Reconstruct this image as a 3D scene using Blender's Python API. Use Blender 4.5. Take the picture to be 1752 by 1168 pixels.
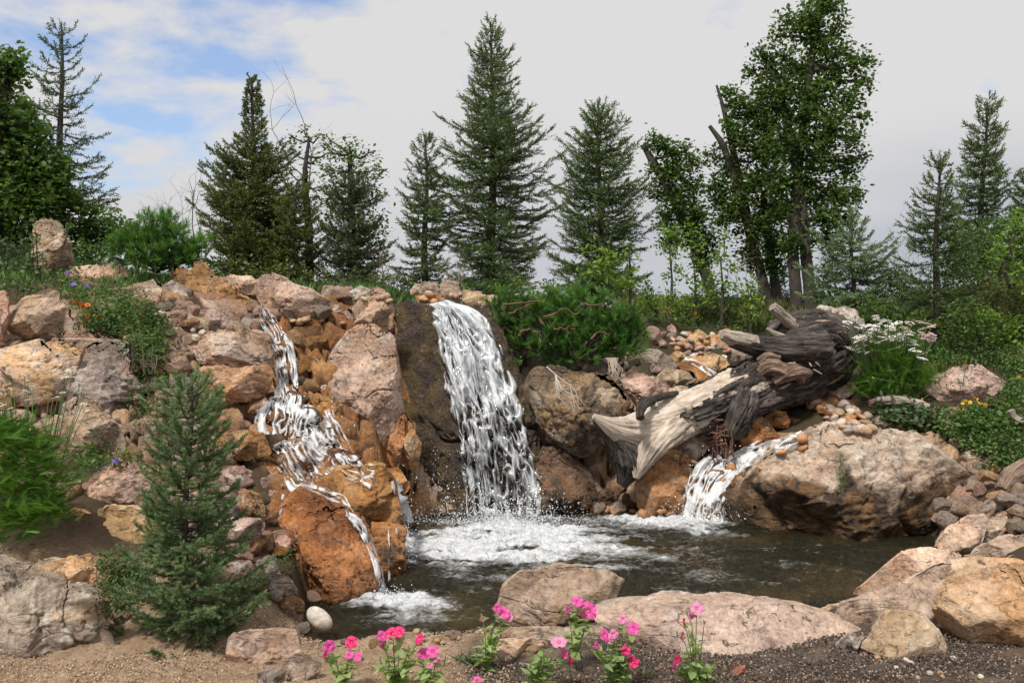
import bpy, bmesh, math, random
import numpy as np
from mathutils import Vector, Matrix, Euler
from mathutils.bvhtree import BVHTree
R = math.radians
random.seed(7)
rng = np.random.default_rng(11)
for o in list(bpy.data.objects): bpy.data.objects.remove(o)
sc = bpy.context.scene
C = sc.collection

# ------------------------------------------------------------------ camera
F = 1650.0; H0 = 1.7; CX = 876.0; CY = 560.0      # focal length in photo pixels, eye height, principal column, horizon row
cam = bpy.data.cameras.new('camera'); camo = bpy.data.objects.new('camera', cam); C.objects.link(camo)
cam.sensor_width = 36; cam.lens = F/1752*36
cam.shift_y = -24/1752
camo.location = (0, 0, H0); camo.rotation_euler = (R(90), 0, 0)
cam.clip_start = .1; cam.clip_end = 20000
sc.camera = camo
# ------------------------------------------------------------------ sky and sun
SUN_EL, SUN_AZ = 56, 205        # degrees; azimuth clockwise from +Y (behind the viewer, a little to the left)
w = bpy.data.worlds.new('World'); sc.world = w; w.use_nodes = True
nt = w.node_tree; nt.nodes.clear()
def N(t, typ, **kw):
    n = t.nodes.new(typ)
    for k, v in kw.items():
        if k.startswith('i_'):
            n.inputs[int(k[2:])].default_value = v
        else: setattr(n, k, v)
    return n
def L(t, a, b): t.links.new(a, b)
def ramp(t, src, stops, interp='LINEAR'):
    n = t.nodes.new('ShaderNodeValToRGB'); n.color_ramp.interpolation = interp
    e = n.color_ramp.elements
    while len(e) < len(stops): e.new(.5)
    for i, (p, c) in enumerate(stops):
        e[i].position = p
        if not hasattr(c, '__len__'): c = (c, c, c)
        e[i].color = (c[0], c[1], c[2], 1)
    if src is not None: L(t, src, n.inputs[0])
    return n
def mth(t, op, a, b=None, clamp=False):
    n = t.nodes.new('ShaderNodeMath'); n.operation = op; n.use_clamp = clamp
    for i, v in enumerate((a, b)):
        if v is None: continue
        if isinstance(v, (int, float)): n.inputs[i].default_value = v
        else: L(t, v, n.inputs[i])
    return n.outputs[0]
def mix(t, fac, a, b, mode='MIX'):
    n = t.nodes.new('ShaderNodeMix'); n.data_type = 'RGBA'; n.blend_type = mode; n.clamp_factor = True
    for s, v in ((n.inputs[0], fac), (n.inputs[6], a), (n.inputs[7], b)):
        if isinstance(v, (int, float)): s.default_value = v
        elif isinstance(v, (tuple, list)): s.default_value = (v[0], v[1], v[2], 1)
        else: L(t, v, s)
    return n.outputs[2]
def noise(t, vec, scale, detail=6, rough=.6, dist=0., ntype='FBM'):
    n = t.nodes.new('ShaderNodeTexNoise'); n.inputs['Scale'].default_value = scale
    n.inputs['Detail'].default_value = detail; n.inputs['Roughness'].default_value = rough
    n.inputs['Distortion'].default_value = dist
    if vec is not None: L(t, vec, n.inputs['Vector'])
    return n.outputs['Fac']
tc = N(nt, 'ShaderNodeTexCoord')
sky = N(nt, 'ShaderNodeTexSky', sky_type='NISHITA', sun_disc=False)
sky.sun_elevation = R(SUN_EL); sky.sun_rotation = R(SUN_AZ); sky.air_density = 1.2; sky.dust_density = .6; sky.ozone_density = 2.0
sep = N(nt, 'ShaderNodeSeparateXYZ'); L(nt, tc.outputs['Generated'], sep.inputs[0])
zc = mth(nt, 'MAXIMUM', sep.outputs[2], 0.0)
zz = mth(nt, 'ADD', zc, 0.22)
comb = N(nt, 'ShaderNodeCombineXYZ')
L(nt, mth(nt, 'DIVIDE', sep.outputs[0], zz), comb.inputs[0]); L(nt, mth(nt, 'DIVIDE', sep.outputs[1], zz), comb.inputs[1])
cn = noise(nt, comb.outputs[0], 4.2, 9, .56, .12)
cn2 = noise(nt, comb.outputs[0], .9, 3, .5, .2)
dotn = N(nt, 'ShaderNodeVectorMath', operation='DOT_PRODUCT'); L(nt, tc.outputs['Generated'], dotn.inputs[0])
_g = Vector((260-CX, F, CY+10)).normalized(); dotn.inputs[1].default_value = _g
gap = N(nt, 'ShaderNodeMapRange', interpolation_type='SMOOTHSTEP', clamp=True); L(nt, dotn.outputs['Value'], gap.inputs[0])
gap.inputs[1].default_value = .965; gap.inputs[2].default_value = .999
thr = mth(nt, 'MULTIPLY', gap.outputs[0], .262)
cov = mth(nt, 'SUBTRACT', mth(nt, 'ADD', mth(nt, 'MULTIPLY', cn, 1.0), .37), thr)
covr = ramp(nt, cov, [(.50, .18), (.72, 1)]); 
greyf = N(nt, 'ShaderNodeMapRange', clamp=True, interpolation_type='SMOOTHSTEP'); L(nt, mth(nt, 'ADD', sep.outputs[2], mth(nt, 'MULTIPLY', cn2, -.28)), greyf.inputs[0])
greyf.inputs[1].default_value = .10; greyf.inputs[2].default_value = -.12
xf = N(nt, 'ShaderNodeMapRange', clamp=True); L(nt, sep.outputs[0], xf.inputs[0]); xf.inputs[1].default_value = -.3; xf.inputs[2].default_value = .45
xf.inputs[3].default_value = .25
gm = mth(nt, 'MULTIPLY', greyf.outputs[0], xf.outputs[0])
cl = mix(nt, gm, (6.4, 6.3, 6.3), (3.7, 4.0, 4.6))
cl = mix(nt, mth(nt, 'MULTIPLY', cn, .14), cl, (5.0, 5.2, 5.5))
skb = mix(nt, 1.0, sky.outputs[0], (1.0, 1.13, 1.38), 'MULTIPLY')
skc = mix(nt, covr.outputs[0], skb, cl)
bg = N(nt, 'ShaderNodeBackground'); bg.inputs[1].default_value = .10; L(nt, skc, bg.inputs[0])
wo = N(nt, 'ShaderNodeOutputWorld'); L(nt, bg.outputs[0], wo.inputs[0])
sl = bpy.data.lights.new('sun', 'SUN'); sl.energy = 3.5; sl.angle = R(7); sl.color = (1, .96, .9)
so = bpy.data.objects.new('sun', sl); C.objects.link(so)
_az, _el = R(SUN_AZ), R(SUN_EL)
_d = Vector((math.sin(_az)*math.cos(_el), math.cos(_az)*math.cos(_el), math.sin(_el)))
so.rotation_euler = _d.to_track_quat('Z', 'Y').to_euler()
sc.view_settings.view_transform = 'Standard'; sc.view_settings.look = 'None'
sc.view_settings.exposure = 0.22; sc.view_settings.gamma = 1; sc.view_settings.use_curve_mapping = False
sc.render.engine = 'CYCLES'
sc.cycles.transparent_max_bounces = 24
sc.cycles.max_bounces = 6

# ------------------------------------------------------------------ helpers
def W(px, py, D): return np.array([(px-CX)/F*D, D, H0+(CY-py)/F*D])
def tag(o, label=None, cat=None, group=None, kind=None):
    if label: o['label'] = label
    if cat: o['category'] = cat
    if group: o['group'] = group
    if kind: o['kind'] = kind
    return o
def mkmesh(name, V, Fc, smooth=True):
    V = np.ascontiguousarray(V, dtype=np.float32); Fc = np.ascontiguousarray(Fc, dtype=np.int32)
    me = bpy.data.meshes.new(name); k = Fc.shape[1]
    me.vertices.add(len(V)); me.vertices.foreach_set('co', V.ravel())
    me.loops.add(Fc.size); me.loops.foreach_set('vertex_index', Fc.ravel())
    me.polygons.add(len(Fc)); me.polygons.foreach_set('loop_start', np.arange(0, Fc.size, k, dtype=np.int32))
    me.update(calc_edges=True)
    me.polygons.foreach_set('use_smooth', np.full(len(Fc), smooth))
    return me
def obj(name, V, Fc, mat, parent=None, loc=None, smooth=True, attrs=None):
    """one mesh object; V in world coordinates, loc = origin (defaults to the parent's)"""
    V = np.asarray(V, dtype=np.float64).reshape(-1, 3)
    base = np.array(parent['_o'] if parent is not None else (loc if loc is not None else (0, 0, 0)), dtype=float)
    me = mkmesh(name, V-base, Fc, smooth)
    if attrs:
        for k, v in attrs.items():
            a = me.attributes.new(k, 'FLOAT', 'POINT'); a.data.foreach_set('value', np.asarray(v, dtype=np.float32))
    me.materials.append(mat)
    o = bpy.data.objects.new(name, me); C.objects.link(o)
    if parent is not None: o.parent = parent
    else: o.location = base
    return o
def empty(name, loc, label, cat, group=None):
    o = bpy.data.objects.new(name, None); C.objects.link(o); o.location = loc; o['_o'] = [float(v) for v in loc]
    o.empty_display_size = .1
    return tag(o, label, cat, group)
# ---- vector noise
_pm = np.tile(rng.permutation(256), 2); _gr = rng.normal(size=(256, 3)); _gr /= np.linalg.norm(_gr, axis=1)[:, None]
def pn(P):
    P = np.asarray(P, dtype=np.float64); i = np.floor(P).astype(np.int64); f = P-i; i &= 255
    u = f*f*f*(f*(f*6-15)+10); out = np.zeros(len(P)); 
    for dx in (0, 1):
        wx = u[:, 0] if dx else 1-u[:, 0]; a = _pm[(i[:, 0]+dx) & 255]
        for dy in (0, 1):
            wy = wx*(u[:, 1] if dy else 1-u[:, 1]); b = _pm[(a+i[:, 1]+dy) & 255]
            for dz in (0, 1):
                h = _pm[(b+i[:, 2]+dz) & 255]; g = _gr[h]
                out += wy*(u[:, 2] if dz else 1-u[:, 2])*(g[:, 0]*(f[:, 0]-dx)+g[:, 1]*(f[:, 1]-dy)+g[:, 2]*(f[:, 2]-dz))
    return out*1.6
def fbm(P, o=4, g=.5):
    P = np.asarray(P, dtype=float); s = 0; a = 1.
    for k in range(o): s = s+a*pn(P*2.03**k+k*17.3); a *= g
    return s
def ridge(P, o=4, g=.5):
    P = np.asarray(P, dtype=float); s = 0; a = 1.
    for k in range(o): s = s+a*(1-2*np.abs(pn(P*2.1**k+k*9.7))); a *= g
    return s
def sstep(a, b, x):
    t = np.clip((x-a)/(b-a), 0, 1); return t*t*(3-2*t)
def gridfaces(nu, nv):
    i = np.arange(nu-1)[:, None]*nv+np.arange(nv-1)[None, :]; i = i.ravel()
    return np.stack([i, i+nv, i+nv+1, i+1], 1)
_ico = {}
def ico(l):
    if l not in _ico:
        bm = bmesh.new(); bmesh.ops.create_icosphere(bm, subdivisions=l, radius=1)
        V = np.array([v.co[:] for v in bm.verts]); Fc = np.array([[v.index for v in f.verts] for f in bm.faces]); bm.free()
        _ico[l] = (V/np.linalg.norm(V, axis=1)[:, None], Fc)
    return _ico[l]
def tube(pts, rad, sides=6, cap=True):
    """swept tube with parallel frames; returns V, quads"""
    P = np.asarray(pts, float); n = len(P); rad = np.broadcast_to(np.asarray(rad, float), (n,))
    T = np.gradient(P, axis=0); T /= np.linalg.norm(T, axis=1)[:, None]+1e-9
    ref = np.array([0, 0, 1.]) if abs(T[0, 2]) < .8 else np.array([1., 0, 0])
    V = []
    x = np.cross(T[0], ref); x /= np.linalg.norm(x)
    a = np.arange(sides)/sides*2*np.pi
    for i in range(n):
        x = x-T[i]*np.dot(x, T[i]); x /= np.linalg.norm(x)+1e-9; y = np.cross(T[i], x)
        V.append(P[i]+rad[i]*(np.cos(a)[:, None]*x+np.sin(a)[:, None]*y))
    V = np.concatenate(V)
    i, j = np.meshgrid(np.arange(n-1), np.arange(sides), indexing='ij'); i = i.ravel(); j = j.ravel(); j2 = (j+1) % sides
    Fc = np.stack([i*sides+j, i*sides+j2, (i+1)*sides+j2, (i+1)*sides+j], 1)
    return V, Fc
class Acc:
    """collects pieces into one mesh"""
    def __init__(s): s.V = []; s.F = []; s.t = []; s.n = 0
    def add(s, V, Fc, t=0.):
        V = np.asarray(V); s.V.append(V); s.F.append(np.asarray(Fc)+s.n); s.n += len(V)
        s.t.append(np.broadcast_to(np.asarray(t, float), (len(V),)))
    def get(s): return np.concatenate(s.V), np.concatenate(s.F), np.concatenate(s.t)
    def build(s, name, mat, parent=None, smooth=True, loc=None):
        V, Fc, t = s.get(); return obj(name, V, Fc, mat, parent, loc, smooth, {'tint': t})
def frames(D, up=(0, 0, 1), roll=None):
    D = D/(np.linalg.norm(D, axis=1)[:, None]+1e-9); U = np.broadcast_to(np.asarray(up, float), D.shape)
    S = np.cross(D, U); bad = np.linalg.norm(S, axis=1) < 1e-3; S[bad] = (1, 0, 0)
    S /= np.linalg.norm(S, axis=1)[:, None]; U = np.cross(S, D)
    if roll is not None:
        c, s_ = np.cos(roll)[:, None], np.sin(roll)[:, None]; S, U = c*S+s_*U, -s_*S+c*U
    return D, S, U
def inst(tV, tF, O, D, scale, up=(0, 0, 1), roll=None):
    """copies of a template (x forward, y side, z up) at points O along directions D"""
    X, Y, Z = frames(np.asarray(D, float), up, roll); sc_ = np.broadcast_to(np.asarray(scale, float), (len(O),))
    t = tV[None, :, :]*sc_[:, None, None]
    V = O[:, None, :]+t[:, :, 0:1]*X[:, None, :]+t[:, :, 1:2]*Y[:, None, :]+t[:, :, 2:3]*Z[:, None, :]
    n, k = len(O), len(tV)
    Fc = tF[None]+(np.arange(n)*k)[:, None, None]
    return V.reshape(-1, 3), Fc.reshape(-1, tF.shape[1])

# ------------------------------------------------------------------ materials
def newmat(name):
    m = bpy.data.materials.new(name); m.use_nodes = True; t = m.node_tree
    b = t.nodes['Principled BSDF']; return m, t, b
def rockmat(name, A, B, Cc, patch=.5, dark=(.035, .028, .022), darkamt=.35, lichen=.25, rough=.85, crack=.5, strat=.5, bump=1., grime=0., wetz=None, spec=.35, scale=1.):
    m, t, b = newmat(name)
    co = N(t, 'ShaderNodeTexCoord'); oi = N(t, 'ShaderNodeObjectInfo')
    off = N(t, 'ShaderNodeVectorMath', operation='SCALE'); cv = N(t, 'ShaderNodeCombineXYZ')
    for i in range(3): L(t, mth(t, 'MULTIPLY', oi.outputs['Random'], (37.1, 91.7, 53.3)[i]), cv.inputs[i])
    ad = N(t, 'ShaderNodeVectorMath', operation='ADD'); L(t, co.outputs['Object'], ad.inputs[0]); L(t, cv.outputs[0], ad.inputs[1])
    v = ad.outputs[0]
    n1 = noise(t, v, 2.6*scale, 9, .62, .6); n2 = noise(t, v, 6.5*scale, 10, .68, .8); n3 = noise(t, v, 55, 6, .75); n4 = noise(t, v, 1.3*scale, 5, .6, 1.2)
    mp = N(t, 'ShaderNodeMapping'); L(t, v, mp.inputs[0]); mp.inputs['Rotation'].default_value = (.5, .45, .3); mp.inputs['Scale'].default_value = (1.3, 1.3, 4.5)
    ns = noise(t, mp.outputs[0], 2.2*scale, 8, .65, .5)
    c = mix(t, ramp(t, n1, [(.38, 0), (.62, 1)]).outputs[0], A, B)
    c = mix(t, mth(t, 'MULTIPLY', ramp(t, n4, [(.49, 0), (.54, 1)]).outputs[0], patch), c, Cc)
    c = mix(t, mth(t, 'MULTIPLY', ramp(t, ns, [(.40, 1), (.58, 0)]).outputs[0], strat*.55), c, tuple(x*.45 for x in B))
    # pale lichen / mineral flecks and dark stains
    lf = ramp(t, n2, [(.54, 0), (.61, 1)]).outputs[0]
    c = mix(t, mth(t, 'MULTIPLY', lf, lichen), c, (.58, .55, .48))
    nd = noise(t, v, 3.7*scale, 11, .72, 1.0)
    df = ramp(t, nd, [(.39, 1), (.46, 0)]).outputs[0]
    c = mix(t, mth(t, 'MULTIPLY', df, min(.95, darkamt*1.25+.08)), c, dark)
    sp = ramp(t, n3, [(.34, .78), (.5, 1.), (.68, 1.18)]).outputs[0]
    c = mix(t, 1., c, sp, 'MULTIPLY')
    n6 = noise(t, v, 15*scale, 9, .72, 1.2)
    mp7 = N(t, 'ShaderNodeMapping'); L(t, v, mp7.inputs[0]); mp7.inputs['Rotation'].default_value = (.5, .45, .3); mp7.inputs['Scale'].default_value = (1, 1, 2.2)
    n7 = noise(t, mp7.outputs[0], 13*scale, 8, .74, .6); chip = ramp(t, n7, [(.355, 1), (.395, 0)]).outputs[0]
    c = mix(t, mth(t, 'MULTIPLY', chip, .72), c, (.045, .03, .022))
    hi = ramp(t, n7, [(.60, 0), (.66, 1)]).outputs[0]; c = mix(t, mth(t, 'MULTIPLY', hi, .38), c, (.68, .60, .50))
    c = mix(t, 1., c, ramp(t, n6, [(.32, .36), (.43, .88), (.55, 1.14), (.70, 1.5)]).outputs[0], 'MULTIPLY')
    # cracks
    wv = N(t, 'ShaderNodeTexNoise'); wv.inputs['Scale'].default_value = 3; wv.inputs['Detail'].default_value = 5; L(t, v, wv.inputs['Vector'])
    wa = N(t, 'ShaderNodeVectorMath', operation='SCALE'); L(t, wv.outputs['Color'], wa.inputs[0]); wa.inputs['Scale'].default_value = .55
    wb = N(t, 'ShaderNodeVectorMath', operation='ADD'); L(t, mp.outputs[0], wb.inputs[0]); L(t, wa.outputs[0], wb.inputs[1])
    vo = N(t, 'ShaderNodeTexVoronoi', feature='DISTANCE_TO_EDGE'); vo.inputs['Scale'].default_value = 1.15*scale; L(t, wb.outputs[0], vo.inputs['Vector'])
    ck = ramp(t, vo.outputs['Distance'], [(.0, 1), (.016, 0)]).outputs[0]
    ck = mth(t, 'MULTIPLY', ck, ramp(t, n1, [(.52, 0), (.64, 1)]).outputs[0])
    c = mix(t, mth(t, 'MULTIPLY', ck, crack), c, (.03, .022, .017))
    hsv = N(t, 'ShaderNodeHueSaturation'); L(t, c, hsv.inputs['Color'])
    L(t, mth(t, 'ADD', mth(t, 'MULTIPLY', oi.outputs['Random'], .30), 1.0), hsv.inputs['Value'])
    L(t, mth(t, 'ADD', mth(t, 'MULTIPLY', oi.outputs['Random'], -.02), .51), hsv.inputs['Hue'])
    c = hsv.outputs[0]
    rg = rough
    if wetz is not None:
        ge = N(t, 'ShaderNodeNewGeometry'); sx = N(t, 'ShaderNodeSeparateXYZ'); L(t, ge.outputs['Position'], sx.inputs[0])
        wn = mth(t, 'ADD', sx.outputs[2], mth(t, 'MULTIPLY', mth(t, 'SUBTRACT', n1, .5), -1.1))
        mr = N(t, 'ShaderNodeMapRange', clamp=True); L(t, wn, mr.inputs[0]); mr.inputs[1].default_value = wetz+.05; mr.inputs[2].default_value = wetz-.12
        c = mix(t, mth(t, 'MULTIPLY', mr.outputs[0], .96), c, mix(t, ramp(t, n2, [(.42, 0), (.6, 1)]).outputs[0], (.018, .013, .009), (.19, .10, .04)))
        L(t, mth(t, 'SUBTRACT', rough, mth(t, 'MULTIPLY', mr.outputs[0], rough-.28)), b.inputs['Roughness'])
    else: b.inputs['Roughness'].default_value = rough
    L(t, c, b.inputs['Base Color']); b.inputs['Specular IOR Level'].default_value = spec
    h = mth(t, 'ADD', mth(t, 'ADD', mth(t, 'MULTIPLY', n2, 1.0), mth(t, 'MULTIPLY', n6, .75)), mth(t, 'MULTIPLY', n3, .2))
    h = mth(t, 'SUBTRACT', h, mth(t, 'MULTIPLY', chip, .35)); h = mth(t, 'ADD', h, mth(t, 'MULTIPLY', ns, strat*1.6)); h = mth(t, 'SUBTRACT', h, mth(t, 'MULTIPLY', ck, 1.2*crack))
    bp = N(t, 'ShaderNodeBump'); bp.inputs['Strength'].default_value = min(1, .9*bump); bp.inputs['Distance'].default_value = .042*bump; L(t, h, bp.inputs['Height']); L(t, bp.outputs[0], b.inputs['Normal'])
    return m
M = {}
M['tan'] = rockmat('tan_sandstone', (.52, .36, .24), (.34, .22, .14), (.50, .42, .34), strat=.7)
M['pinktan'] = rockmat('pinkish_sandstone', (.56, .39, .29), (.40, .27, .205), (.50, .27, .13), patch=.4, darkamt=.3, lichen=.35)
M['cream'] = rockmat('cream_sandstone', (.66, .50, .36), (.54, .37, .25), (.48, .27, .14), patch=.45, darkamt=.12, lichen=.3, crack=.35)
M['pinkslab'] = rockmat('pink_slab_stone', (.60, .44, .35), (.48, .33, .27), (.52, .34, .22), patch=.3, darkamt=.35, lichen=.3)
M['lichen'] = rockmat('grey_lichened_stone', (.44, .36, .28), (.30, .24, .19), (.50, .36, .22), patch=.6, darkamt=.75, lichen=.7)
M['grey'] = rockmat('grey_weathered_stone', (.40, .32, .27), (.28, .22, .185), (.42, .26, .15), patch=.45, darkamt=.55, lichen=.5, strat=.9)
M['palegold'] = rockmat('pale_golden_lichened_stone', (.60, .47, .34), (.48, .36, .25), (.58, .37, .17), patch=.8, darkamt=.6, lichen=.6)
M['orange'] = rockmat('ochre_stone', (.50, .26, .11), (.34, .16, .07), (.48, .34, .22), patch=.5, darkamt=.5, lichen=.3, strat=.6)
M['paleorange'] = rockmat('pale_ochre_stone', (.62, .38, .20), (.52, .29, .13), (.60, .46, .32), patch=.5, darkamt=.15, lichen=.2)
M['redpink'] = rockmat('reddish_pink_stone', (.44, .255, .19), (.32, .19, .145), (.48, .38, .31), patch=.7, darkamt=.4, lichen=.5)
M['wetorange'] = rockmat('wet_rusty_stone', (.42, .185, .05), (.24, .095, .03), (.52, .27, .10), patch=.55, darkamt=.55, lichen=.06, rough=.3, strat=.7, spec=.5)
M['wetbrown'] = rockmat('wet_brown_stone', (.17, .10, .055), (.075, .048, .03), (.24, .13, .05), patch=.5, darkamt=.6, lichen=.06, rough=.35, spec=.5, wetz=.3)
M['fallrock'] = rockmat('dark_mossy_fall_stone', (.085, .06, .04), (.05, .038, .028), (.12, .085, .03), patch=.7, darkamt=.6, lichen=.06, rough=.38, strat=.3, spec=.5, bump=1.5, scale=1.6)
M['cavebrown'] = rockmat('dark_banded_stone', (.23, .155, .105), (.10, .07, .05), (.34, .20, .10), patch=.5, darkamt=.6, lichen=.35, wetz=.2)
M['bigboulder'] = rockmat('tan_boulder_stone', (.55, .43, .33), (.44, .34, .26), (.48, .31, .20), patch=.5, darkamt=.42, lichen=.35, crack=.8, strat=.6, wetz=.50)
M['redpebble'] = rockmat('red_stone', (.45, .10, .07), (.30, .09, .06), (.40, .22, .16), patch=.3, darkamt=.1)
M['whitestone'] = rockmat('white_stone', (.50, .45, .37), (.40, .36, .30), (.62, .57, .48), patch=.3, darkamt=.05, lichen=.1, crack=0, strat=.1, bump=.4)
def pebmat(name, c):
    m, t, b = newmat(name); co = N(t, 'ShaderNodeTexCoord'); oi = N(t, 'ShaderNodeObjectInfo')
    n = noise(t, co.outputs['Object'], 9, 6, .65); n2 = noise(t, co.outputs['Object'], 2.5, 3, .5)
    cc = mix(t, ramp(t, n2, [(.4, 0), (.6, 1)]).outputs[0], c, tuple(x*.75 for x in c))
    cc = mix(t, 1., cc, ramp(t, n, [(.3, .7), (.7, 1.2)]).outputs[0], 'MULTIPLY')
    h = N(t, 'ShaderNodeHueSaturation'); L(t, cc, h.inputs['Color']); L(t, mth(t, 'ADD', mth(t, 'MULTIPLY', oi.outputs['Random'], .5), .7), h.inputs['Value'])
    L(t, h.outputs[0], b.inputs['Base Color']); b.inputs['Roughness'].default_value = .6
    bp = N(t, 'ShaderNodeBump'); bp.inputs['Strength'].default_value = .4; bp.inputs['Distance'].default_value = .01; L(t, n, bp.inputs['Height']); L(t, bp.outputs[0], b.inputs['Normal'])
    return m
PEB = [pebmat('tan_pebble', (.50, .33, .20)), pebmat('pink_pebble', (.47, .29, .22)), pebmat('orange_pebble', (.50, .24, .10)), pebmat('grey_pebble', (.38, .31, .27)), pebmat('cream_pebble', (.60, .50, .40))]
def folmat(name, dark, light, transl=.35, rough=.55, extra=None, sat=1.):
    m, t, b = newmat(name); a = N(t, 'ShaderNodeAttribute', attribute_name='tint'); oi = N(t, 'ShaderNodeObjectInfo')
    ge = N(t, 'ShaderNodeNewGeometry'); n = noise(t, ge.outputs['Position'], 2.2, 3, .6)
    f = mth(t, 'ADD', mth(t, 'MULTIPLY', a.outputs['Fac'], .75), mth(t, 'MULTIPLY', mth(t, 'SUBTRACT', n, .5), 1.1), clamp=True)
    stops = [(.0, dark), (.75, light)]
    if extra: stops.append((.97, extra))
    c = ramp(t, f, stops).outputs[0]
    L(t, c, b.inputs['Base Color']); b.inputs['Roughness'].default_value = rough; b.inputs['Specular IOR Level'].default_value = .35
    tr = N(t, 'ShaderNodeBsdfTranslucent'); L(t, mix(t, 1., c, (1.25, 1.3, .8), 'MULTIPLY'), tr.inputs[0])
    ms = N(t, 'ShaderNodeMixShader'); ms.inputs[0].default_value = transl; L(t, b.outputs[0], ms.inputs[1]); L(t, tr.outputs[0], ms.inputs[2])
    L(t, ms.outputs[0], t.nodes['Material Output'].inputs[0]); return m
M['needle'] = folmat('fir_needles', (.028, .058, .020), (.135, .195, .062), .32)
M['needle2'] = folmat('blue_green_needles', (.032, .062, .032), (.13, .19, .09), .28)
M['juniper'] = folmat('juniper_foliage', (.036, .056, .014), (.15, .18, .042), .3)
M['bluejuniper'] = folmat('grey_green_juniper', (.034, .056, .028), (.13, .17, .075), .3)
M['young'] = folmat('young_spruce_needles', (.045, .09, .035), (.20, .28, .13), .3)
M['mugo'] = folmat('mugo_pine_needles', (.03, .095, .015), (.16, .32, .06), .35)
M['oak'] = folmat('oak_leaves', (.035, .08, .018), (.15, .24, .055), .45)
M['lime'] = folmat('bright_sapling_leaves', (.10, .20, .03), (.24, .36, .06), .45)
M['ground'] = folmat('ground_cover_leaves', (.035, .085, .02), (.14, .23, .06), .3)
M['fern'] = folmat('feathery_yarrow_foliage', (.03, .10, .01), (.12, .25, .025), .35)
M['sage'] = folmat('grey_green_leaves', (.05, .085, .04), (.14, .19, .10), .3)
M['grass'] = folmat('meadow_grass', (.055, .08, .02), (.15, .17, .05), .35, extra=(.25, .20, .09))
M['petleaf'] = folmat('petunia_leaves', (.20, .29, .10), (.40, .50, .22), .45)
def simple(name, col, rough=.6, transl=0., var=.0, nscale=20):
    m, t, b = newmat(name); b.inputs['Roughness'].default_value = rough
    co = N(t, 'ShaderNodeTexCoord'); n = noise(t, co.outputs['Object'], nscale, 5, .6)
    c = mix(t, n, tuple(x*(1-var) for x in col), tuple(min(1, x*(1+var)) for x in col)); L(t, c, b.inputs['Base Color'])
    if transl:
        tr = N(t, 'ShaderNodeBsdfTranslucent'); L(t, c, tr.inputs[0]); ms = N(t, 'ShaderNodeMixShader'); ms.inputs[0].default_value = transl
        L(t, b.outputs[0], ms.inputs[1]); L(t, tr.outputs[0], ms.inputs[2]); L(t, ms.outputs[0], t.nodes['Material Output'].inputs[0])
    return m
M['petpink'] = simple('magenta_petals', (.84, .11, .42), .5, .35, .25, 30)
M['pethot'] = simple('hot_pink_petals', (.85, .03, .20), .5, .35, .25, 30)
M['petpale'] = simple('pale_pink_petals', (.85, .30, .52), .5, .35, .2, 30)
M['throat'] = simple('yellow_throat', (.75, .62, .25), .6, .2, .2)
M['wilt'] = simple('wilted_petals', (.55, .33, .35), .7, .2, .4, 60)
M['whitefl'] = simple('white_florets', (.82, .80, .74), .7, .2, .1)
M['pinkfl'] = simple('pale_pink_florets', (.66, .48, .47), .7, .2, .15)
M['orangefl'] = simple('orange_ray_petals', (.85, .22, .02), .6, .2, .2)
M['yellowfl'] = simple('yellow_petals', (.85, .50, .03), .6, .2, .2)
M['maroon'] = simple('maroon_centre', (.12, .02, .015), .8, 0, .3)
M['purple'] = simple('violet_petals', (.24, .14, .62), .6, .25, .2)
M['greenstem'] = simple('green_stem', (.13, .20, .06), .6, .1, .3)
M['drytwig'] = simple('dry_twig', (.30, .24, .19), .85, 0, .4, 30)
M['paletwig'] = simple('pale_dead_roots', (.45, .40, .34), .85, 0, .3, 40)
def barkmat(name, a, bb, sc_=(1, 1, 1), bump=1., vs=14.):
    m, t, b = newmat(name); co = N(t, 'ShaderNodeTexCoord'); mp = N(t, 'ShaderNodeMapping'); L(t, co.outputs['Object'], mp.inputs[0]); mp.inputs['Scale'].default_value = sc_
    n = noise(t, mp.outputs[0], vs, 8, .7, .8); n2 = noise(t, co.outputs['Object'], 3, 5, .6, .5)
    c = mix(t, ramp(t, n, [(.35, 0), (.62, 1)]).outputs[0], a, bb); c = mix(t, 1., c, ramp(t, n2, [(.3, .6), (.7, 1.2)]).outputs[0], 'MULTIPLY')
    L(t, c, b.inputs['Base Color']); b.inputs['Roughness'].default_value = .9
    bp = N(t, 'ShaderNodeBump'); bp.inputs['Strength'].default_value = .9; bp.inputs['Distance'].default_value = .02*bump; L(t, n, bp.inputs['Height']); L(t, bp.outputs[0], b.inputs['Normal'])
    return m
M['bark'] = barkmat('tree_bark', (.028, .022, .019), (.095, .075, .062), (3, 3, .8))
M['fallenbark'] = barkmat('dark_fallen_bark', (.022, .017, .015), (.135, .108, .092), (1, 1, 1), 1.6, 16)
M['deadwood'] = barkmat('bleached_wood', (.50, .42, .33), (.74, .66, .56), (1.2, 6, 9), .5, 3.5)
M['brokenwood'] = barkmat('torn_wood', (.16, .10, .07), (.48, .35, .26), (1, 6, 3), .8, 6)
M['redroot'] = barkmat('reddish_root_fibre', (.10, .045, .03), (.24, .12, .08), (4, 4, 1), .5)

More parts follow.
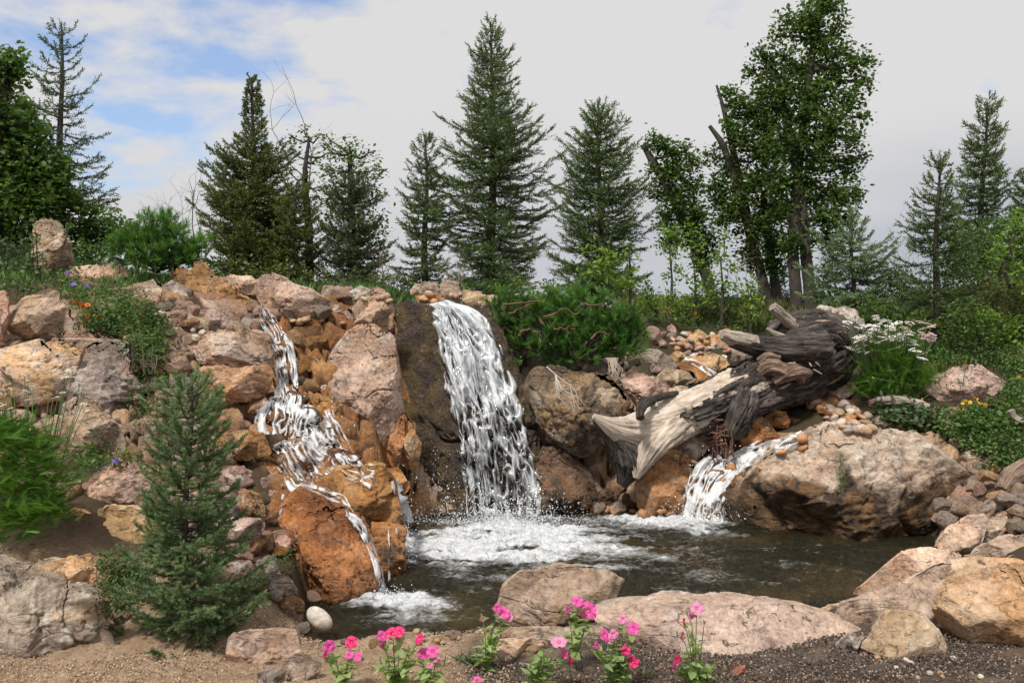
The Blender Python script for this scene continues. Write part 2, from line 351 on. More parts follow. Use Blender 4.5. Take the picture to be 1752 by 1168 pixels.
def grainmat(name, cols, along, across, bump=.02, rough=.85, knots=0.):
    m, t, b = newmat(name); cv = N(t, 'ShaderNodeCombineXYZ')
    for i, (a, k) in enumerate((('ga', across), ('gb', across), ('gs', along))): L(t, mth(t, 'MULTIPLY', N(t, 'ShaderNodeAttribute', attribute_name=a).outputs['Fac'], k), cv.inputs[i])
    co = N(t, 'ShaderNodeTexCoord')
    n = noise(t, cv.outputs[0], 1., 8, .68, .5); n2 = noise(t, co.outputs['Object'], 4, 6, .65, .6); n3 = noise(t, cv.outputs[0], 3.3, 6, .7, .3)
    c = ramp(t, mth(t, 'ADD', mth(t, 'MULTIPLY', n, .75), mth(t, 'MULTIPLY', n2, .25)), cols).outputs[0]
    c = mix(t, 1., c, ramp(t, n3, [(.34, .55), (.46, .95), (.7, 1.12)]).outputs[0], 'MULTIPLY')
    c = mix(t, 1., c, ramp(t, n2, [(.32, .55), (.5, 1)]).outputs[0], 'MULTIPLY')
    L(t, c, b.inputs['Base Color']); b.inputs['Roughness'].default_value = rough
    h = mth(t, 'ADD', n, mth(t, 'MULTIPLY', n3, .6)); bp = N(t, 'ShaderNodeBump'); bp.inputs['Strength'].default_value = 1; bp.inputs['Distance'].default_value = bump; L(t, h, bp.inputs['Height']); L(t, bp.outputs[0], b.inputs['Normal'])
    return m
M['gbark'] = grainmat('dark_fissured_bark', [(.40, (.010, .008, .007)), (.48, (.065, .05, .042)), (.58, (.17, .14, .12)), (.70, (.30, .26, .23))], 1.5, 9, .04)
M['gwood'] = grainmat('bleached_grained_wood', [(.34, (.20, .13, .085)), (.42, (.48, .37, .28)), (.53, (.64, .54, .44)), (.7, (.74, .66, .57))], 1.1, 7, .012)
M['gtorn'] = grainmat('torn_brown_wood', [(.36, (.06, .035, .025)), (.48, (.26, .16, .11)), (.62, (.50, .38, .29))], 3, 7, .02)
M['gpale'] = grainmat('grey_driftwood', [(.36, (.16, .12, .09)), (.5, (.40, .33, .27)), (.66, (.60, .52, .44))], 4, 5, .01)
# ------------------------------------------------------------------ terrain: one sheet out to the horizon
def zr(py, D): return H0+(CY-py)/F*D
def col(px, ground, rows, tail):
    """ground: list of (D, z); rows: (py, D) as seen; tail: (D, z) beyond"""
    if px < 470: rows = [(py, D+.28*min(1, (1020-py)/120)) for py, D in rows]
    return px, ground+[(D, zr(py, D)) for py, D in rows]+tail
COLS = [
 col(-900, [(0, .1), (4.4, .12)], [(900, 5.2), (740, 6), (600, 7), (500, 8.5), (450, 10)], [(13, 2.6), (40, 2.2)]),
 col(-60, [(0, .1), (4.6, .10), (5.0, .12)], [(960, 5.2), (840, 5.9), (700, 6.6), (600, 7.2), (520, 8.2), (480, 9.0), (440, 10.2)], [(13, 2.7), (40, 1.6)]),
 col(150, [(0, .1), (4.7, .09), (5.05, .12)], [(960, 5.25), (840, 5.9), (760, 6.5), (650, 7.1), (590, 7.6), (530, 8.2), (480, 8.9), (455, 10)], [(13, 2.5), (40, 1.4)]),
 col(300, [(0, .08), (4.7, .08)], [(1000, 5.35), (870, 5.95), (750, 6.6), (640, 7.2), (560, 7.8), (490, 8.7), (478, 9.6)], [(13, 2.25), (40, 1.2)]),
 col(430, [(0, .06), (4.9, .07)], [(990, 5.5), (890, 6.0), (800, 6.7), (700, 7.4), (600, 8.0), (535, 8.7), (500, 9.6)], [(13, 2.15), (40, 1.2)]),
 col(500, [(0, .05), (4.9, .06)], [(1070, 5.3), (900, 6.4), (830, 6.9), (740, 7.5), (640, 8.2), (550, 8.7), (520, 9.4)], [(10.5, 2.1), (13, 2.1), (40, 1.2)]),
 col(560, [(0, .05), (5.0, .05), (5.15, .02), (5.4, -.35), (6.0, -.35)], [(960, 6.45), (870, 6.8), (810, 7.2), (730, 7.8), (640, 8.3), (540, 8.8), (508, 9.4)], [(10.5, 2.1), (13, 2.1), (40, 1.2)]),
 col(640, [(0, .04), (5.05, .05), (5.2, .03), (5.45, -.35), (6.6, -.35)], [(940, 7.0), (820, 7.4), (740, 8.0), (600, 8.7), (530, 9.2), (512, 9.7)], [(11, 2.1), (13, 2.1), (40, 1.2)]),
 col(700, [(0, .04), (5.05, .05), (5.25, .03), (5.5, -.35), (8.1, -.35)], [(880, 8.75), (700, 9.1), (560, 9.4), (525, 9.9)], [(11, 2.0), (13, 2.0), (40, 1.2)]),
 col(820, [(0, .04), (5.15, .05), (5.35, .03), (5.6, -.35), (8.5, -.35)], [(880, 9.2), (700, 9.5), (560, 9.7), (530, 9.95)], [(11, 1.92), (13, 2.0), (40, 1.2)]),
 col(930, [(0, .05), (5.2, .06), (5.4, .04), (5.65, -.35), (8.6, -.35)], [(860, 9.0), (700, 9.4), (620, 9.7), (545, 10.2)], [(11.5, 2.0), (14, 2.05), (40, 1.2)]),
 col(1060, [(0, .06), (5.3, .07), (5.5, .05), (5.75, -.35), (8.6, -.35)], [(860, 9.0), (740, 9.3), (660, 9.8), (600, 10.4), (540, 11.6)], [(14, 2.0), (40, 1.2)]),
 col(1200, [(0, .07), (5.35, .08), (5.55, .05), (5.8, -.35), (8.3, -.35)], [(860, 8.85), (800, 9.1), (740, 9.6), (680, 10.3), (620, 11.2), (565, 12.4), (545, 13.2)], [(15, 2.0), (40, 1.3)]),
 col(1300, [(0, .07), (5.35, .08), (5.6, .05), (5.85, -.35), (7.9, -.35)], [(860, 8.6), (800, 8.9), (750, 9.4), (700, 10.1), (630, 11.2), (565, 12.6), (540, 13.6)], [(15.5, 2.0), (40, 1.3)]),
 col(1440, [(0, .08), (5.4, .09), (5.6, .06), (5.9, -.35), (8.0, -.35)], [(800, 8.9), (735, 9.3), (670, 10.1), (605, 11.2), (555, 13), (530, 14.5)], [(17, 2.05), (40, 1.4)]),
 col(1540, [(0, .09), (5.0, .12), (5.6, .10), (6.1, .04), (6.35, -.35), (7.9, -.35)], [(810, 8.6), (730, 9.0), (680, 9.7), (610, 11.0), (560, 13), (530, 15)], [(18, 2.1), (40, 1.6)]),
 col(1640, [(0, .09), (4.9, .12), (5.7, .14), (6.3, .06), (6.55, -.3), (7.1, -.3)], [(880, 7.7), (780, 8.5), (700, 9.3), (620, 10.8), (550, 13), (505, 16)], [(20, 2.5), (40, 2.2)]),
 col(1760, [(0, .1), (4.9, .12), (5.6, .2), (6.3, .25), (6.8, .2)], [(860, 7.3), (780, 8.1), (700, 9.1), (620, 10.7), (550, 12.5), (490, 16)], [(20, 3.0), (40, 2.6)]),
 col(2500, [(0, .1), (4.9, .15), (6.0, .5)], [(760, 7.5), (700, 8.5), (620, 10.3), (550, 12), (480, 16)], [(20, 3.2), (40, 3.0)]),
]
CP = np.array([c[0] for c in COLS], float)
DG = np.concatenate([np.arange(-8, 4, .25), np.arange(4, 14, .02), np.arange(14, 40, .25), np.array([40, 60, 100, 200, 500, 1500, 6000.])])
TB = np.array([np.interp(DG, [p[0] for p in c[1]], [p[1] for p in c[1]]) for c in COLS])
far = DG > 40
TB[:, far] = TB[:, [np.searchsorted(DG, 40)]]*np.exp(-(DG[far]-40)/60)[None]
def Hs(px, D):
    px = np.asarray(px, float); D = np.asarray(D, float)
    i = np.clip(np.searchsorted(CP, px)-1, 0, len(CP)-2); f = np.clip((px-CP[i])/(CP[i+1]-CP[i]), 0, 1); f = f*f*(3-2*f)*.5+f*.5
    j = np.clip(np.searchsorted(DG, D)-1, 0, len(DG)-2); g = np.clip((D-DG[j])/(DG[j+1]-DG[j]), 0, 1)
    return (TB[i, j]*(1-f)+TB[i+1, j]*f)*(1-g)+(TB[i, j+1]*(1-f)+TB[i+1, j+1]*f)*g
def wh(D): return np.maximum(D, 3.0)
def Hxy(x, y): return float(Hs(x/wh(y)*F+CX, y))
def tdepth(px, py):
    D = np.arange(3.5, 30, .02); z = Hs(np.full(len(D), px), D); r = zr(py, D); k = np.nonzero(z >= r)[0]
    return D[k[0]] if len(k) else 12.
gp = np.concatenate([np.linspace(-3500, -1000, 14), np.linspace(-900, -60, 40)[:-1], np.arange(-60, 1810, 5.), np.linspace(1815, 2600, 40), np.linspace(2750, 6000, 14)])
gd = np.concatenate([np.arange(-8, 3.6, .4), np.arange(3.6, 5.6, .016), np.arange(5.6, 10, .04), np.arange(10, 16, .09), np.arange(16, 40, .8), np.array([40, 60, 100, 200, 500, 1500, 6000.])])
PX, GD = np.meshgrid(gp, gd, indexing='ij'); PX = PX.ravel(); GD = GD.ravel()
ZZ = Hs(PX, GD); XX = (PX-CX)/F*wh(GD)
P3 = np.stack([XX, GD, ZZ*0], 1)
near = sstep(20, 8, GD)
ZZ = ZZ+fbm(P3*1.7, 3)*.03*sstep(60, 14, GD)+near*(fbm(P3*7, 4)*.014+np.maximum(0, ridge(P3*16+5, 3)-.3)*.007)*(GD > 3)
def worley(P, seed):
    i = np.floor(P).astype(np.int64); f1 = np.full(len(P), 9.); f2 = f1.copy(); idc = np.zeros(len(P))
    for dx in (-1, 0, 1):
        for dy in (-1, 0, 1):
            for dz in (-1, 0, 1):
                c = i+[dx, dy, dz]; h = _pm[(_pm[(_pm[(c[:, 0]+seed) & 255]+c[:, 1]) & 255]+c[:, 2]) & 255]
                jt = np.stack([_pm[h], _pm[(h+57) & 255], _pm[(h+131) & 255]], 1)/255.*.85+.075
                d = np.linalg.norm(P-(c+jt), axis=1); nw = d < f1; f2 = np.where(nw, f1, np.minimum(f2, d)); idc = np.where(nw, h/255., idc); f1 = np.where(nw, d, f1)
    return f1, f2, idc
dD = .03; slope = (Hs(PX, GD+dD)-Hs(PX, GD-dD))/(2*dD)
wall = sstep(.28, .55, slope)*sstep(5.1, 5.5, GD)*sstep(11.5, 10.3, GD)*sstep(-.2, .02, ZZ)
wall = np.maximum(wall, sstep(440, 480, PX)*sstep(690, 650, PX)*sstep(6.2, 6.5, GD)*sstep(9.5, 9.2, GD))
wk = (GD > 4.8) & (GD < 12) & (PX > -500) & (PX < 2300)
f1 = np.ones(len(GD)); f2 = f1*1.3; idc = f1*0
Pw = np.stack([XX, GD, ZZ*1.1], 1)[wk]; Pw = Pw+.18*np.stack([fbm(Pw*2.2, 2), fbm(Pw*2.2+9, 2), fbm(Pw*2.2+19, 2)], 1)*.5
f1[wk], f2[wk], idc[wk] = worley(Pw*[3.5, 3.9, 6.6], 3)
plate = sstep(.02, .19, f2-f1); rel = plate*(.055+.06*idc)*wall
nrm = np.stack([slope*0, -slope, slope*0+1], 1); nrm /= np.linalg.norm(nrm, axis=1)[:, None]
rel = rel+wall*plate*.012*fbm(np.stack([XX, GD, ZZ], 1)*12, 3)
XX = XX+nrm[:, 0]*rel; YY = GD+nrm[:, 1]*rel; ZZ = ZZ+nrm[:, 2]*rel
wetw = sstep(430, 470, PX)*sstep(730, 690, PX)
sand = sstep(900, 780, PX+fbm(P3*3, 3)*60)*sstep(5.8, 5.3, GD)
gravel = sstep(780, 900, PX+fbm(P3*3, 3)*60)*sstep(5.7, 5.4, GD)
green = sstep(8.8, 10.5, GD+fbm(P3*1.3, 3)*.5)
sandp = sstep(.5, 1.0, ZZ)*0+sand
ground = obj('ground', np.stack([XX, YY, ZZ], 1), gridfaces(len(gp), len(gd)), None or newmat('tmp')[0], attrs={'sand': sand, 'gravel': gravel, 'green': green, 'plate': plate*wall, 'cell': idc, 'wetw': wetw})
tag(ground, 'soil, sand and planted hillside round the pool', None, None, 'structure')
m, t, b = newmat('ground_soil'); co = N(t, 'ShaderNodeTexCoord'); P_ = co.outputs['Object']
def at(t, n): return N(t, 'ShaderNodeAttribute', attribute_name=n).outputs['Fac']
n1 = noise(t, P_, 5, 8, .65, .3); n2 = noise(t, P_, 32, 8, .7); n3 = noise(t, P_, 1.3, 5, .6)
sa = mix(t, ramp(t, n1, [(.35, 0), (.62, 1)]).outputs[0], (.30, .20, .125), (.46, .33, .22)); sa = mix(t, ramp(t, n2, [(.35, .9), (.5, 0)]).outputs[0], sa, (.20, .125, .075))
gr = mix(t, ramp(t, n2, [(.35, 0), (.65, 1)]).outputs[0], (.045, .032, .024), (.15, .11, .085)); gr = mix(t, ramp(t, n1, [(.45, 0), (.62, .8)]).outputs[0], gr, (.24, .175, .125))
wl = mix(t, n2, (.035, .024, .016), (.13, .08, .05))  # soil between wall stones coloured extra dark to imitate shaded crevices
gn = mix(t, ramp(t, n3, [(.42, 0), (.58, 1)]).outputs[0], (.10, .07, .045), (.06, .08, .025)); gn = mix(t, n2, gn, (.03, .03, .015))
stn = ramp(t, at(t, 'cell'), [(0, (.20, .14, .10)), (.2, (.46, .31, .22)), (.4, (.34, .19, .135)), (.6, (.52, .40, .30)), (.8, (.42, .24, .12)), (1, (.30, .24, .20))]).outputs[0]
stw = ramp(t, at(t, 'cell'), [(0, (.13, .07, .035)), (.3, (.34, .15, .055)), (.6, (.22, .11, .05)), (1, (.42, .22, .09))]).outputs[0]
stn = mix(t, at(t, 'wetw'), stn, stw); stn = mix(t, 1., stn, ramp(t, n2, [(.32, .45), (.5, 1), (.68, 1.35)]).outputs[0], 'MULTIPLY')
wl = mix(t, ramp(t, at(t, 'plate'), [(.25, 0), (.6, 1)]).outputs[0], wl, stn)
c = mix(t, at(t, 'sand'), wl, sa); c = mix(t, at(t, 'gravel'), c, gr); c = mix(t, at(t, 'green'), c, gn)
L(t, c, b.inputs['Base Color']); b.inputs['Roughness'].default_value = .95; b.inputs['Specular IOR Level'].default_value = .2
bp = N(t, 'ShaderNodeBump'); bp.inputs['Strength'].default_value = 1; bp.inputs['Distance'].default_value = .03; L(t, mth(t, 'ADD', n2, n1), bp.inputs['Height']); L(t, bp.outputs[0], b.inputs['Normal'])
ground.data.materials[0] = m
# occluder tree for placing things on surfaces
_bv, _bf, _bn = [], [], 0
def bvadd(V, Fc):
    global _bn
    _bv.append(np.asarray(V)); _bf.extend((np.asarray(Fc)+_bn).tolist()); _bn += len(V)
_gk = (GD > 3.4) & (GD < 41)
bvadd(np.stack([XX, YY, ZZ], 1), gridfaces(len(gp), len(gd))[::1])
# ------------------------------------------------------------------ rocks
RK = {}
_seed = [0]
def rock(name, label, mat, poly, D=None, T=None, p=2.8, facets=10, tilt=0., rough=1., strata=None, lev=None, group=None, parent=None, cat='rock', steep=1.05, back=.25, bv=True, brk=8):
    _seed[0] += 1; s = _seed[0]; rs = np.random.default_rng(1000+s)
    P = np.array(poly, float)
    x, y = P[:, 0], P[:, 1]; x2, y2 = np.roll(x, -1), np.roll(y, -1); cr = x*y2-x2*y; A = cr.sum()/2
    cx = ((x+x2)*cr).sum()/(6*A); cy = ((y+y2)*cr).sum()/(6*A)
    th = np.linspace(-np.pi, np.pi, 361); rr = np.zeros(361)
    for i, a in enumerate(th):
        dx, dy = math.cos(a), math.sin(a); ex, ey = x2-x, y2-y; den = dx*ey-dy*ex
        den = np.where(np.abs(den) < 1e-9, 1e-9, den)
        tt = ((x-cx)*ey-(y-cy)*ex)/den; uu = ((x-cx)*dy-(y-cy)*dx)/den
        ok = (tt > 0) & (uu >= -1e-6) & (uu <= 1+1e-6); rr[i] = tt[ok].max() if ok.any() else 5
    k = np.array([1, 2, 3, 2, 1.]); k /= k.sum(); e = np.concatenate([rr[-3:-1], rr, rr[1:3]]); rr = np.convolve(e, k, 'valid')
    sz = math.sqrt(abs(A)/np.pi)                       # mean radius in px
    if D is None:
        D = tdepth(cx, cy); 
        R_ = sz*D/F
        if T is None: T = R_*.85
        D = D-T*.2
    if T is None: T = sz*D/F*.85
    s_ = D/F; R_ = sz*s_
    if lev is None: lev = 4 if sz < 10 else 5 if sz < 26 else 6 if sz < 80 else 7
    n, Fc = ico(lev)
    rho = np.hypot(n[:, 0], n[:, 2]); ang = np.arctan2(-n[:, 2], n[:, 0])   # image y is down
    kk = (rho**p+np.abs(n[:, 1])**p)**(-1/p)
    rad = np.interp(ang, th, rr)*s_
    # silhouettes with corners: keep the outline, ease it towards the mean for rings far from the outline
    u = kk*rho*np.cos(ang)*rad; v = -kk*rho*np.sin(ang)*rad; yy = kk*n[:, 1]*T
    for i in range(facets):
        o = rs.uniform(.55, .95); gx = rs.uniform(-1, 1)*steep; gz = rs.uniform(-.5, 1.1)*steep
        if i == 0: gz = .9*steep; gx *= .4; o = rs.uniform(.5, .7)
        if i == 1: gz = -.55*steep; o = .75
        pl = -T*o*1.0+(gx*u+gz*v)*T/R_
        yy = np.where(yy < 0, np.minimum(np.maximum(yy, pl), 0.0), yy)
        pb = T*rs.uniform(.5, .95)+(gx*v-gz*u)*T/R_*.5; yy = np.where(yy > 0, np.maximum(np.minimum(yy, pb), 0.0), yy)
    yy = np.where(yy > 0, yy*.35, yy)
    Q = np.stack([u, yy, v], 1); nn = np.stack([u/R_, yy/T, v/R_], 1); nn /= np.linalg.norm(nn, axis=1)[:, None]+1e-9
    so_ = rs.uniform(0, 50, 3); f0 = 1/R_
    Rd = min(R_, 1.15*min(np.ptp(P[:, 0]), np.ptp(P[:, 1]))/2*s_)
    d = .05*fbm(Q*f0*1.3+so_, 3)*rough
    fl_ = fbm(Q*f0*1.25+so_+40, 3, .55)*3.2; ff = fl_-np.floor(fl_); d += .055*(np.floor(fl_)+sstep(.88, 1., ff))/3.2*rough*1.5
    fl_ = fbm(Q*f0*2.9+so_+60, 3, .6)*2.6; ff = fl_-np.floor(fl_); d += .03*(np.floor(fl_)+sstep(.84, 1., ff))/2.6*rough*1.7
    rg = ridge(Q*f0*2.2+so_+7, 4, .55); d += .026*(rg-.6)*rough
    # chipped, stepped layers
    if strata is None: strata = (rs.uniform(-.6, .6), 5., .035)
    an, fr, am = strata
    am = am*1.45
    hx = np.stack([Q[:, 0]*f0, Q[:, 1]*f0, Q[:, 2]*f0], 1)
    h = -math.sin(an)*hx[:, 0]+math.cos(an)*hx[:, 2]+.35*hx[:, 1]
    q = h*fr*.6+fbm(hx*.9+so_, 3)*.65; fq = q-np.floor(q)
    led = fq-sstep(.93, 1., fq)*fq
    d += am*led*sstep(-.25, .25, pn(hx*1.1+so_+3))*1.2
    q2 = h*fr*1.9+fbm(hx*1.8+so_, 2)*.8; f2 = q2-np.floor(q2); d += am*.42*(f2-sstep(.8, 1., f2)*f2)
    if lev >= 5: d += .011*fbm(Q*f0*10+so_, 3, .6)*rough
    # cleft
    cl_ = np.abs(pn(hx*.8+so_+21)+.35*pn(hx*3.1+so_)*.5); d -= .10*sstep(.035, .0, cl_)*sstep(-.3, .1, pn(hx*.6+so_+31))*rough
    if lev >= 5: cl_ = np.abs(pn(hx*[1.7, 1.7, 2.6]+so_+71)+.3*pn(hx*6+so_)*.5); d -= .055*sstep(.04, .0, cl_)*sstep(-.1, .15, pn(hx*1.1+so_+81))*rough
    Q = Q+nn*((d-.02)*Rd)[:, None]
    Q[:, 1] += tilt*Q[:, 2]
    cen = W(cx, cy, D); V = Q+cen
    if brk:
        c0 = V.mean(0); Vl = V-c0
        for i in range(brk):
            dd = rs.normal(size=3)*[1, 1.2, 1]; dd[1] = -abs(dd[1]); dd /= np.linalg.norm(dd); sp = Vl@dd; lim = sp.max()*rs.uniform(.78, .95)
            ex = np.maximum(sp-lim, 0); Vl = Vl-(ex*.93)[:, None]*dd
        V = Vl+c0
        Q0 = Q+cen
        for ax in (0, 2):
            a0, a1 = Q0[:, ax].min(), Q0[:, ax].max(); b0, b1 = V[:, ax].min(), V[:, ax].max()
            V[:, ax] = (V[:, ax]-(b0+b1)/2)*(a1-a0)/(b1-b0)*1.03+(a0+a1)/2
    if bv: bvadd(V, Fc)
    o = obj(name, V, Fc, M[mat] if isinstance(mat, str) else mat, parent, tuple(cen))
    if parent is None: tag(o, label, cat, group)
    elif label: o['label'] = label
    return o
def ov(cx, cy, a, b, rot=0, n=10):
    r = R(rot); out = []
    for i in range(n):
        t_ = 2*math.pi*i/n; x_ = a*math.cos(t_); y_ = b*math.sin(t_); out.append((cx+x_*math.cos(r)-y_*math.sin(r), cy+x_*math.sin(r)+y_*math.cos(r)))
    return out
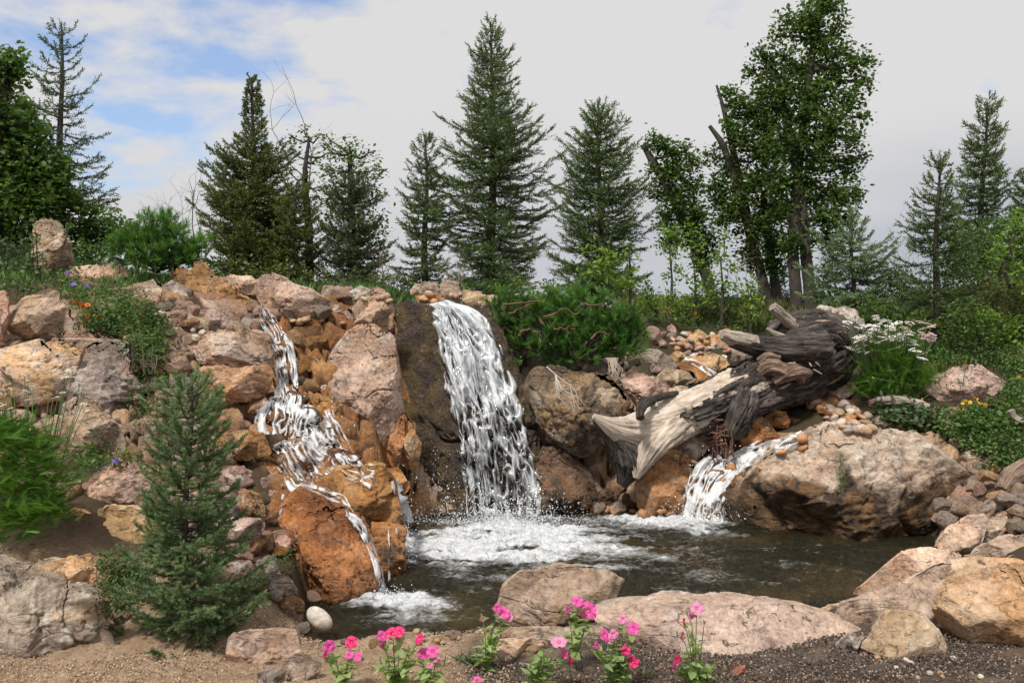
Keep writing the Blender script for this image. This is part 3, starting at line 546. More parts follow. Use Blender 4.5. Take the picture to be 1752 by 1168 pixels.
ROCKS = [
# ---- left bank, top
('boulder', 'tall tan boulder half hidden under the oak at the top of the left bank', 'tan', [(56,386),(88,371),(105,382),(123,415),(124,450),(116,485),(80,485),(60,450)], dict(D=9.6,T=.3,brk=3)),
('slab', 'long flat pale slab under the violet flowers, below the round pine bush', 'cream', [(84,481),(110,470),(130,459),(168,454),(211,451),(216,470),(216,500),(207,508),(185,499),(150,490),(110,494)], dict(p=4,T=.28,strata=(.05,6,.05))),
('boulder', 'pale boulder with a dark round hollow, overhanging on the left bank', 'pinktan', [(12,528),(39,508),(91,500),(109,522),(126,540),(128,552),(102,566),(46,578),(12,572),(6,550)], dict(D=7.6,T=.3)),
('boulder', 'pale boulder cut by the left picture edge beside the one with the hollow', 'pinktan', [(-35,505),(0,496),(12,503),(15,530),(10,565),(10,592),(-5,598),(-35,590)], dict(D=7.5)),
('stone', 'rounded brown stone wedged under the overhanging left bank boulder', 'grey', [(98,574),(118,558),(140,557),(155,567),(161,581),(150,588),(110,590)], dict(p=2.2,brk=0,rough=.45,facets=3)),
('boulder', 'big pale golden boulder spotted with lichen above the ferny clump', 'palegold', [(-30,600),(18,592),(42,580),(88,590),(140,606),(124,631),(118,664),(102,680),(21,696),(-30,702)], dict(D=6.95,T=.45,p=3.4,strata=(.1,4,.03))),
('boulder', 'broad weathered grey boulder with split layers beside the golden one', 'grey', [(81,588),(147,583),(225,590),(231,617),(218,640),(240,665),(242,700),(225,725),(200,745),(150,735),(118,690),(121,641)], dict(D=7.1,T=.4,p=3.2,strata=(.5,8,.06))),
('boulder', 'brown tapering boulder below the split grey one', 'tan', [(105,690),(135,672),(165,690),(200,730),(218,770),(200,792),(140,790),(108,765)], dict(D=6.6,T=.3,strata=(-.9,5,.03))),
('stone', 'small pale pointed stone among the orange flowers', 'cream', [(163,519),(178,504),(190,520),(215,522),(218,532),(180,535),(165,530)], {}),
('slab', 'thin dark layered slab right of the orange flowers', 'grey', [(168,538),(190,532),(221,532),(223,548),(205,561),(176,560)], dict(strata=(0,8,.08))),
('rock', 'tan block standing under the pine bush', 'tan', [(230,486),(262,478),(278,490),(281,515),(265,536),(243,536),(236,510)], {}),
('rock', 'grey split block right of the tan one under the pine bush', 'grey', [(279,490),(292,481),(310,488),(331,520),(329,529),(300,532),(281,525)], {}),
('boulder', 'large rusty streaked boulder leaning at the top left of the cascade', 'orange', [(293,471),(309,459),(330,463),(341,449),(357,453),(372,472),(388,480),(407,503),(440,515),(444,545),(436,568),(418,570),(400,557),(370,542),(341,534),(325,508),(309,487)], dict(p=3.2,T=.35,strata=(-.7,5,.05))),
('rock', 'beige rounded rock behind the rusty boulder at the cascade top', 'cream', [(378,476),(400,471),(425,472),(440,480),(442,505),(420,502),(396,492)], dict(D=9.3)),
('rock', 'pink blocky rock above the creeping plant', 'redpink', [(277,546),(290,530),(305,519),(317,530),(319,560),(300,563),(284,557)], {}),
('slab', 'reddish flat slab wedged under the rusty boulder', 'redpink', [(320,536),(345,531),(385,534),(398,548),(402,562),(370,568),(325,565)], dict(p=3.5)),
('stone', 'pink wedge stone left of the white pebbles', 'pinktan', [(284,556),(300,554),(318,572),(316,584),(296,578)], {}),
('stone', 'reddish wedge stone, upper of two beside the creeping plant', 'redpink', [(265,589),(290,580),(315,585),(317,601),(300,604),(275,597)], {}),
('stone', 'pale pink wedge stone, lower of two beside the creeping plant', 'pinktan', [(277,598),(295,592),(314,603),(316,622),(292,613)], {}),
('boulder', 'layered tan boulder on the left side of the cascade, upper of the overhanging pair', 'tan', [(322,590),(337,574),(378,566),(430,568),(455,572),(466,586),(470,608),(460,619),(440,624),(430,637),(380,634),(335,615)], dict(D=7.75,T=.42,p=3.5,strata=(-.25,7,.07))),
('boulder', 'layered brown boulder on the left side of the cascade, lower of the overhanging pair', 'orange', [(330,642),(345,625),(400,630),(462,628),(475,648),(462,668),(436,682),(400,688),(368,692),(340,672)], dict(D=7.5,T=.45,p=3.2,strata=(-.2,6,.06))),
('rock', 'dark wet red rock under the overhanging pair', 'wetbrown', [(375,690),(405,683),(434,676),(465,664),(475,682),(455,697),(412,704),(385,702)], {}),
# ---- top of the cascade
('boulder', 'broad weathered capstone lying across the head of the small cascade', 'pinktan', [(435,496),(440,478),(468,470),(486,474),(492,483),(517,492),(548,502),(565,512),(588,514),(585,528),(550,540),(523,549),(492,544),(462,534),(446,517)], dict(D=8.75,T=.45,p=3,strata=(-.3,6,.06))),
('rock', 'small grey rock on the ridge behind the capstone', 'grey', [(550,496),(557,488),(575,488),(587,499),(584,512),(560,512),(550,505)], dict(D=9.3)),
('stone', 'small flat red stone on the ridge between two grey rocks', 'redpink', [(583,494),(590,490),(602,490),(604,497),(592,501)], dict(D=9.3)),
('rock', 'dark pointed rock leaning on the ridge above the square rock', 'lichen', [(585,513),(592,500),(615,489),(630,491),(636,503),(615,512),(608,524),(593,527)], dict(D=9.1)),
('stone', 'flat reddish stone on the ridge right of the pointed rock', 'redpink', [(630,496),(645,491),(656,494),(662,505),(650,508),(635,504)], dict(D=9.2)),
('boulder', 'squarish tan rock perched between the two waterfalls', 'tan', [(603,524),(616,509),(643,502),(665,511),(673,534),(672,556),(659,565),(634,560),(610,565),(602,552)], dict(D=8.85,T=.3,p=3.4)),
('rock', 'reddish angular rock with a cut face beneath the capstone', 'redpink', [(560,545),(575,535),(595,528),(604,535),(604,556),(590,567),(576,565),(564,555)], dict(D=8.8,p=3.4)),
('boulder', 'tall tan egg-shaped boulder standing between the small cascade and the main waterfall', 'pinktan', [(557,604),(570,583),(590,570),(616,562),(640,558),(665,565),(677,580),(681,640),(687,685),(686,728),(668,762),(650,787),(620,790),(600,772),(583,745),(565,710),(548,673),(550,632)], dict(D=8.25,T=.55,p=2.9,strata=(1.2,4,.025))),
('rock', 'dark red sliver of rock at the foot of the tall egg-shaped boulder', 'wetorange', [(656,770),(680,722),(690,703),(694,742),(682,792),(664,802)], dict(D=8.15,T=.2)),
('rock', 'ochre wedge leaning on the foot of the dark mossy face', 'orange', [(688,703),(703,725),(719,760),(717,792),(700,803),(682,790)], dict(D=8.2,T=.22)),
('rock', 'brown knobbly rock right of the cascade head', 'orange', [(508,556),(535,548),(562,556),(578,572),(562,602),(535,614),(510,602)], dict(D=8.65)),
('rock', 'brown block beside the white water, against the tall boulder', 'orange', [(511,613),(545,608),(556,630),(552,652),(538,662),(508,660),(506,635)], dict(D=8.3)),
('cliff_rock', 'dark mossy rock face behind the main waterfall', 'fallrock', [(674,528),(690,515),(760,514),(825,532),(868,580),(903,636),(914,720),(920,800),(932,890),(930,960),(840,980),(718,960),(700,890),(700,820),(712,770),(694,700),(679,620)], dict(D=9.25,T=.55,p=4.5,tilt=.12,brk=0,facets=4,steep=.3,strata=(1.3,3,.01),rough=1.1)),
# ---- small cascade, lower
('boulder', 'great rusty boulder with water trickling down it, standing in the pool', 'wetorange', [(482,843),(502,833),(537,849),(576,873),(604,887),(625,905),(638,942),(646,977),(646,1012),(625,1034),(598,1066),(572,1068),(545,1050),(520,1030),(506,998),(502,956),(507,928),(493,907),(481,882),(476,861)], dict(D=6.2,T=.5,p=2.7,strata=(-1.2,5,.05))),
('boulder', 'rusty ledge above the great rusty boulder', 'wetorange', [(520,826),(545,806),(576,800),(605,806),(632,808),(673,817),(684,847),(684,900),(638,908),(606,896),(585,877),(550,862)], dict(D=6.95,T=.5,p=3.2,tilt=.25)),
('rock', 'rusty square block with water spilling over its lip at the pool edge', 'wetorange', [(636,903),(660,899),(688,903),(695,918),(693,950),(692,1000),(675,1008),(655,1008),(650,960),(637,930)], dict(D=6.65,T=.25,p=4)),
('stone', 'smooth orange stone on top of the rusty ledge', 'wetorange', [(618,797),(640,786),(660,793),(664,812),(642,816),(624,811)], dict(D=7.2,p=2.2,brk=0,rough=.45,facets=3)),
('rock', 'orange stone curving round the right end of the rusty ledge', 'wetorange', [(658,803),(680,798),(692,812),(700,825),(702,842),(692,850),(678,825)], dict(D=7.2,p=2.3)),
('rock', 'dark red block left of the trickling water', 'redpink', [(446,820),(465,813),(483,822),(482,850),(477,885),(462,897),(449,870)], dict(D=6.7,T=.2,p=3.4)),
('stone', 'rounded pinkish brown stone beside the great rusty boulder', 'redpink', [(459,915),(475,904),(490,906),(502,925),(503,937),(495,957),(478,957),(463,945)], dict(D=6.1,T=.13,p=2.2,brk=0,rough=.45,facets=3)),
('slab', 'flat brown stone at the left end of the middle step of the cascade', 'orange', [(412,797),(450,790),(482,798),(474,815),(447,823),(425,815)], dict(D=6.95)),
('slab', 'rusty rock shelf under the middle of the small cascade', 'wetorange', [(418,712),(450,695),(500,684),(560,690),(590,730),(600,770),(560,800),(500,815),(470,800),(455,770),(430,745)], dict(D=7.75,T=.45,p=3.4,tilt=.4)),
('slab', 'lower rusty rock shelf the small cascade slides across', 'wetorange', [(455,790),(500,770),(570,770),(625,790),(620,825),(575,850),(520,850),(480,840),(462,815)], dict(D=7.2,T=.45,p=3.4,tilt=.4)),
('rock', 'brown ledge at the back of the cascade channel', 'wetorange', [(450,545),(475,535),(505,560),(520,600),(512,650),(475,655),(462,620),(466,590)], dict(D=8.75,T=.3,tilt=.2)),
('rock', 'wet brown rock under the white chute of the cascade', 'wetbrown', [(440,640),(475,628),(520,650),(545,690),(500,712),(440,705)], dict(D=8.15,T=.35,tilt=.3)),
('slab', 'flat red stone, highest of the stack beside the young spruce', 'redpink', [(366,807),(385,797),(418,796),(431,806),(426,822),(395,826),(372,822)], dict(D=6.05,p=4,T=.16)),
('slab', 'tilted thin red stone, second in the stack beside the young spruce', 'redpink', [(374,832),(392,832),(414,850),(412,858),(398,856),(378,845)], dict(D=6.0)),
('slab', 'wide flat pinkish stone, third in the stack beside the young spruce', 'redpink', [(368,892),(395,886),(440,887),(455,898),(449,918),(415,922),(376,914)], dict(D=5.85,p=4,T=.2)),
('slab', 'thin tilted stone right below the wide flat pinkish one', 'redpink', [(386,930),(408,928),(434,950),(432,960),(406,948)], dict(D=5.75)),
('rock', 'mottled pink stone low in the stack beside the young spruce', 'redpink', [(380,964),(405,958),(428,960),(434,976),(420,992),(385,990)], dict(D=5.65)),
('rock', 'orange rock streaked with mud left of the dark red block', 'orange', [(405,832),(440,838),(452,868),(456,895),(434,892),(408,878)], dict(D=6.35)),
('rock', 'orange pillar of rock below the mud streaked one', 'orange', [(432,915),(455,905),(464,930),(470,965),(445,985),(426,960)], dict(D=6.05)),
('rock', 'orange stone at the left end of the middle cascade step', 'orange', [(380,702),(405,698),(416,713),(417,737),(402,744),(378,738)], dict(D=7.2)),
('slab', 'layered orange stone at the left bank below the middle step', 'orange', [(372,748),(410,738),(447,741),(458,755),(462,777),(430,785),(378,778)], dict(D=6.9,T=.3,p=3.6,strata=(0,7,.07))),
('rock', 'square grey block on the left shore of the pool', 'grey', [(438,962),(460,951),(479,956),(480,987),(460,994),(438,986)], dict(D=5.75,p=4)),
('rock', 'grey tan block sloping to the left shore of the pool', 'grey', [(438,1000),(470,985),(497,984),(505,1000),(508,1022),(514,1040),(480,1038),(446,1028)], dict(D=5.5,T=.2,p=3.5)),
('stone', 'smooth white stone at the water edge of the left shore', 'whitestone', ov(547,1057,26,16,40,28), dict(D=5.25,T=.07,p=2.2,brk=0,rough=.1,strata=(0,1,0),facets=0)),
('rock', 'oblong pinkish block lying on the sand beside the young spruce', 'pinktan', [(388,1103),(400,1090),(440,1081),(500,1074),(511,1083),(510,1105),(482,1135),(432,1150),(400,1151),(389,1132)], dict(D=4.72,T=.13,rough=.5,brk=12,p=5,facets=5,strata=(.15,5,.05))),
('rock', 'half buried grey stone in the sand right of the oblong block', 'grey', [(490,1135),(512,1117),(540,1128),(548,1150),(540,1175),(500,1180),(478,1155)], dict(D=4.5,T=.12)),
('rock', 'small half buried stone below the oblong block', 'grey', [(440,1150),(470,1140),(492,1150),(490,1172),(450,1175)], dict(D=4.45,T=.1)),
('boulder', 'pale orange rock, left piece of the cracked ledge behind the spruce', 'paleorange', [(96,876),(130,871),(150,875),(174,890),(168,925),(130,928),(104,918)], dict(D=5.85,T=.3,p=3.4)),
('boulder', 'pale orange rock, right piece of the cracked ledge behind the spruce', 'paleorange', [(161,872),(200,866),(235,870),(262,893),(290,930),(270,945),(215,932),(175,925)], dict(D=5.85,T=.35,p=3.6)),
('rock', 'brown shaded rock beneath the pale orange ledge', 'orange', [(104,915),(165,925),(270,932),(290,948),(262,975),(200,980),(150,975),(112,955)], dict(D=5.72,T=.3)),
('boulder', 'striped pinkish grey rock above the pale orange ledge', 'pinktan', [(136,832),(175,812),(200,791),(228,789),(246,802),(255,830),(243,857),(205,866),(165,864)], dict(D=6.2,T=.3,strata=(.7,8,.05))),
('boulder', 'large grey boulder with tan patches in the bottom left corner', 'lichen', [(-40,970),(10,958),(60,966),(95,958),(140,956),(160,972),(166,1005),(180,1045),(186,1090),(180,1140),(120,1165),(40,1160),(-40,1150)], dict(D=4.84,T=.34,p=3.8,strata=(.6,4,.02))),
('rock', 'pale orange cap rock on the corner boulder', 'paleorange', [(65,968),(95,955),(145,949),(160,965),(162,1000),(140,990),(105,980)], dict(D=4.66,T=.13)),
('rock', 'pale splintered rock behind the lower branches of the young spruce', 'grey', [(207,1012),(230,990),(264,978),(266,1000),(248,1030),(214,1042)], dict(D=5.3,strata=(.7,8,.08))),
('rock', 'short grey stone poking out of the feathery clump', 'grey', [(54,768),(80,759),(95,774),(76,792),(58,788)], dict(D=5.6,T=.1)),
('rock', 'grey sloping rock at the left picture edge beneath the golden boulder', 'lichen', [(-30,712),(10,700),(45,705),(30,730),(0,745),(-30,750)], dict(D=6.4)),
# ---- waterfall crest
('rock', 'upright grey rock at the crest of the main waterfall', 'grey', [(752,486),(770,479),(784,482),(791,505),(789,526),(776,524),(760,511)], dict(D=9.55,p=4)),
('rock', 'pink block on the pile left of the waterfall crest', 'redpink', [(718,487),(728,481),(748,482),(752,498),(735,504),(717,502)], dict(D=9.7,p=4)),
('slab', 'flat brown stone the main waterfall slides over', 'orange', [(710,507),(730,501),(760,503),(768,513),(745,521),(718,521)], dict(D=9.6)),
('rock', 'small rounded rock on the left end of the crest pile', 'pinktan', [(701,497),(711,485),(719,487),(718,503),(704,505)], dict(D=9.75)),
('boulder', 'golden tan rock right of the waterfall crest', 'paleorange', [(788,503),(795,495),(820,499),(839,508),(839,524),(815,534),(798,528),(787,515)], dict(D=9.7)),
('stone', 'flat cream stone beside the golden crest rock', 'cream', [(826,508),(838,504),(856,506),(860,516),(840,520)], dict(D=9.8)),
# ---- right of the waterfall
('boulder', 'broad dark boulder with a pale orange underside right of the main waterfall', 'cavebrown', [(893,622),(945,629),(990,641),(1035,648),(1062,665),(1072,690),(1066,715),(1045,735),(1012,775),(985,785),(958,762),(930,722),(908,675)], dict(D=8.95,T=.55,p=3.4,strata=(-.35,4,.05))),
('boulder', 'mossy brown boulder at water level right of the main waterfall', 'wetbrown', [(913,802),(930,770),(960,764),(990,783),(1012,800),(1020,840),(1017,885),(975,895),(930,892),(918,850)], dict(D=8.9,T=.35)),
('boulder', 'dark rock deep under the fallen trunk', 'wetbrown', [(1005,785),(1045,755),(1085,780),(1102,830),(1098,885),(1050,892),(1015,885)], dict(D=9.15,T=.3)),
('boulder', 'round ochre boulder under the middle of the fallen trunk', 'orange', [(1100,800),(1114,777),(1145,768),(1181,782),(1206,804),(1211,818),(1200,850),(1166,885),(1100,890),(1092,842)], dict(D=8.75,T=.4,p=2.6)),
('boulder', 'pale pinkish boulder above the bleached end of the fallen trunk', 'pinktan', [(1062,642),(1080,632),(1110,644),(1138,659),(1144,672),(1120,695),(1090,705),(1070,695),(1064,665)], dict(D=9.3,T=.3)),
('rock', 'brown boulder with rusty stains behind the bleached tip', 'tan', [(1000,650),(1030,642),(1062,660),(1074,690),(1058,706),(1020,708),(1000,690)], dict(D=8.95,T=.3)),
('rock', 'dark brown rock under the edge of the pine bush', 'grey', [(995,618),(1030,613),(1043,630),(1042,644),(998,642)], dict(D=9.45)),
('rock', 'pale grey green rock at the right end of the pine bush', 'lichen', [(1092,596),(1120,598),(1150,610),(1160,626),(1145,634),(1110,640),(1094,625)], dict(D=10.3)),
('rock', 'lichened rock with a dark underside beside the upper stream', 'lichen', [(1120,643),(1145,629),(1184,636),(1195,645),(1165,660),(1140,666),(1125,655)], dict(D=9.9,T=.22)),
('rock', 'cream flat rock behind the streak of bare wood', 'cream', [(1140,668),(1160,660),(1178,662),(1170,676),(1145,682)], dict(D=9.6)),
('rock', 'red brown rock tucked under the fallen trunk', 'redpink', [(1146,757),(1165,747),(1200,747),(1214,765),(1212,780),(1190,786),(1158,772)], dict(D=8.95,T=.2)),
('stone', 'small orange stone at the left edge of the right hand cascade', 'orange', [(1207,810),(1220,802),(1238,805),(1238,817),(1214,820)], dict(D=8.75)),
('stone', 'small pinkish stone against the round ochre boulder', 'pinktan', [(1196,791),(1205,782),(1215,788),(1209,799)], dict(D=8.85)),
('rock', 'orange block at the top of the upper stream', 'paleorange', [(1146,608),(1160,600),(1175,605),(1174,617),(1154,619)], dict(D=10.7)),
('slab', 'tan slab with water sliding past its upper side', 'paleorange', [(1157,621),(1175,616),(1198,628),(1193,636),(1165,630)], dict(D=10.5)),
('boulder', 'wide golden slab between the two threads of the upper stream', 'paleorange', [(1178,611),(1210,604),(1240,611),(1248,630),(1240,645),(1215,641),(1188,624)], dict(D=10.6,T=.3,tilt=.3)),
('slab', 'long wet slab the upper stream runs down', 'wetorange', [(1160,622),(1195,618),(1235,645),(1250,665),(1210,668),(1180,650)], dict(D=10.35,T=.22,tilt=.5)),
('stone', 'upright pink stone in the upper rubble', 'redpink', [(1141,559),(1148,555),(1156,556),(1158,575),(1151,586),(1144,576)], dict(D=12.0)),
('rock', 'golden rough rock at the top of the stream rubble', 'paleorange', [(1168,588),(1178,572),(1195,564),(1216,578),(1213,595),(1200,605),(1178,600)], dict(D=11.3)),
('stone', 'pink block at the left end of the stream rubble', 'redpink', [(1097,554),(1112,549),(1126,556),(1123,567),(1099,567)], dict(D=12.2,p=4)),
('stone', 'greyish square stone in the upper rubble', 'redpink', [(1119,573),(1134,567),(1143,578),(1136,586),(1121,584)], dict(D=11.7)),
('stone', 'pointed purplish stone in the upper rubble', 'redpink', [(1151,587),(1161,578),(1170,592),(1164,602),(1152,598)], dict(D=11.3)),
('boulder', 'big brown rock under the broken limb of the fallen trunk', 'grey', [(1243,594),(1265,587),(1290,595),(1294,610),(1278,628),(1255,624),(1244,607)], dict(D=10.9,T=.25)),
('rock', 'tan rock with a dark edge under the fallen trunk limb', 'tan', [(1281,612),(1298,599),(1317,597),(1316,617),(1302,632),(1284,630)], dict(D=10.7)),
('stone', 'grey stone at the foot of the upper stream', 'grey', [(1257,637),(1270,628),(1282,637),(1274,648),(1260,645)], dict(D=10.5)),
('rock', 'pinkish rock right of the fallen trunk root end', 'pinktan', [(1393,673),(1410,658),(1440,652),(1465,655),(1458,672),(1442,688),(1400,690)], dict(D=9.9,T=.2)),
('stone', 'squarish brown stone in the shade of the root end', 'grey', [(1378,686),(1390,680),(1397,687),(1391,698),(1380,697)], dict(D=9.8)),
('rock', 'orange rock in the stream behind the burl', 'wetorange', [(1306,717),(1325,702),(1346,704),(1353,720),(1346,734),(1320,731)], dict(D=9.5)),
('boulder', 'smooth ochre mound in the stream under the burl', 'wetorange', [(1258,748),(1276,722),(1300,713),(1326,733),(1337,748),(1312,770),(1272,772)], dict(D=9.2,T=.3,p=2.4)),
('rock', 'dark speckled rock between the stream and the big boulder', 'lichen', [(1380,747),(1394,730),(1430,716),(1443,724),(1440,744),(1412,758),(1385,760)], dict(D=9.1,T=.2)),
('stone', 'smooth tan oval stone sitting in the rushing water', 'tan', [(1293,797),(1300,792),(1316,802),(1319,812),(1306,813)], dict(D=8.45,p=2.2,brk=0,rough=.45,facets=3)),
('rock', 'flat wet stone at the top of the right hand cascade', 'wetorange', [(1308,792),(1330,780),(1354,783),(1352,796),(1325,803)], dict(D=8.7)),
('rock', 'wet rock in the middle of the right hand cascade', 'wetorange', [(1250,822),(1275,806),(1292,820),(1287,838),(1258,840)], dict(D=8.5)),
('rock', 'wet ledge under the right hand cascade', 'wetorange', [(1185,835),(1230,818),(1290,810),(1300,850),(1270,885),(1210,895),(1170,880)], dict(D=8.75,T=.4,tilt=.3)),
('rock', 'brown ledge higher in the right hand cascade', 'wetorange', [(1225,790),(1260,770),(1330,765),(1360,780),(1340,810),(1280,820),(1235,815)], dict(D=9.05,T=.35,tilt=.3)),
('boulder', 'huge tan boulder with a dark wet lower face on the right side of the pool', 'bigboulder', [(1255,852),(1285,830),(1320,810),(1345,785),(1380,765),(1420,745),(1470,736),(1530,736),(1600,743),(1637,756),(1664,788),(1702,813),(1708,830),(1688,852),(1672,882),(1612,900),(1570,930),(1520,950),(1470,964),(1430,962),(1395,945),(1340,938),(1285,915),(1256,892)], dict(D=8.1,T=.78,p=3.0,facets=12,strata=(.35,4,.055),steep=1.0)),
('boulder', 'flat topped pale rock on the right slope beside the white yarrow', 'pinkslab', [(1586,652),(1600,641),(1625,637),(1660,627),(1682,626),(1706,640),(1724,650),(1713,664),(1690,684),(1660,694),(1620,696),(1594,672)], dict(D=9.6,T=.4,p=4)),
# ---- right shore
('rock', 'pale angular rock at the water edge below the huge boulder', 'cream', [(1596,936),(1620,908),(1660,885),(1674,880),(1692,888),(1684,912),(1676,932),(1650,948),(1605,950)], dict(D=6.95,T=.2,brk=14,rough=.6,p=4)),
('rock', 'brown rock leaning behind the pale angular one', 'tan', [(1684,908),(1700,885),(1715,879),(1724,888),(1712,907),(1692,928),(1680,934)], dict(D=7.05)),
('rock', 'flat grey purple rock at the right end of the huge boulder', 'grey', [(1680,864),(1695,852),(1720,854),(1747,861),(1750,873),(1726,888),(1700,884),(1684,874)], dict(D=7.5)),
('boulder', 'brown pink boulder at the right picture edge behind the pyramid', 'pinktan', [(1660,945),(1690,930),(1730,917),(1780,912),(1790,950),(1770,962),(1720,970),(1680,960)], dict(D=6.6,T=.25)),
('rock', 'dark rock in the gap at the right picture edge', 'grey', [(1702,966),(1740,952),(1785,948),(1785,992),(1735,986)], dict(D=6.2)),
('boulder', 'long cream boulder rising from the pool behind the front slab', 'cream', [(1466,1030),(1480,1003),(1510,973),(1550,949),(1575,942),(1620,949),(1645,954),(1670,947),(1692,955),(1702,966),(1692,990),(1640,1010),(1580,1022),(1530,1032),(1490,1040)], dict(D=6.05,T=.35,p=4,brk=12,rough=.7)),
('boulder', 'sloping purplish tan slab between the cream boulder and the pale front block', 'pinkslab', [(1425,1058),(1470,1036),(1530,1018),(1590,985),(1650,963),(1670,975),(1658,1002),(1642,1032),(1605,1060),(1560,1070),(1520,1092),(1480,1115),(1445,1098)], dict(D=5.2,T=.35,p=4,brk=14,rough=.7,strata=(.5,5,.05))),
('boulder', 'pale angular block in front of the purplish slab', 'cream', [(1476,1112),(1500,1098),(1510,1062),(1545,1048),(1585,1058),(1603,1078),(1613,1105),(1602,1132),(1594,1139),(1550,1130),(1508,1114)], dict(D=4.72,T=.18,p=5,facets=3,brk=16,rough=.55,steep=.7)),
('boulder', 'orange tan pyramid shaped rock in the bottom right', 'paleorange', [(1606,1088),(1625,1045),(1650,995),(1668,966),(1692,966),(1720,982),(1790,1000),(1800,1120),(1720,1116),(1660,1100)], dict(D=4.9,T=.36,p=4.5,facets=3,brk=16,rough=.6,steep=1.3,strata=(-.8,4,.03))),
('boulder', 'pinkish rock behind the pyramid at the right picture edge', 'pinkslab', [(1690,968),(1715,960),(1790,982),(1795,1030),(1730,1010)], dict(D=5.6,T=.3)),
('slab', 'thin tan rock lying between the flat pink slab and the cream boulder', 'cream', [(1388,1048),(1420,1035),(1460,1026),(1474,1035),(1448,1050),(1415,1055)], dict(D=5.75,T=.15)),
('slab', 'long flat pink slab along the front rim of the pool', 'pinkslab', [(1015,1052),(1070,1038),(1140,1031),(1200,1033),(1290,1036),(1360,1043),(1420,1058),(1462,1080),(1482,1097),(1474,1114),(1420,1106),(1370,1120),(1320,1131),(1280,1136),(1200,1128),(1120,1110),(1050,1085)], dict(D=5.06,T=.42,p=3.6,facets=5,strata=(.02,4,.03),steep=.5,tilt=1.0)),
('rock', 'brown chipped corner piece at the right end of the flat pink slab', 'grey', [(1428,1102),(1460,1081),(1480,1089),(1483,1110),(1445,1112)], dict(D=4.8,T=.12)),
('boulder', 'pinkish grey boulder sitting on the front rim in the middle of the pool edge', 'pinktan', [(851,1033),(863,1016),(900,986),(940,981),(963,968),(1003,975),(1033,985),(1064,1006),(1068,1031),(1040,1057),(980,1067),(934,1074),(877,1059),(854,1046)], dict(D=5.38,T=.3,p=3.6,brk=14,rough=.8,facets=8,strata=(-.35,5,.05))),
('slab', 'sand covered tan slab under the middle boulder', 'tan', [(826,1088),(870,1078),(960,1078),(1050,1072),(1090,1084),(1080,1104),(1000,1112),(900,1112),(845,1106)], dict(D=5.02,T=.22,p=3.5,tilt=.8)),
('stone', 'pale flat patch of rock showing through the soil left of centre', 'cream', [(838,1108),(860,1094),(905,1092),(940,1095),(930,1110),(880,1118)], dict(D=4.85,T=.14)),
('stone', 'small red stone on the gravel in the foreground', 'redpebble', [(1249,1147),(1256,1138),(1268,1136),(1277,1147),(1269,1160),(1253,1159)], dict(D=4.5,T=.03)),
('stone', 'pointed pinkish stone on the sandy rim behind the petunias', 'pinktan', [(706,1114),(720,1098),(738,1087),(755,1094),(765,1108),(760,1120),(728,1122)], dict(D=5.0,T=.1)),
('stone', 'low reddish stone right of the pointed one on the rim', 'redpink', [(762,1108),(772,1103),(788,1107),(800,1114),(784,1122),(765,1120)], dict(D=4.95,T=.08)),
('stone', 'rusty stone on the bank at the far right of the slope', 'tan', [(1715,800),(1735,785),(1765,790),(1770,815),(1735,830),(1718,820)], dict(D=8.0)),
]
for nm, lb, mt_, pg, kw in ROCKS:
    rock(nm, lb, mt_, pg, **kw)
import re
# ------------------------------------------------------------------ rubble and pebbles, set down on what is already there
NT = (len(gp)-1)*(len(gd)-1)
_bvh = [None]
def rebuild(): _bvh[0] = BVHTree.FromPolygons(np.concatenate(_bv).tolist(), _bf, all_triangles=False)
NTF = NT
rebuild()
O3 = Vector((0, 0, H0))
def hit(px, py):
    d = Vector(((px-CX)/F, 1, (CY-py)/F)); ln = d.length; r = _bvh[0].ray_cast(O3, d/ln)
    if r[0] is None: return None
    return r[0], r[1], r[2]
def inpoly(px, py, poly):
    c = False; n = len(poly); j = n-1
    for i in range(n):
        xi, yi = poly[i]; xj, yj = poly[j]
        if (yi > py) != (yj > py) and px < (xj-xi)*(py-yi)/(yj-yi)+xi: c = not c
        j = i
    return c
def samples(poly, n, rs):
    xs = [p[0] for p in poly]; ys = [p[1] for p in poly]; out = []
    while len(out) < n:
        x, y = rs.uniform(min(xs), max(xs)), rs.uniform(min(ys), max(ys))
        if inpoly(x, y, poly): out.append((x, y))
    return out
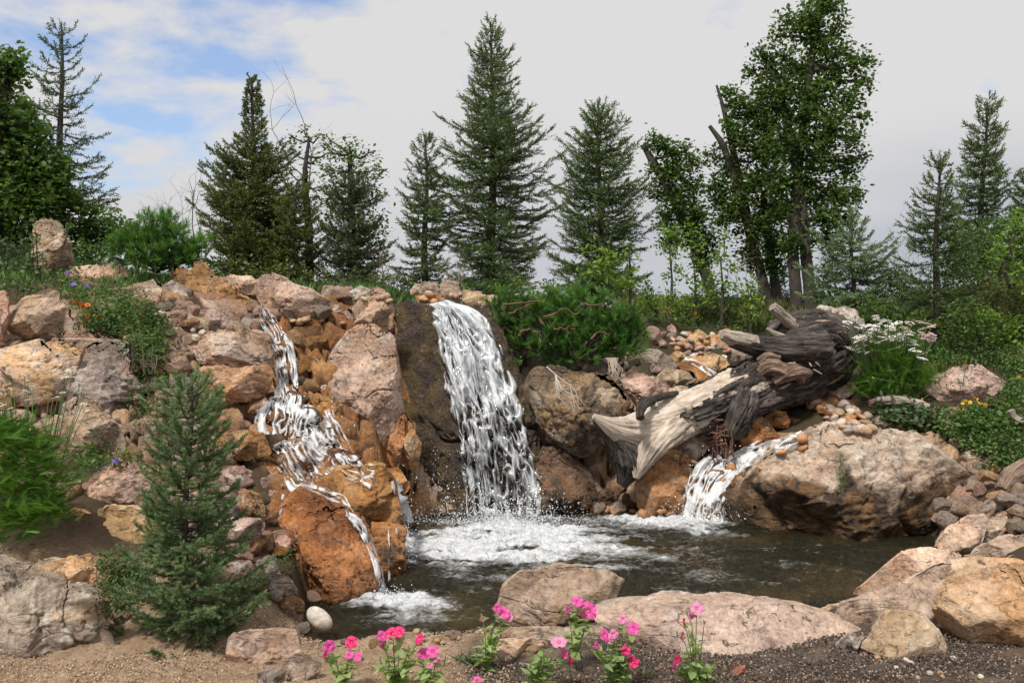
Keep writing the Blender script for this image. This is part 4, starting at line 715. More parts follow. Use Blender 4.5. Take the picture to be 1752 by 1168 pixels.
LM = [(322,880,60,'the young spruce'),(560,950,70,'the great rusty boulder'),(85,1050,70,'the grey corner boulder'),(450,1115,45,'the oblong block'),(190,900,60,'the pale orange ledge'),(200,835,35,'the striped rock'),(160,740,40,'the brown tapering boulder'),(170,650,50,'the split grey boulder'),(60,640,60,'the golden boulder'),(395,600,50,'the upper overhanging boulder'),(400,660,50,'the lower overhanging boulder'),(370,510,50,'the rusty streaked boulder'),(510,510,50,'the capstone'),(638,535,32,'the square perched rock'),(617,675,60,'the tall egg shaped boulder'),(490,640,26,'the white chute'),(500,720,45,'the middle cascade step'),(850,720,80,'the main waterfall'),(980,700,60,'the broad dark boulder'),(965,830,45,'the mossy brown boulder'),(1150,825,50,'the round ochre boulder'),(1100,665,35,'the pale pinkish boulder'),(1155,650,30,'the dark bottomed lichened rock'),(1215,625,30,'the wide golden slab'),(1195,585,22,'the golden rough rock'),(1270,608,25,'the big brown rock'),(1150,570,12,'the upright pink stone'),(1110,558,14,'the pink block'),(1295,742,35,'the smooth ochre mound'),(1255,735,25,'the burl'),(1428,672,30,'the pinkish rock'),(1410,740,28,'the dark speckled rock'),(1480,850,150,'the huge tan boulder'),(1645,915,35,'the pale angular shore rock'),(1712,870,25,'the flat purple rock'),(1725,940,35,'the brown pink edge boulder'),(960,1020,80,'the middle boulder'),(150,480,40,'the long pale slab'),(255,510,22,'the tan block'),(300,540,18,'the pink blocky rock'),(770,500,30,'the crest pile'),(1210,850,35,'the right hand cascade'),(140,530,20,'the orange flowers'),(1480,1000,40,'the long cream boulder'),(750,1105,20,'the pointed rim stone'),(465,850,25,'the dark red block'),(410,900,30,'the wide flat pinkish stone')]
CN = dict(pinktan='pinkish tan', tan='tan', redpink='reddish', grey='grey', orange='ochre', wetorange='wet rusty', wetbrown='dark wet', cavebrown='dark banded', paleorange='pale orange')
def place(x, y, r, mn):
  for q in sorted(LM, key=lambda l: math.hypot(x-l[0], y-l[1])-l[2])[:5]:
    dx, dy = x-q[0], y-q[1]
    v = 'above' if dy < 0 else 'below'; h_ = 'left of' if dx < 0 else 'right of'
    w_ = ('touching the upper' if dy < 0 else 'touching the lower')
    if abs(dx) > 2*abs(dy): pos = 'directly '+h_
    elif abs(dy) > 2*abs(dx): pos = 'directly '+v
    else: pos = v+' and '+h_
    sz = 'tiny' if r < 9 else 'small' if r < 13 else 'middling' if r < 18 else 'large' if r < 23 else 'very large'
    lb_ = f'{sz} {CN[mn]} angular stone {pos} {q[3]}'
    if lb_ not in USED: USED.add(lb_); return lb_
  return lb_
USED = set()
prs = np.random.default_rng(5)
PM = []
for k in range(10):
    n, Fc = ico(3); q = n*np.array([1, prs.uniform(.7, .95), prs.uniform(.5, .75)]); q = q*(1+.10*fbm(n*1.3+k*7, 2))[:, None]
    me = mkmesh('pebble', q, Fc); me.materials.append(PEB[k % 5]); PM.append(me)
def pebbles(poly, n, r0, r1, label, group, kinds=range(10), name='pebble'):
    for (x, y) in samples(poly, n, prs):
        h = hit(x, y)
        if h is None: continue
        D = h[0].y; r = prs.uniform(r0, r1)*D/F
        kk_ = int(prs.choice(list(kinds))); cn_ = ('tan', 'pink', 'orange', 'grey', 'cream')[kk_ % 5]
        o = bpy.data.objects.new(name, PM[kk_]); C.objects.link(o)
        o.location = h[0]+h[1]*r*.35; o.scale = (r, r, r*prs.uniform(.8, 1.1)); o.rotation_euler = (prs.uniform(-.5, .5), prs.uniform(-.5, .5), prs.uniform(0, 6.3))
        tag(o, cn_+' '+re.sub(r'\b(tan|orange brown|orange|brown|white|pale|grey|sandy) ', '', label), 'pebble', cn_+' '+group)
G_ = 'river pebbles heaped between the rocks'
pebbles([(1405,700),(1440,690),(1470,700),(1505,725),(1500,740),(1450,738),(1425,722),(1400,712)], 46, 6, 11, 'smooth rounded pebble in the heap between the white yarrow and the huge boulder', 'pebbles above the huge boulder')
pebbles([(1100,575),(1160,572),(1240,575),(1245,600),(1200,610),(1130,598)], 46, 5, 9, 'small pebble in the rubble at the head of the upper stream', 'pebbles in the upper stream rubble')
pebbles([(1190,590),(1245,568),(1248,600),(1205,612)], 14, 6, 10, 'rounded orange brown pebble beside the broken limb of the trunk', 'pebbles beside the broken limb', (2, 7, 1, 6))
pebbles([(500,540),(590,548),(590,556),(500,552)], 7, 6, 10, 'tan pebble lying in the channel under the capstone', 'pebbles under the capstone', (0, 2, 5))
pebbles([(556,496),(700,500),(705,518),(660,515),(556,512)], 18, 5, 9, 'small pebble scattered along the ridge left of the waterfall crest', 'pebbles on the ridge')
pebbles([(700,505),(790,503),(790,515),(700,520)], 10, 5, 9, 'small brown pebble at the lip of the main waterfall', 'pebbles at the waterfall lip', (0, 1, 2, 6))
pebbles([(325,565),(352,563),(352,574),(325,582)], 4, 6, 8, 'white pebble in the notch above the layered boulders', 'white pebbles in the notch', (4, 9))
pebbles([(258,536),(285,534),(285,546),(258,548)], 3, 7, 9, 'pale pebble beside the tan block under the pine bush', 'pale pebbles by the tan block', (4, 9))
pebbles([(1030,872),(1130,868),(1150,880),(1040,884)], 11, 6, 11, 'orange pebble at the water line under the fallen trunk', 'orange pebbles at the water line', (2, 7))
pebbles([(1395,682),(1440,690),(1400,706),(1380,700)], 9, 7, 13, 'orange brown rounded stone at the edge of the right hand stream', 'stones at the stream edge', (2, 7, 1))
pebbles([(1230,770),(1380,745),(1380,775),(1260,830),(1215,830)], 9, 6, 11, 'wet orange pebble in the right hand cascade', 'pebbles in the cascade', (2, 7))
pebbles([(200,650),(240,650),(300,700),(250,700)], 8, 7, 13, 'grey pebble wedged between the grey boulder and the spruce', 'grey pebbles by the spruce', (3, 8, 1))
pebbles([(555,1085),(830,1075),(830,1100),(560,1105)], 16, 4, 8, 'sandy pebble on the front rim of the pool', 'pebbles on the sandy rim', (0, 3, 5))
pebbles([(1470,1125),(1700,1125),(1700,1160),(1470,1160)], 12, 4, 8, 'pale pebble on the dark gravel at the front right', 'pebbles on the gravel', (4, 9, 0))
# angular rubble filling the gaps between the big rocks
RM = []
for k in range(14):
    n, Fc = ico(4); rs = np.random.default_rng(300+k)
    q = n*np.array([1, rs.uniform(.6, .9), rs.uniform(.45, .8)])
    for i in range(9):
        d = rs.normal(size=3); d /= np.linalg.norm(d); s = (q@d); lim = s.max()*rs.uniform(.55, .85); q = q-np.maximum(s-lim, 0)[:, None]*d
    q = q*(1+.05*fbm(n*2+k, 3)+.03*ridge(n*3+k*3, 3))[:, None]
    RM.append((q, Fc))
rub_mats = {
    'left': ['pinktan', 'tan', 'redpink', 'grey', 'orange'], 'wet': ['wetorange', 'orange', 'wetorange', 'wetbrown'], 'right': ['tan', 'redpink', 'pinktan', 'paleorange', 'grey'], 'dark': ['wetbrown', 'cavebrown', 'grey']}
_rm = {}
def rubble(poly, n, r0, r1, fam, label, group, sink=.25):
    for (x, y) in samples(poly, n, prs):
        h = hit(x, y)
        if h is None or h[0].y > 16 or h[2] >= NTF: continue
        D = h[0].y; r = prs.uniform(r0, r1)*D/F; k = int(prs.integers(14)); mn = str(prs.choice(rub_mats[fam]))
        rpx = r/D*F; lab = place(x, y, rpx, mn)
        if (k, mn) not in _rm:
            me = mkmesh('rubble_stone', RM[k][0], RM[k][1]); me.materials.append(M[mn]); _rm[(k, mn)] = me
        o = bpy.data.objects.new('rubble_stone', _rm[(k, mn)]); C.objects.link(o)
        rot = Euler((prs.uniform(-.5, .5), prs.uniform(-.4, .4), prs.uniform(0, 6.3)))
        loc = h[0]+h[1]*r*(.5-sink); o.location = loc; o.scale = (r, r, r); o.rotation_euler = rot
        tag(o, lab, 'stone', group)
        Vw = RM[k][0]*r@np.array(rot.to_matrix()).T+np.array(loc); bvadd(Vw, RM[k][1])
rubble([(260,600),(340,640),(430,700),(440,960),(380,1060),(260,1060),(240,800)], 90, 14, 38, 'left', 'angular stone in the stacked wall behind the young spruce', 'stones in the wall behind the spruce')
rubble([(150,545),(330,560),(330,620),(240,640),(225,590),(150,570)], 20, 8, 18, 'left', 'small stone among the creeping plants of the left bank', 'stones among the creeping plants')
rubble([(100,1000),(260,950),(260,1080),(190,1080)], 10, 12, 24, 'left', 'stone between the corner boulder and the young spruce', 'stones by the corner boulder')
rubble([(440,560),(540,590),(560,700),(600,790),(480,800),(420,690)], 50, 12, 30, 'wet', 'wet rusty stone in the bed of the small cascade', 'stones in the cascade bed')
rubble([(410,820),(470,860),(500,1000),(520,1060),(430,1040),(410,900)], 30, 12, 28, 'wet', 'rusty stone on the left shore beside the great boulder', 'rusty stones on the left shore')
rubble([(430,500),(700,505),(700,525),(430,560)], 44, 10, 24, 'left', 'angular stone wedged along the ridge between the two falls', 'stones along the ridge')
rubble([(220,520),(330,520),(340,640),(230,600)], 26, 10, 22, 'left', 'x', 'stones beside the pink blocky rock')
rubble([(-20,590),(250,560),(260,950),(100,960),(-20,900)], 40, 14, 36, 'left', 'x', 'stones in the gaps of the left bank')
rubble([(480,990),(560,1030),(575,1085),(500,1080)], 16, 12, 26, 'left', 'x', 'stones at the water edge of the left shore')
rubble([(655,560),(690,560),(700,820),(660,790)], 7, 10, 18, 'dark', 'dark stone in the cleft beside the tall boulder', 'stones in the cleft')
rubble([(900,620),(1240,600),(1240,800),(1100,800),(1000,790),(900,760)], 44, 12, 28, 'right', 'angular rock packed on the bank behind the fallen trunk', 'rocks behind the trunk')
rubble([(1100,565),(1250,570),(1300,620),(1250,660),(1120,640)], 40, 8, 17, 'right', 'broken stone in the rubble beside the upper stream', 'broken stones by the upper stream')
rubble([(1230,660),(1400,650),(1420,740),(1340,770),(1230,800)], 26, 10, 22, 'wet', 'wet stone in the bed of the right hand stream', 'stones in the right hand stream bed')
rubble([(930,840),(1200,840),(1200,885),(930,885)], 16, 12, 24, 'dark', 'dark wet stone at the back edge of the pool', 'stones at the back edge of the pool')
rubble([(1580,880),(1752,840),(1752,960),(1600,960)], 44, 11, 28, 'right', 'broken rock in the gap between the huge boulder and the right shore', 'broken rocks on the right shore')
rubble([(840,1090),(1000,1080),(1060,1110),(900,1125)], 7, 7, 14, 'right', 'small half buried stone on the soil under the middle boulder', 'stones under the middle boulder')
rubble([(560,1090),(850,1085),(850,1105),(560,1112)], 9, 8, 15, 'left', 'sandy stone on the rim of the pool', 'sandy stones on the rim')
rebuild()
rubble([(1640,800),(1700,790),(1752,830),(1752,900),(1690,870)], 14, 12, 26, 'right', 'x', 'stones right of the huge boulder')
rebuild()
# gravel crumbs: nobody could count them
A = Acc(); n, Fc = ico(1); 
qv = np.array([[1, 0, 0], [-1, 0, 0], [0, 1, 0], [0, -1, 0], [0, 0, .7], [0, 0, -.7]], float); qf = np.array([[0,2,4],[2,1,4],[1,3,4],[3,0,4],[2,0,5],[1,2,5],[3,1,5],[0,3,5]])
def crumbs(x0, x1, n_, rr, name, mat_, lab, D0=4.0, D1=5.5):
    D = prs.uniform(D0, D1, n_); px = prs.uniform(x0, x1, n_); z = Hs(px, D); ok = z > .03; D, px, z = D[ok], px[ok], z[ok]
    Ov = np.stack([(px-CX)/F*D, D, z+.010], 1); dr = prs.normal(size=(len(D), 3)); r = rr*prs.uniform(.3, 1, len(D))**2+.0015
    V, Fq = inst(qv*prs.uniform(.7, 1.2, (6, 1)), qf, Ov, dr, r, roll=prs.uniform(0, 6, len(D)))
    o = obj(name, V, Fq, mat_, smooth=False, attrs={'tint': np.repeat(prs.uniform(0, 1, len(D)), 6)}); tag(o, lab, None, None, 'stuff'); return o
m, t, b = newmat('gravel_mix'); cr = ramp(t, at(t, 'tint'), [(0, (.03, .022, .018)), (.5, (.075, .055, .042)), (.8, (.14, .10, .075)), (.97, (.36, .28, .22)), (1, (.33, .14, .09))]); L(t, cr.outputs[0], b.inputs['Base Color']); b.inputs['Roughness'].default_value = .85; M['gravel'] = m
m, t, b = newmat('sand_crumbs'); cr = ramp(t, at(t, 'tint'), [(0, (.20, .13, .08)), (.4, (.36, .26, .17)), (1, (.50, .38, .27))]); L(t, cr.outputs[0], b.inputs['Base Color']); b.inputs['Roughness'].default_value = .95; M['sandc'] = m
crumbs(800, 1900, 42000, .0072, 'gravel', M['gravel'], 'dark loose gravel covering the front right of the ground')
crumbs(-100, 880, 16000, .0065, 'sand_crumbs', M['sandc'], 'crumbs of dry sandy soil at the front left')

# ------------------------------------------------------------------ water
def watermat():
    m, t, b = newmat('white_water'); fo = at(t, 'foam')
    b.inputs['Base Color'].default_value = (.90, .92, .93, 1); b.inputs['Roughness'].default_value = .45; b.inputs['IOR'].default_value = 1.33
    tr = N(t, 'ShaderNodeBsdfTransparent'); tr.inputs[0].default_value = (.93, .94, .95, 1)
    gl = N(t, 'ShaderNodeBsdfGlossy'); gl.inputs['Roughness'].default_value = .08; gl.inputs[0].default_value = (.95, .97, 1, 1)
    fr = N(t, 'ShaderNodeFresnel'); fr.inputs[0].default_value = 1.33
    clr = N(t, 'ShaderNodeMixShader'); L(t, mth(t, 'ADD', fr.outputs[0], .12), clr.inputs[0]); L(t, tr.outputs[0], clr.inputs[1]); L(t, gl.outputs[0], clr.inputs[2])
    tl = N(t, 'ShaderNodeBsdfTranslucent'); tl.inputs[0].default_value = (.8, .84, .88, 1)
    wh_ = N(t, 'ShaderNodeMixShader'); wh_.inputs[0].default_value = .3; L(t, b.outputs[0], wh_.inputs[1]); L(t, tl.outputs[0], wh_.inputs[2])
    co = N(t, 'ShaderNodeTexCoord'); mp = N(t, 'ShaderNodeMapping'); L(t, co.outputs['Object'], mp.inputs[0]); mp.inputs['Scale'].default_value = (1, 1, .3)
    n = noise(t, mp.outputs[0], 26, 5, .6, .6)
    f = mth(t, 'ADD', fo, mth(t, 'MULTIPLY', mth(t, 'SUBTRACT', n, .5), .9)); f = ramp(t, f, [(.22, 0), (.75, 1)]).outputs[0]
    bp = N(t, 'ShaderNodeBump'); bp.inputs['Strength'].default_value = .6; bp.inputs['Distance'].default_value = .01; L(t, n, bp.inputs['Height']); L(t, bp.outputs[0], b.inputs['Normal']); L(t, bp.outputs[0], gl.inputs['Normal'])
    ms = N(t, 'ShaderNodeMixShader'); L(t, f, ms.inputs[0]); L(t, clr.outputs[0], ms.inputs[1]); L(t, wh_.outputs[0], ms.inputs[2])
    L(t, ms.outputs[0], t.nodes['Material Output'].inputs[0]); return m
M['white'] = watermat()
def blur(a, k, ax):
    ker = np.ones(2*k+1)/(2*k+1); return np.apply_along_axis(lambda v: np.convolve(np.pad(v, k, 'edge'), ker, 'valid'), ax, a)
def sheet(root, name, line, nu, nv, seed, thick=.03, dense=(.9, .5), fu=9., fv=2.6, lift=.03, free=False, smooth=5, rag=.12, flat=False):
    """line: (px, py, left half width, right half width) along the flow; laid on the rocks under it"""
    Ln = np.array(line, float); cum = np.concatenate([[0], np.cumsum(np.hypot(np.diff(Ln[:, 0]), np.diff(Ln[:, 1])))]); s = np.linspace(0, cum[-1], nv)
    c = np.stack([np.interp(s, cum, Ln[:, k]) for k in range(4)], 1)
    d = np.gradient(c[:, :2], axis=0); d = np.stack([blur(d[:, k], 6, 0) for k in (0, 1)], 1); d /= np.linalg.norm(d, axis=1)[:, None]
    nx, ny = -d[:, 1], d[:, 0]                       # screen right for downward flow is -perp
    u = np.linspace(-1, 1, nu); wdt = np.where(u[None] < 0, c[:, 2:3], c[:, 3:4])*u[None]
    sx = np.where(d[:, 1] > 0, 1, 1)
    px = c[:, 0:1]-nx[:, None]*(-wdt)*-1*-1; py = c[:, 1:2]-ny[:, None]*(-wdt)*-1*-1
    px = c[:, 0:1]+np.abs(d[:, 1])[:, None]*wdt; py = c[:, 1:2]-np.sign(d[:, 1])[:, None]*d[:, 0:1]*wdt*(0.12 if flat else 1)
    st = 3; Dg = np.zeros((nv, nu))
    iu = list(range(0, nu, st))+[nu-1]; iv = list(range(0, nv, st))+[nv-1]; G = np.zeros((len(iv), len(iu)))
    for a, i in enumerate(iv):
        for b_, j in enumerate(iu):
            h = hit(px[i, j], py[i, j]); G[a, b_] = h[0].y if h else np.nan
            zl = H0*F/(py[i, j]-CY) if py[i, j] > CY+60 else 99
            G[a, b_] = min(G[a, b_] if h else 99, zl+.02)
    med = np.median(G, axis=1, keepdims=True); G = np.clip(G, med-.35, med+.25)
    if free:
        for a in range(1, len(iv)): G[a] = np.minimum(G[a], G[a-1]+.01)
    for _ in range(2): G = blur(blur(G, 2, 0), 2, 1)
    Dg = np.array([np.interp(np.arange(nu), iu, r) for r in G]); Dg = np.array([np.interp(np.arange(nv), iv, Dg[:, j]) for j in range(nu)]).T
    sc_m = Dg.mean()/F
    U = (u[None]*(c[:, 2:3]+c[:, 3:4])/2*sc_m); Vv = (s*sc_m)[:, None]+0*U
    Q = np.stack([U.ravel()*fu, Vv.ravel()*fv, np.full(U.size, seed*3.7)], 1)
    wrp = np.stack([fbm(Q*np.array([.6, .9, 1])+9, 3)*.55, fbm(Q*np.array([.6, .9, 1])+31, 3)*.8, 0*Q[:, 0]], 1)
    r1 = 1-np.abs(pn(Q+wrp))*2.6; r2 = 1-np.abs(pn(Q*np.array([2.1, 2.0, 1])+wrp*1.6+13))*2.8; st_ = fbm(Q*np.array([3.2, .8, 1])+wrp*.5+55, 3)
    lace = np.maximum(r1, r2*.85)+.38*st_
    vv = np.repeat(np.linspace(0, 1, nv), nu); uu = np.tile(u, nv)
    den = dense[0]+(dense[1]-dense[0])*sstep(0, .75, vv)
    edge = sstep(1, 1-rag*2.2, np.abs(uu)+fbm(np.stack([uu*0+seed, Vv.ravel()*5, uu*0], 1), 3)*rag)
    T_ = lace-(1-den)*1.9+.35
    T_ = T_*edge-(1-edge)*.8
    th = np.clip(T_, 0, 1.3)
    D2 = Dg.ravel()-lift-thick*th-.02*fbm(Q*.5, 2)
    V = np.stack([(px.ravel()-CX)/F*D2, D2, H0+(CY-py.ravel())/F*D2], 1)
    Fc = gridfaces(nv, nu); keep = (T_[Fc] > .02).sum(1) >= 3; Fc = Fc[keep]
    us = np.unique(Fc); mp = np.full(len(V), -1); mp[us] = np.arange(len(us))
    return obj(name, V[us], mp[Fc], M['white'], root, attrs={'foam': th[us]*.90+.13})
DQ = ico(2)
def spray(root, name, cx, cy, sx, sy, D, n_, r0=.003, r1=.010, up=True):
    px = prs.normal(cx, sx, n_); py = cy-np.abs(prs.normal(0, sy, n_)) if up else prs.normal(cy, sy, n_); Dd = D+prs.normal(0, .10, n_)
    Ov = np.stack([(px-CX)/F*Dd, Dd, np.maximum(H0+(CY-py)/F*Dd, .01)], 1); r = r0+(r1-r0)*prs.uniform(0, 1, n_)**2.5
    tV = DQ[0]*np.array([1.5, .8, .8]); dr = prs.normal(size=(n_, 3)); dr[:, 2] *= 1.8
    V, Fq = inst(tV, DQ[1], Ov, dr, r); o = obj(name, V, Fq, M['white'], root, attrs={'foam': np.full(len(V), .8)}); o['kind'] = 'stuff'; return o
# main waterfall
mf = empty('waterfall', W(850, 900, 8.5), 'wide white main waterfall pouring over the dark mossy rock face into the pool', 'waterfall')
main = [(748,517,42,50),(768,527,48,60),(782,545,54,62),(798,580,58,64),(812,640,64,74),(828,700,66,78),(842,760,68,82),(852,820,72,88),(858,870,78,92),(862,918,86,94)]
sheet(mf, 'falling_water', main, 190, 480, 1, .06, (1.04, .64), 8., 2.3, .05, True, flat=True)
sheet(mf, 'falling_water', [(a, b_, c_*.93, d_*.93) for a, b_, c_, d_ in main], 160, 440, 2, .05, (.80, .48), 9., 3.0, .12, True, flat=True)
sheet(mf, 'falling_water', [(a, b_, c_*.85, d_*.8) for a, b_, c_, d_ in main[1:]], 120, 360, 3, .03, (.45, .26), 12., 4.0, .18, True, flat=True)
spray(mf, 'droplets', 858, 905, 66, 30, 8.35, 1900, .002, .007); spray(mf, 'droplets', 850, 790, 44, 80, 8.6, 160, .0015, .0035, False); spray(mf, 'droplets', 770, 525, 30, 10, 9.0, 60, .002, .005, False)
spray(mf, 'droplets', 860, 905, 75, 16, 8.3, 3000, .0012, .0035); spray(mf, 'droplets', 745, 860, 18, 45, 8.5, 260, .002, .005, False)
# small stepped cascade on the left
lf = empty('cascade', W(650, 1020, 6.4), 'small stepped cascade tumbling over rusty rocks on the left', 'cascade')
sheet(lf, 'falling_water', [(443,520,5,7),(455,545,14,16),(470,570,20,22),(484,600,22,24),(490,640,22,24),(492,680,28,28),(486,705,48,44)], 70, 240, 4, .030, (.62, .72), 18, 4.5, .03)
sheet(lf, 'falling_water', [(500,690,60,42),(498,712,72,52),(496,745,74,54)], 140, 80, 5, .025, (.84, .70), 12, 5, .06)
sheet(lf, 'falling_water', [(545,712,14,14),(560,745,14,16),(575,775,18,18),(600,800,26,22),(640,812,30,22)], 40, 150, 6, .02, (.75, .6), 13, 5, .025)
sheet(lf, 'falling_water', [(500,745,50,60),(515,775,46,66),(530,800,40,60),(545,822,30,40)], 140, 120, 7, .014, (.62, .58), 13, 6, .05)
sheet(lf, 'falling_water', [(480,795,10,16),(492,812,12,18),(505,830,16,20),(540,838,10,12),(585,855,8,10),(600,885,9,12),(620,905,10,14),(634,935,8,10),(645,970,7,9),(652,1000,8,10),(656,1030,12,14)], 40, 360, 8, .02, (.62, .80), 20, 5, .02)
sheet(lf, 'falling_water', [(672,822,8,10),(684,845,9,14),(695,880,9,13),(705,915,14,14)], 34, 120, 9, .02, (.8, .8), 16, 5, .03)
for k, (x, a, b_) in enumerate(((664, 905, 1002), (690, 905, 985), (678, 903, 950))):
    sheet(lf, 'falling_water', [(x, a, 3, 4), (x+1, (a+b_)/2, 4, 4), (x+2, b_, 3, 4)], 12, 90, 10+k, .008, (.62, .5), 20, 5, .02, rag=.3)
sheet(lf, 'falling_water', [(484,845,3,4),(480,880,4,5),(478,905,3,3)], 14, 60, 14, .008, (.5, .5), 20, 6, .02)
spray(lf, 'droplets', 655, 1032, 22, 16, 6.1, 260, .002, .006); spray(lf, 'droplets', 500, 730, 40, 25, 7.5, 260, .002, .006, False); spray(lf, 'droplets', 700, 920, 12, 40, 6.9, 160, .002, .005, False); spray(lf, 'droplets', 560, 800, 50, 20, 7.1, 120, .0015, .004, False); sheet(lf, 'falling_water', [(560,700,10,12),(575,735,10,12),(592,770,12,12),(612,800,14,14)], 36, 140, 21, .015, (.7, .6), 15, 5, .05)
# right hand cascade under the trunk
rf = empty('cascade', W(1200, 890, 8.3), 'low fan shaped cascade rushing into the pool beside the huge tan boulder', 'cascade')
sheet(rf, 'falling_water', [(1375,745,12,8),(1340,760,16,16),(1300,768,18,18),(1265,785,18,22),(1240,806,18,26)], 60, 200, 15, .02, (.72, .8), 12, 5, .025)
sheet(rf, 'falling_water', [(1248,800,46,20),(1222,820,50,34),(1206,845,44,46),(1198,870,42,54),(1196,900,46,58)], 130, 130, 16, .04, (.92, .72), 12, 3.4, .03, True)
sheet(rf, 'falling_water', [(1265,770,24,22),(1262,800,26,18),(1250,830,24,18)], 60, 70, 17, .02, (.6, .5), 13, 5, .03)
spray(rf, 'droplets', 1200, 893, 34, 18, 8.15, 420, .002, .007); spray(rf, 'droplets', 1250, 800, 36, 20, 8.5, 160, .002, .006, False)
uf = empty('stream', W(1210, 640, 10.3), 'thin white thread of water sliding down the upper slab beside the golden rocks', 'stream')
sheet(uf, 'running_water', [(1172,612,5,5),(1190,622,5,7),(1210,634,6,7),(1230,648,7,8),(1248,662,9,7)], 24, 120, 18, .012, (.95, .95), 18, 5, .015)
sheet(uf, 'running_water', [(1250,620,5,5),(1251,635,5,5),(1250,650,6,5)], 16, 50, 19, .01, (.8, .8), 18, 5, .015)
sheet(uf, 'running_water', [(1180,607,4,3),(1215,604,4,3),(1245,612,4,4)], 12, 80, 20, .008, (.7, .7), 18, 5, .012)

# pool surface
px0, px1, py0, py1 = -2.3, 3.9, 4.95, 9.2
nx_, ny_ = 560, 380
X, Y = np.meshgrid(np.linspace(px0, px1, nx_), np.linspace(py0, py1, ny_), indexing='ij'); X = X.ravel(); Y = Y.ravel()
def foamspot(cx, cy, rx, ry, a=1.):
    D = H0*F/(cy-CY); x = (cx-CX)/F*D; sx = rx/F*D; sy = abs(H0*F/(cy-ry-CY)-H0*F/(cy+ry-CY))/2
    return a*np.exp(-(((X-x)/sx)**2+((Y-D)/sy)**2))
foam = foamspot(855, 912, 105, 19, 1.3)+foamspot(865, 932, 130, 22, .72)+foamspot(960, 910, 110, 14, .22)+foamspot(800, 945, 130, 18, .5)+foamspot(1150, 893, 90, 9, 1.15)+foamspot(1200, 903, 60, 9, .9)+foamspot(1050, 890, 110, 8, .36)+foamspot(662, 1030, 50, 10, 1.3)+foamspot(690, 1036, 70, 22, .62)+foamspot(735, 945, 60, 18, .5)+foamspot(705, 935, 25, 15, .8)+foamspot(950, 960, 180, 40, .34)+foamspot(720, 1060, 90, 30, .25)+foamspot(1100, 950, 400, 80, .20)
fw = fbm(np.stack([X*1.6, Y*3.2, X*0+4], 1)*1.6, 4, .6); foam = np.clip(foam*(1+.75*fw)+.10*fw*(foam > .05), 0, 1.15)
PP = np.stack([X, Y*.8, X*0], 1)
wv = .016*fbm(PP*4.5, 2)+.009*ridge(PP*9+3, 2)*1+.006*fbm(PP*20, 2)
wv = wv*(1+.6*np.clip(foam, 0, 1))+sstep(.3, 1.1, foam)*(.014*fbm(PP*7, 4, .7)+.010*fbm(PP*30, 2)+.012)
pool = obj('pool_water', np.stack([X, Y, wv], 1), gridfaces(nx_, ny_), newmat('tmpw')[0], attrs={'foam': foam}); tag(pool, 'dark rippled pool water with white foam below the falls', None, None, 'structure')
m, t, b = newmat('pool_water'); co = N(t, 'ShaderNodeTexCoord'); mp = N(t, 'ShaderNodeMapping'); L(t, co.outputs['Object'], mp.inputs[0]); mp.inputs['Scale'].default_value = (1, .75, 1)
n1 = noise(t, mp.outputs[0], 13, 6, .62, .8); n2 = noise(t, mp.outputs[0], 38, 4, .6, .5); n3 = noise(t, mp.outputs[0], 1.6, 3, .5); mp4 = N(t, 'ShaderNodeMapping'); L(t, co.outputs['Object'], mp4.inputs[0]); mp4.inputs['Scale'].default_value = (.55, 1.0, 1); n4 = noise(t, mp4.outputs[0], 17, 9, .72, 1.3)
base = mix(t, ramp(t, n3, [(.48, 0), (.68, 1)]).outputs[0], (.020, .018, .008), (.065, .046, .014))
f = mth(t, 'ADD', at(t, 'foam'), mth(t, 'MULTIPLY', mth(t, 'SUBTRACT', n4, .5), 1.6)); f = ramp(t, f, [(.30, 0), (.60, .38), (.88, .85), (1., 1)]).outputs[0]
L(t, mix(t, f, base, (.84, .86, .87)), b.inputs['Base Color']); L(t, mth(t, 'ADD', mth(t, 'MULTIPLY', f, .45), .05), b.inputs['Roughness']); b.inputs['IOR'].default_value = 1.33
h = mth(t, 'ADD', mth(t, 'MULTIPLY', n1, 1.), mth(t, 'MULTIPLY', n2, .3)); bp = N(t, 'ShaderNodeBump'); bp.inputs['Strength'].default_value = 1; bp.inputs['Distance'].default_value = .11; L(t, h, bp.inputs['Height']); L(t, bp.outputs[0], b.inputs['Normal'])
pool.data.materials[0] = m
# ------------------------------------------------------------------ fallen trunk
def noisy_tube(pts, rad, sides, n, seed, amp, fl=3., fc=5., flat=None):
    P = np.array(pts, float); rad = np.array(rad, float); cum = np.concatenate([[0], np.cumsum(np.linalg.norm(np.diff(P, axis=0), axis=1))]); s = np.linspace(0, cum[-1], n)
    # smooth interpolation (Catmull like, by blurring the linear one)
    Q = np.stack([np.interp(s, cum, P[:, k]) for k in range(3)], 1); r = np.interp(s, cum, rad)
    k = max(1, n//(len(P)*3)); Q = np.stack([blur(Q[:, i], k, 0) for i in range(3)], 1); r = blur(r, k, 0)
    V, Fc = tube(Q, r, sides, False)
    a = np.tile(np.arange(sides)/sides*2*np.pi, n); ss = np.repeat(s, sides); rr = np.repeat(r, sides); cc = np.repeat(Q, sides, 0)
    X = np.stack([np.cos(a)*fc*.5, np.sin(a)*fc*.5, ss*fl+seed], 1)
    f = ridge(X+.25*fbm(X*1.5, 2)[:, None], 3, .55)*amp+fbm(X*.4+9, 2)*amp*1.4
    d = (V-cc); d /= np.linalg.norm(d, axis=1)[:, None]+1e-9
    V = V+d*(f*rr)[:, None]
    return V, Fc, a, ss/cum[-1], f, Q, r
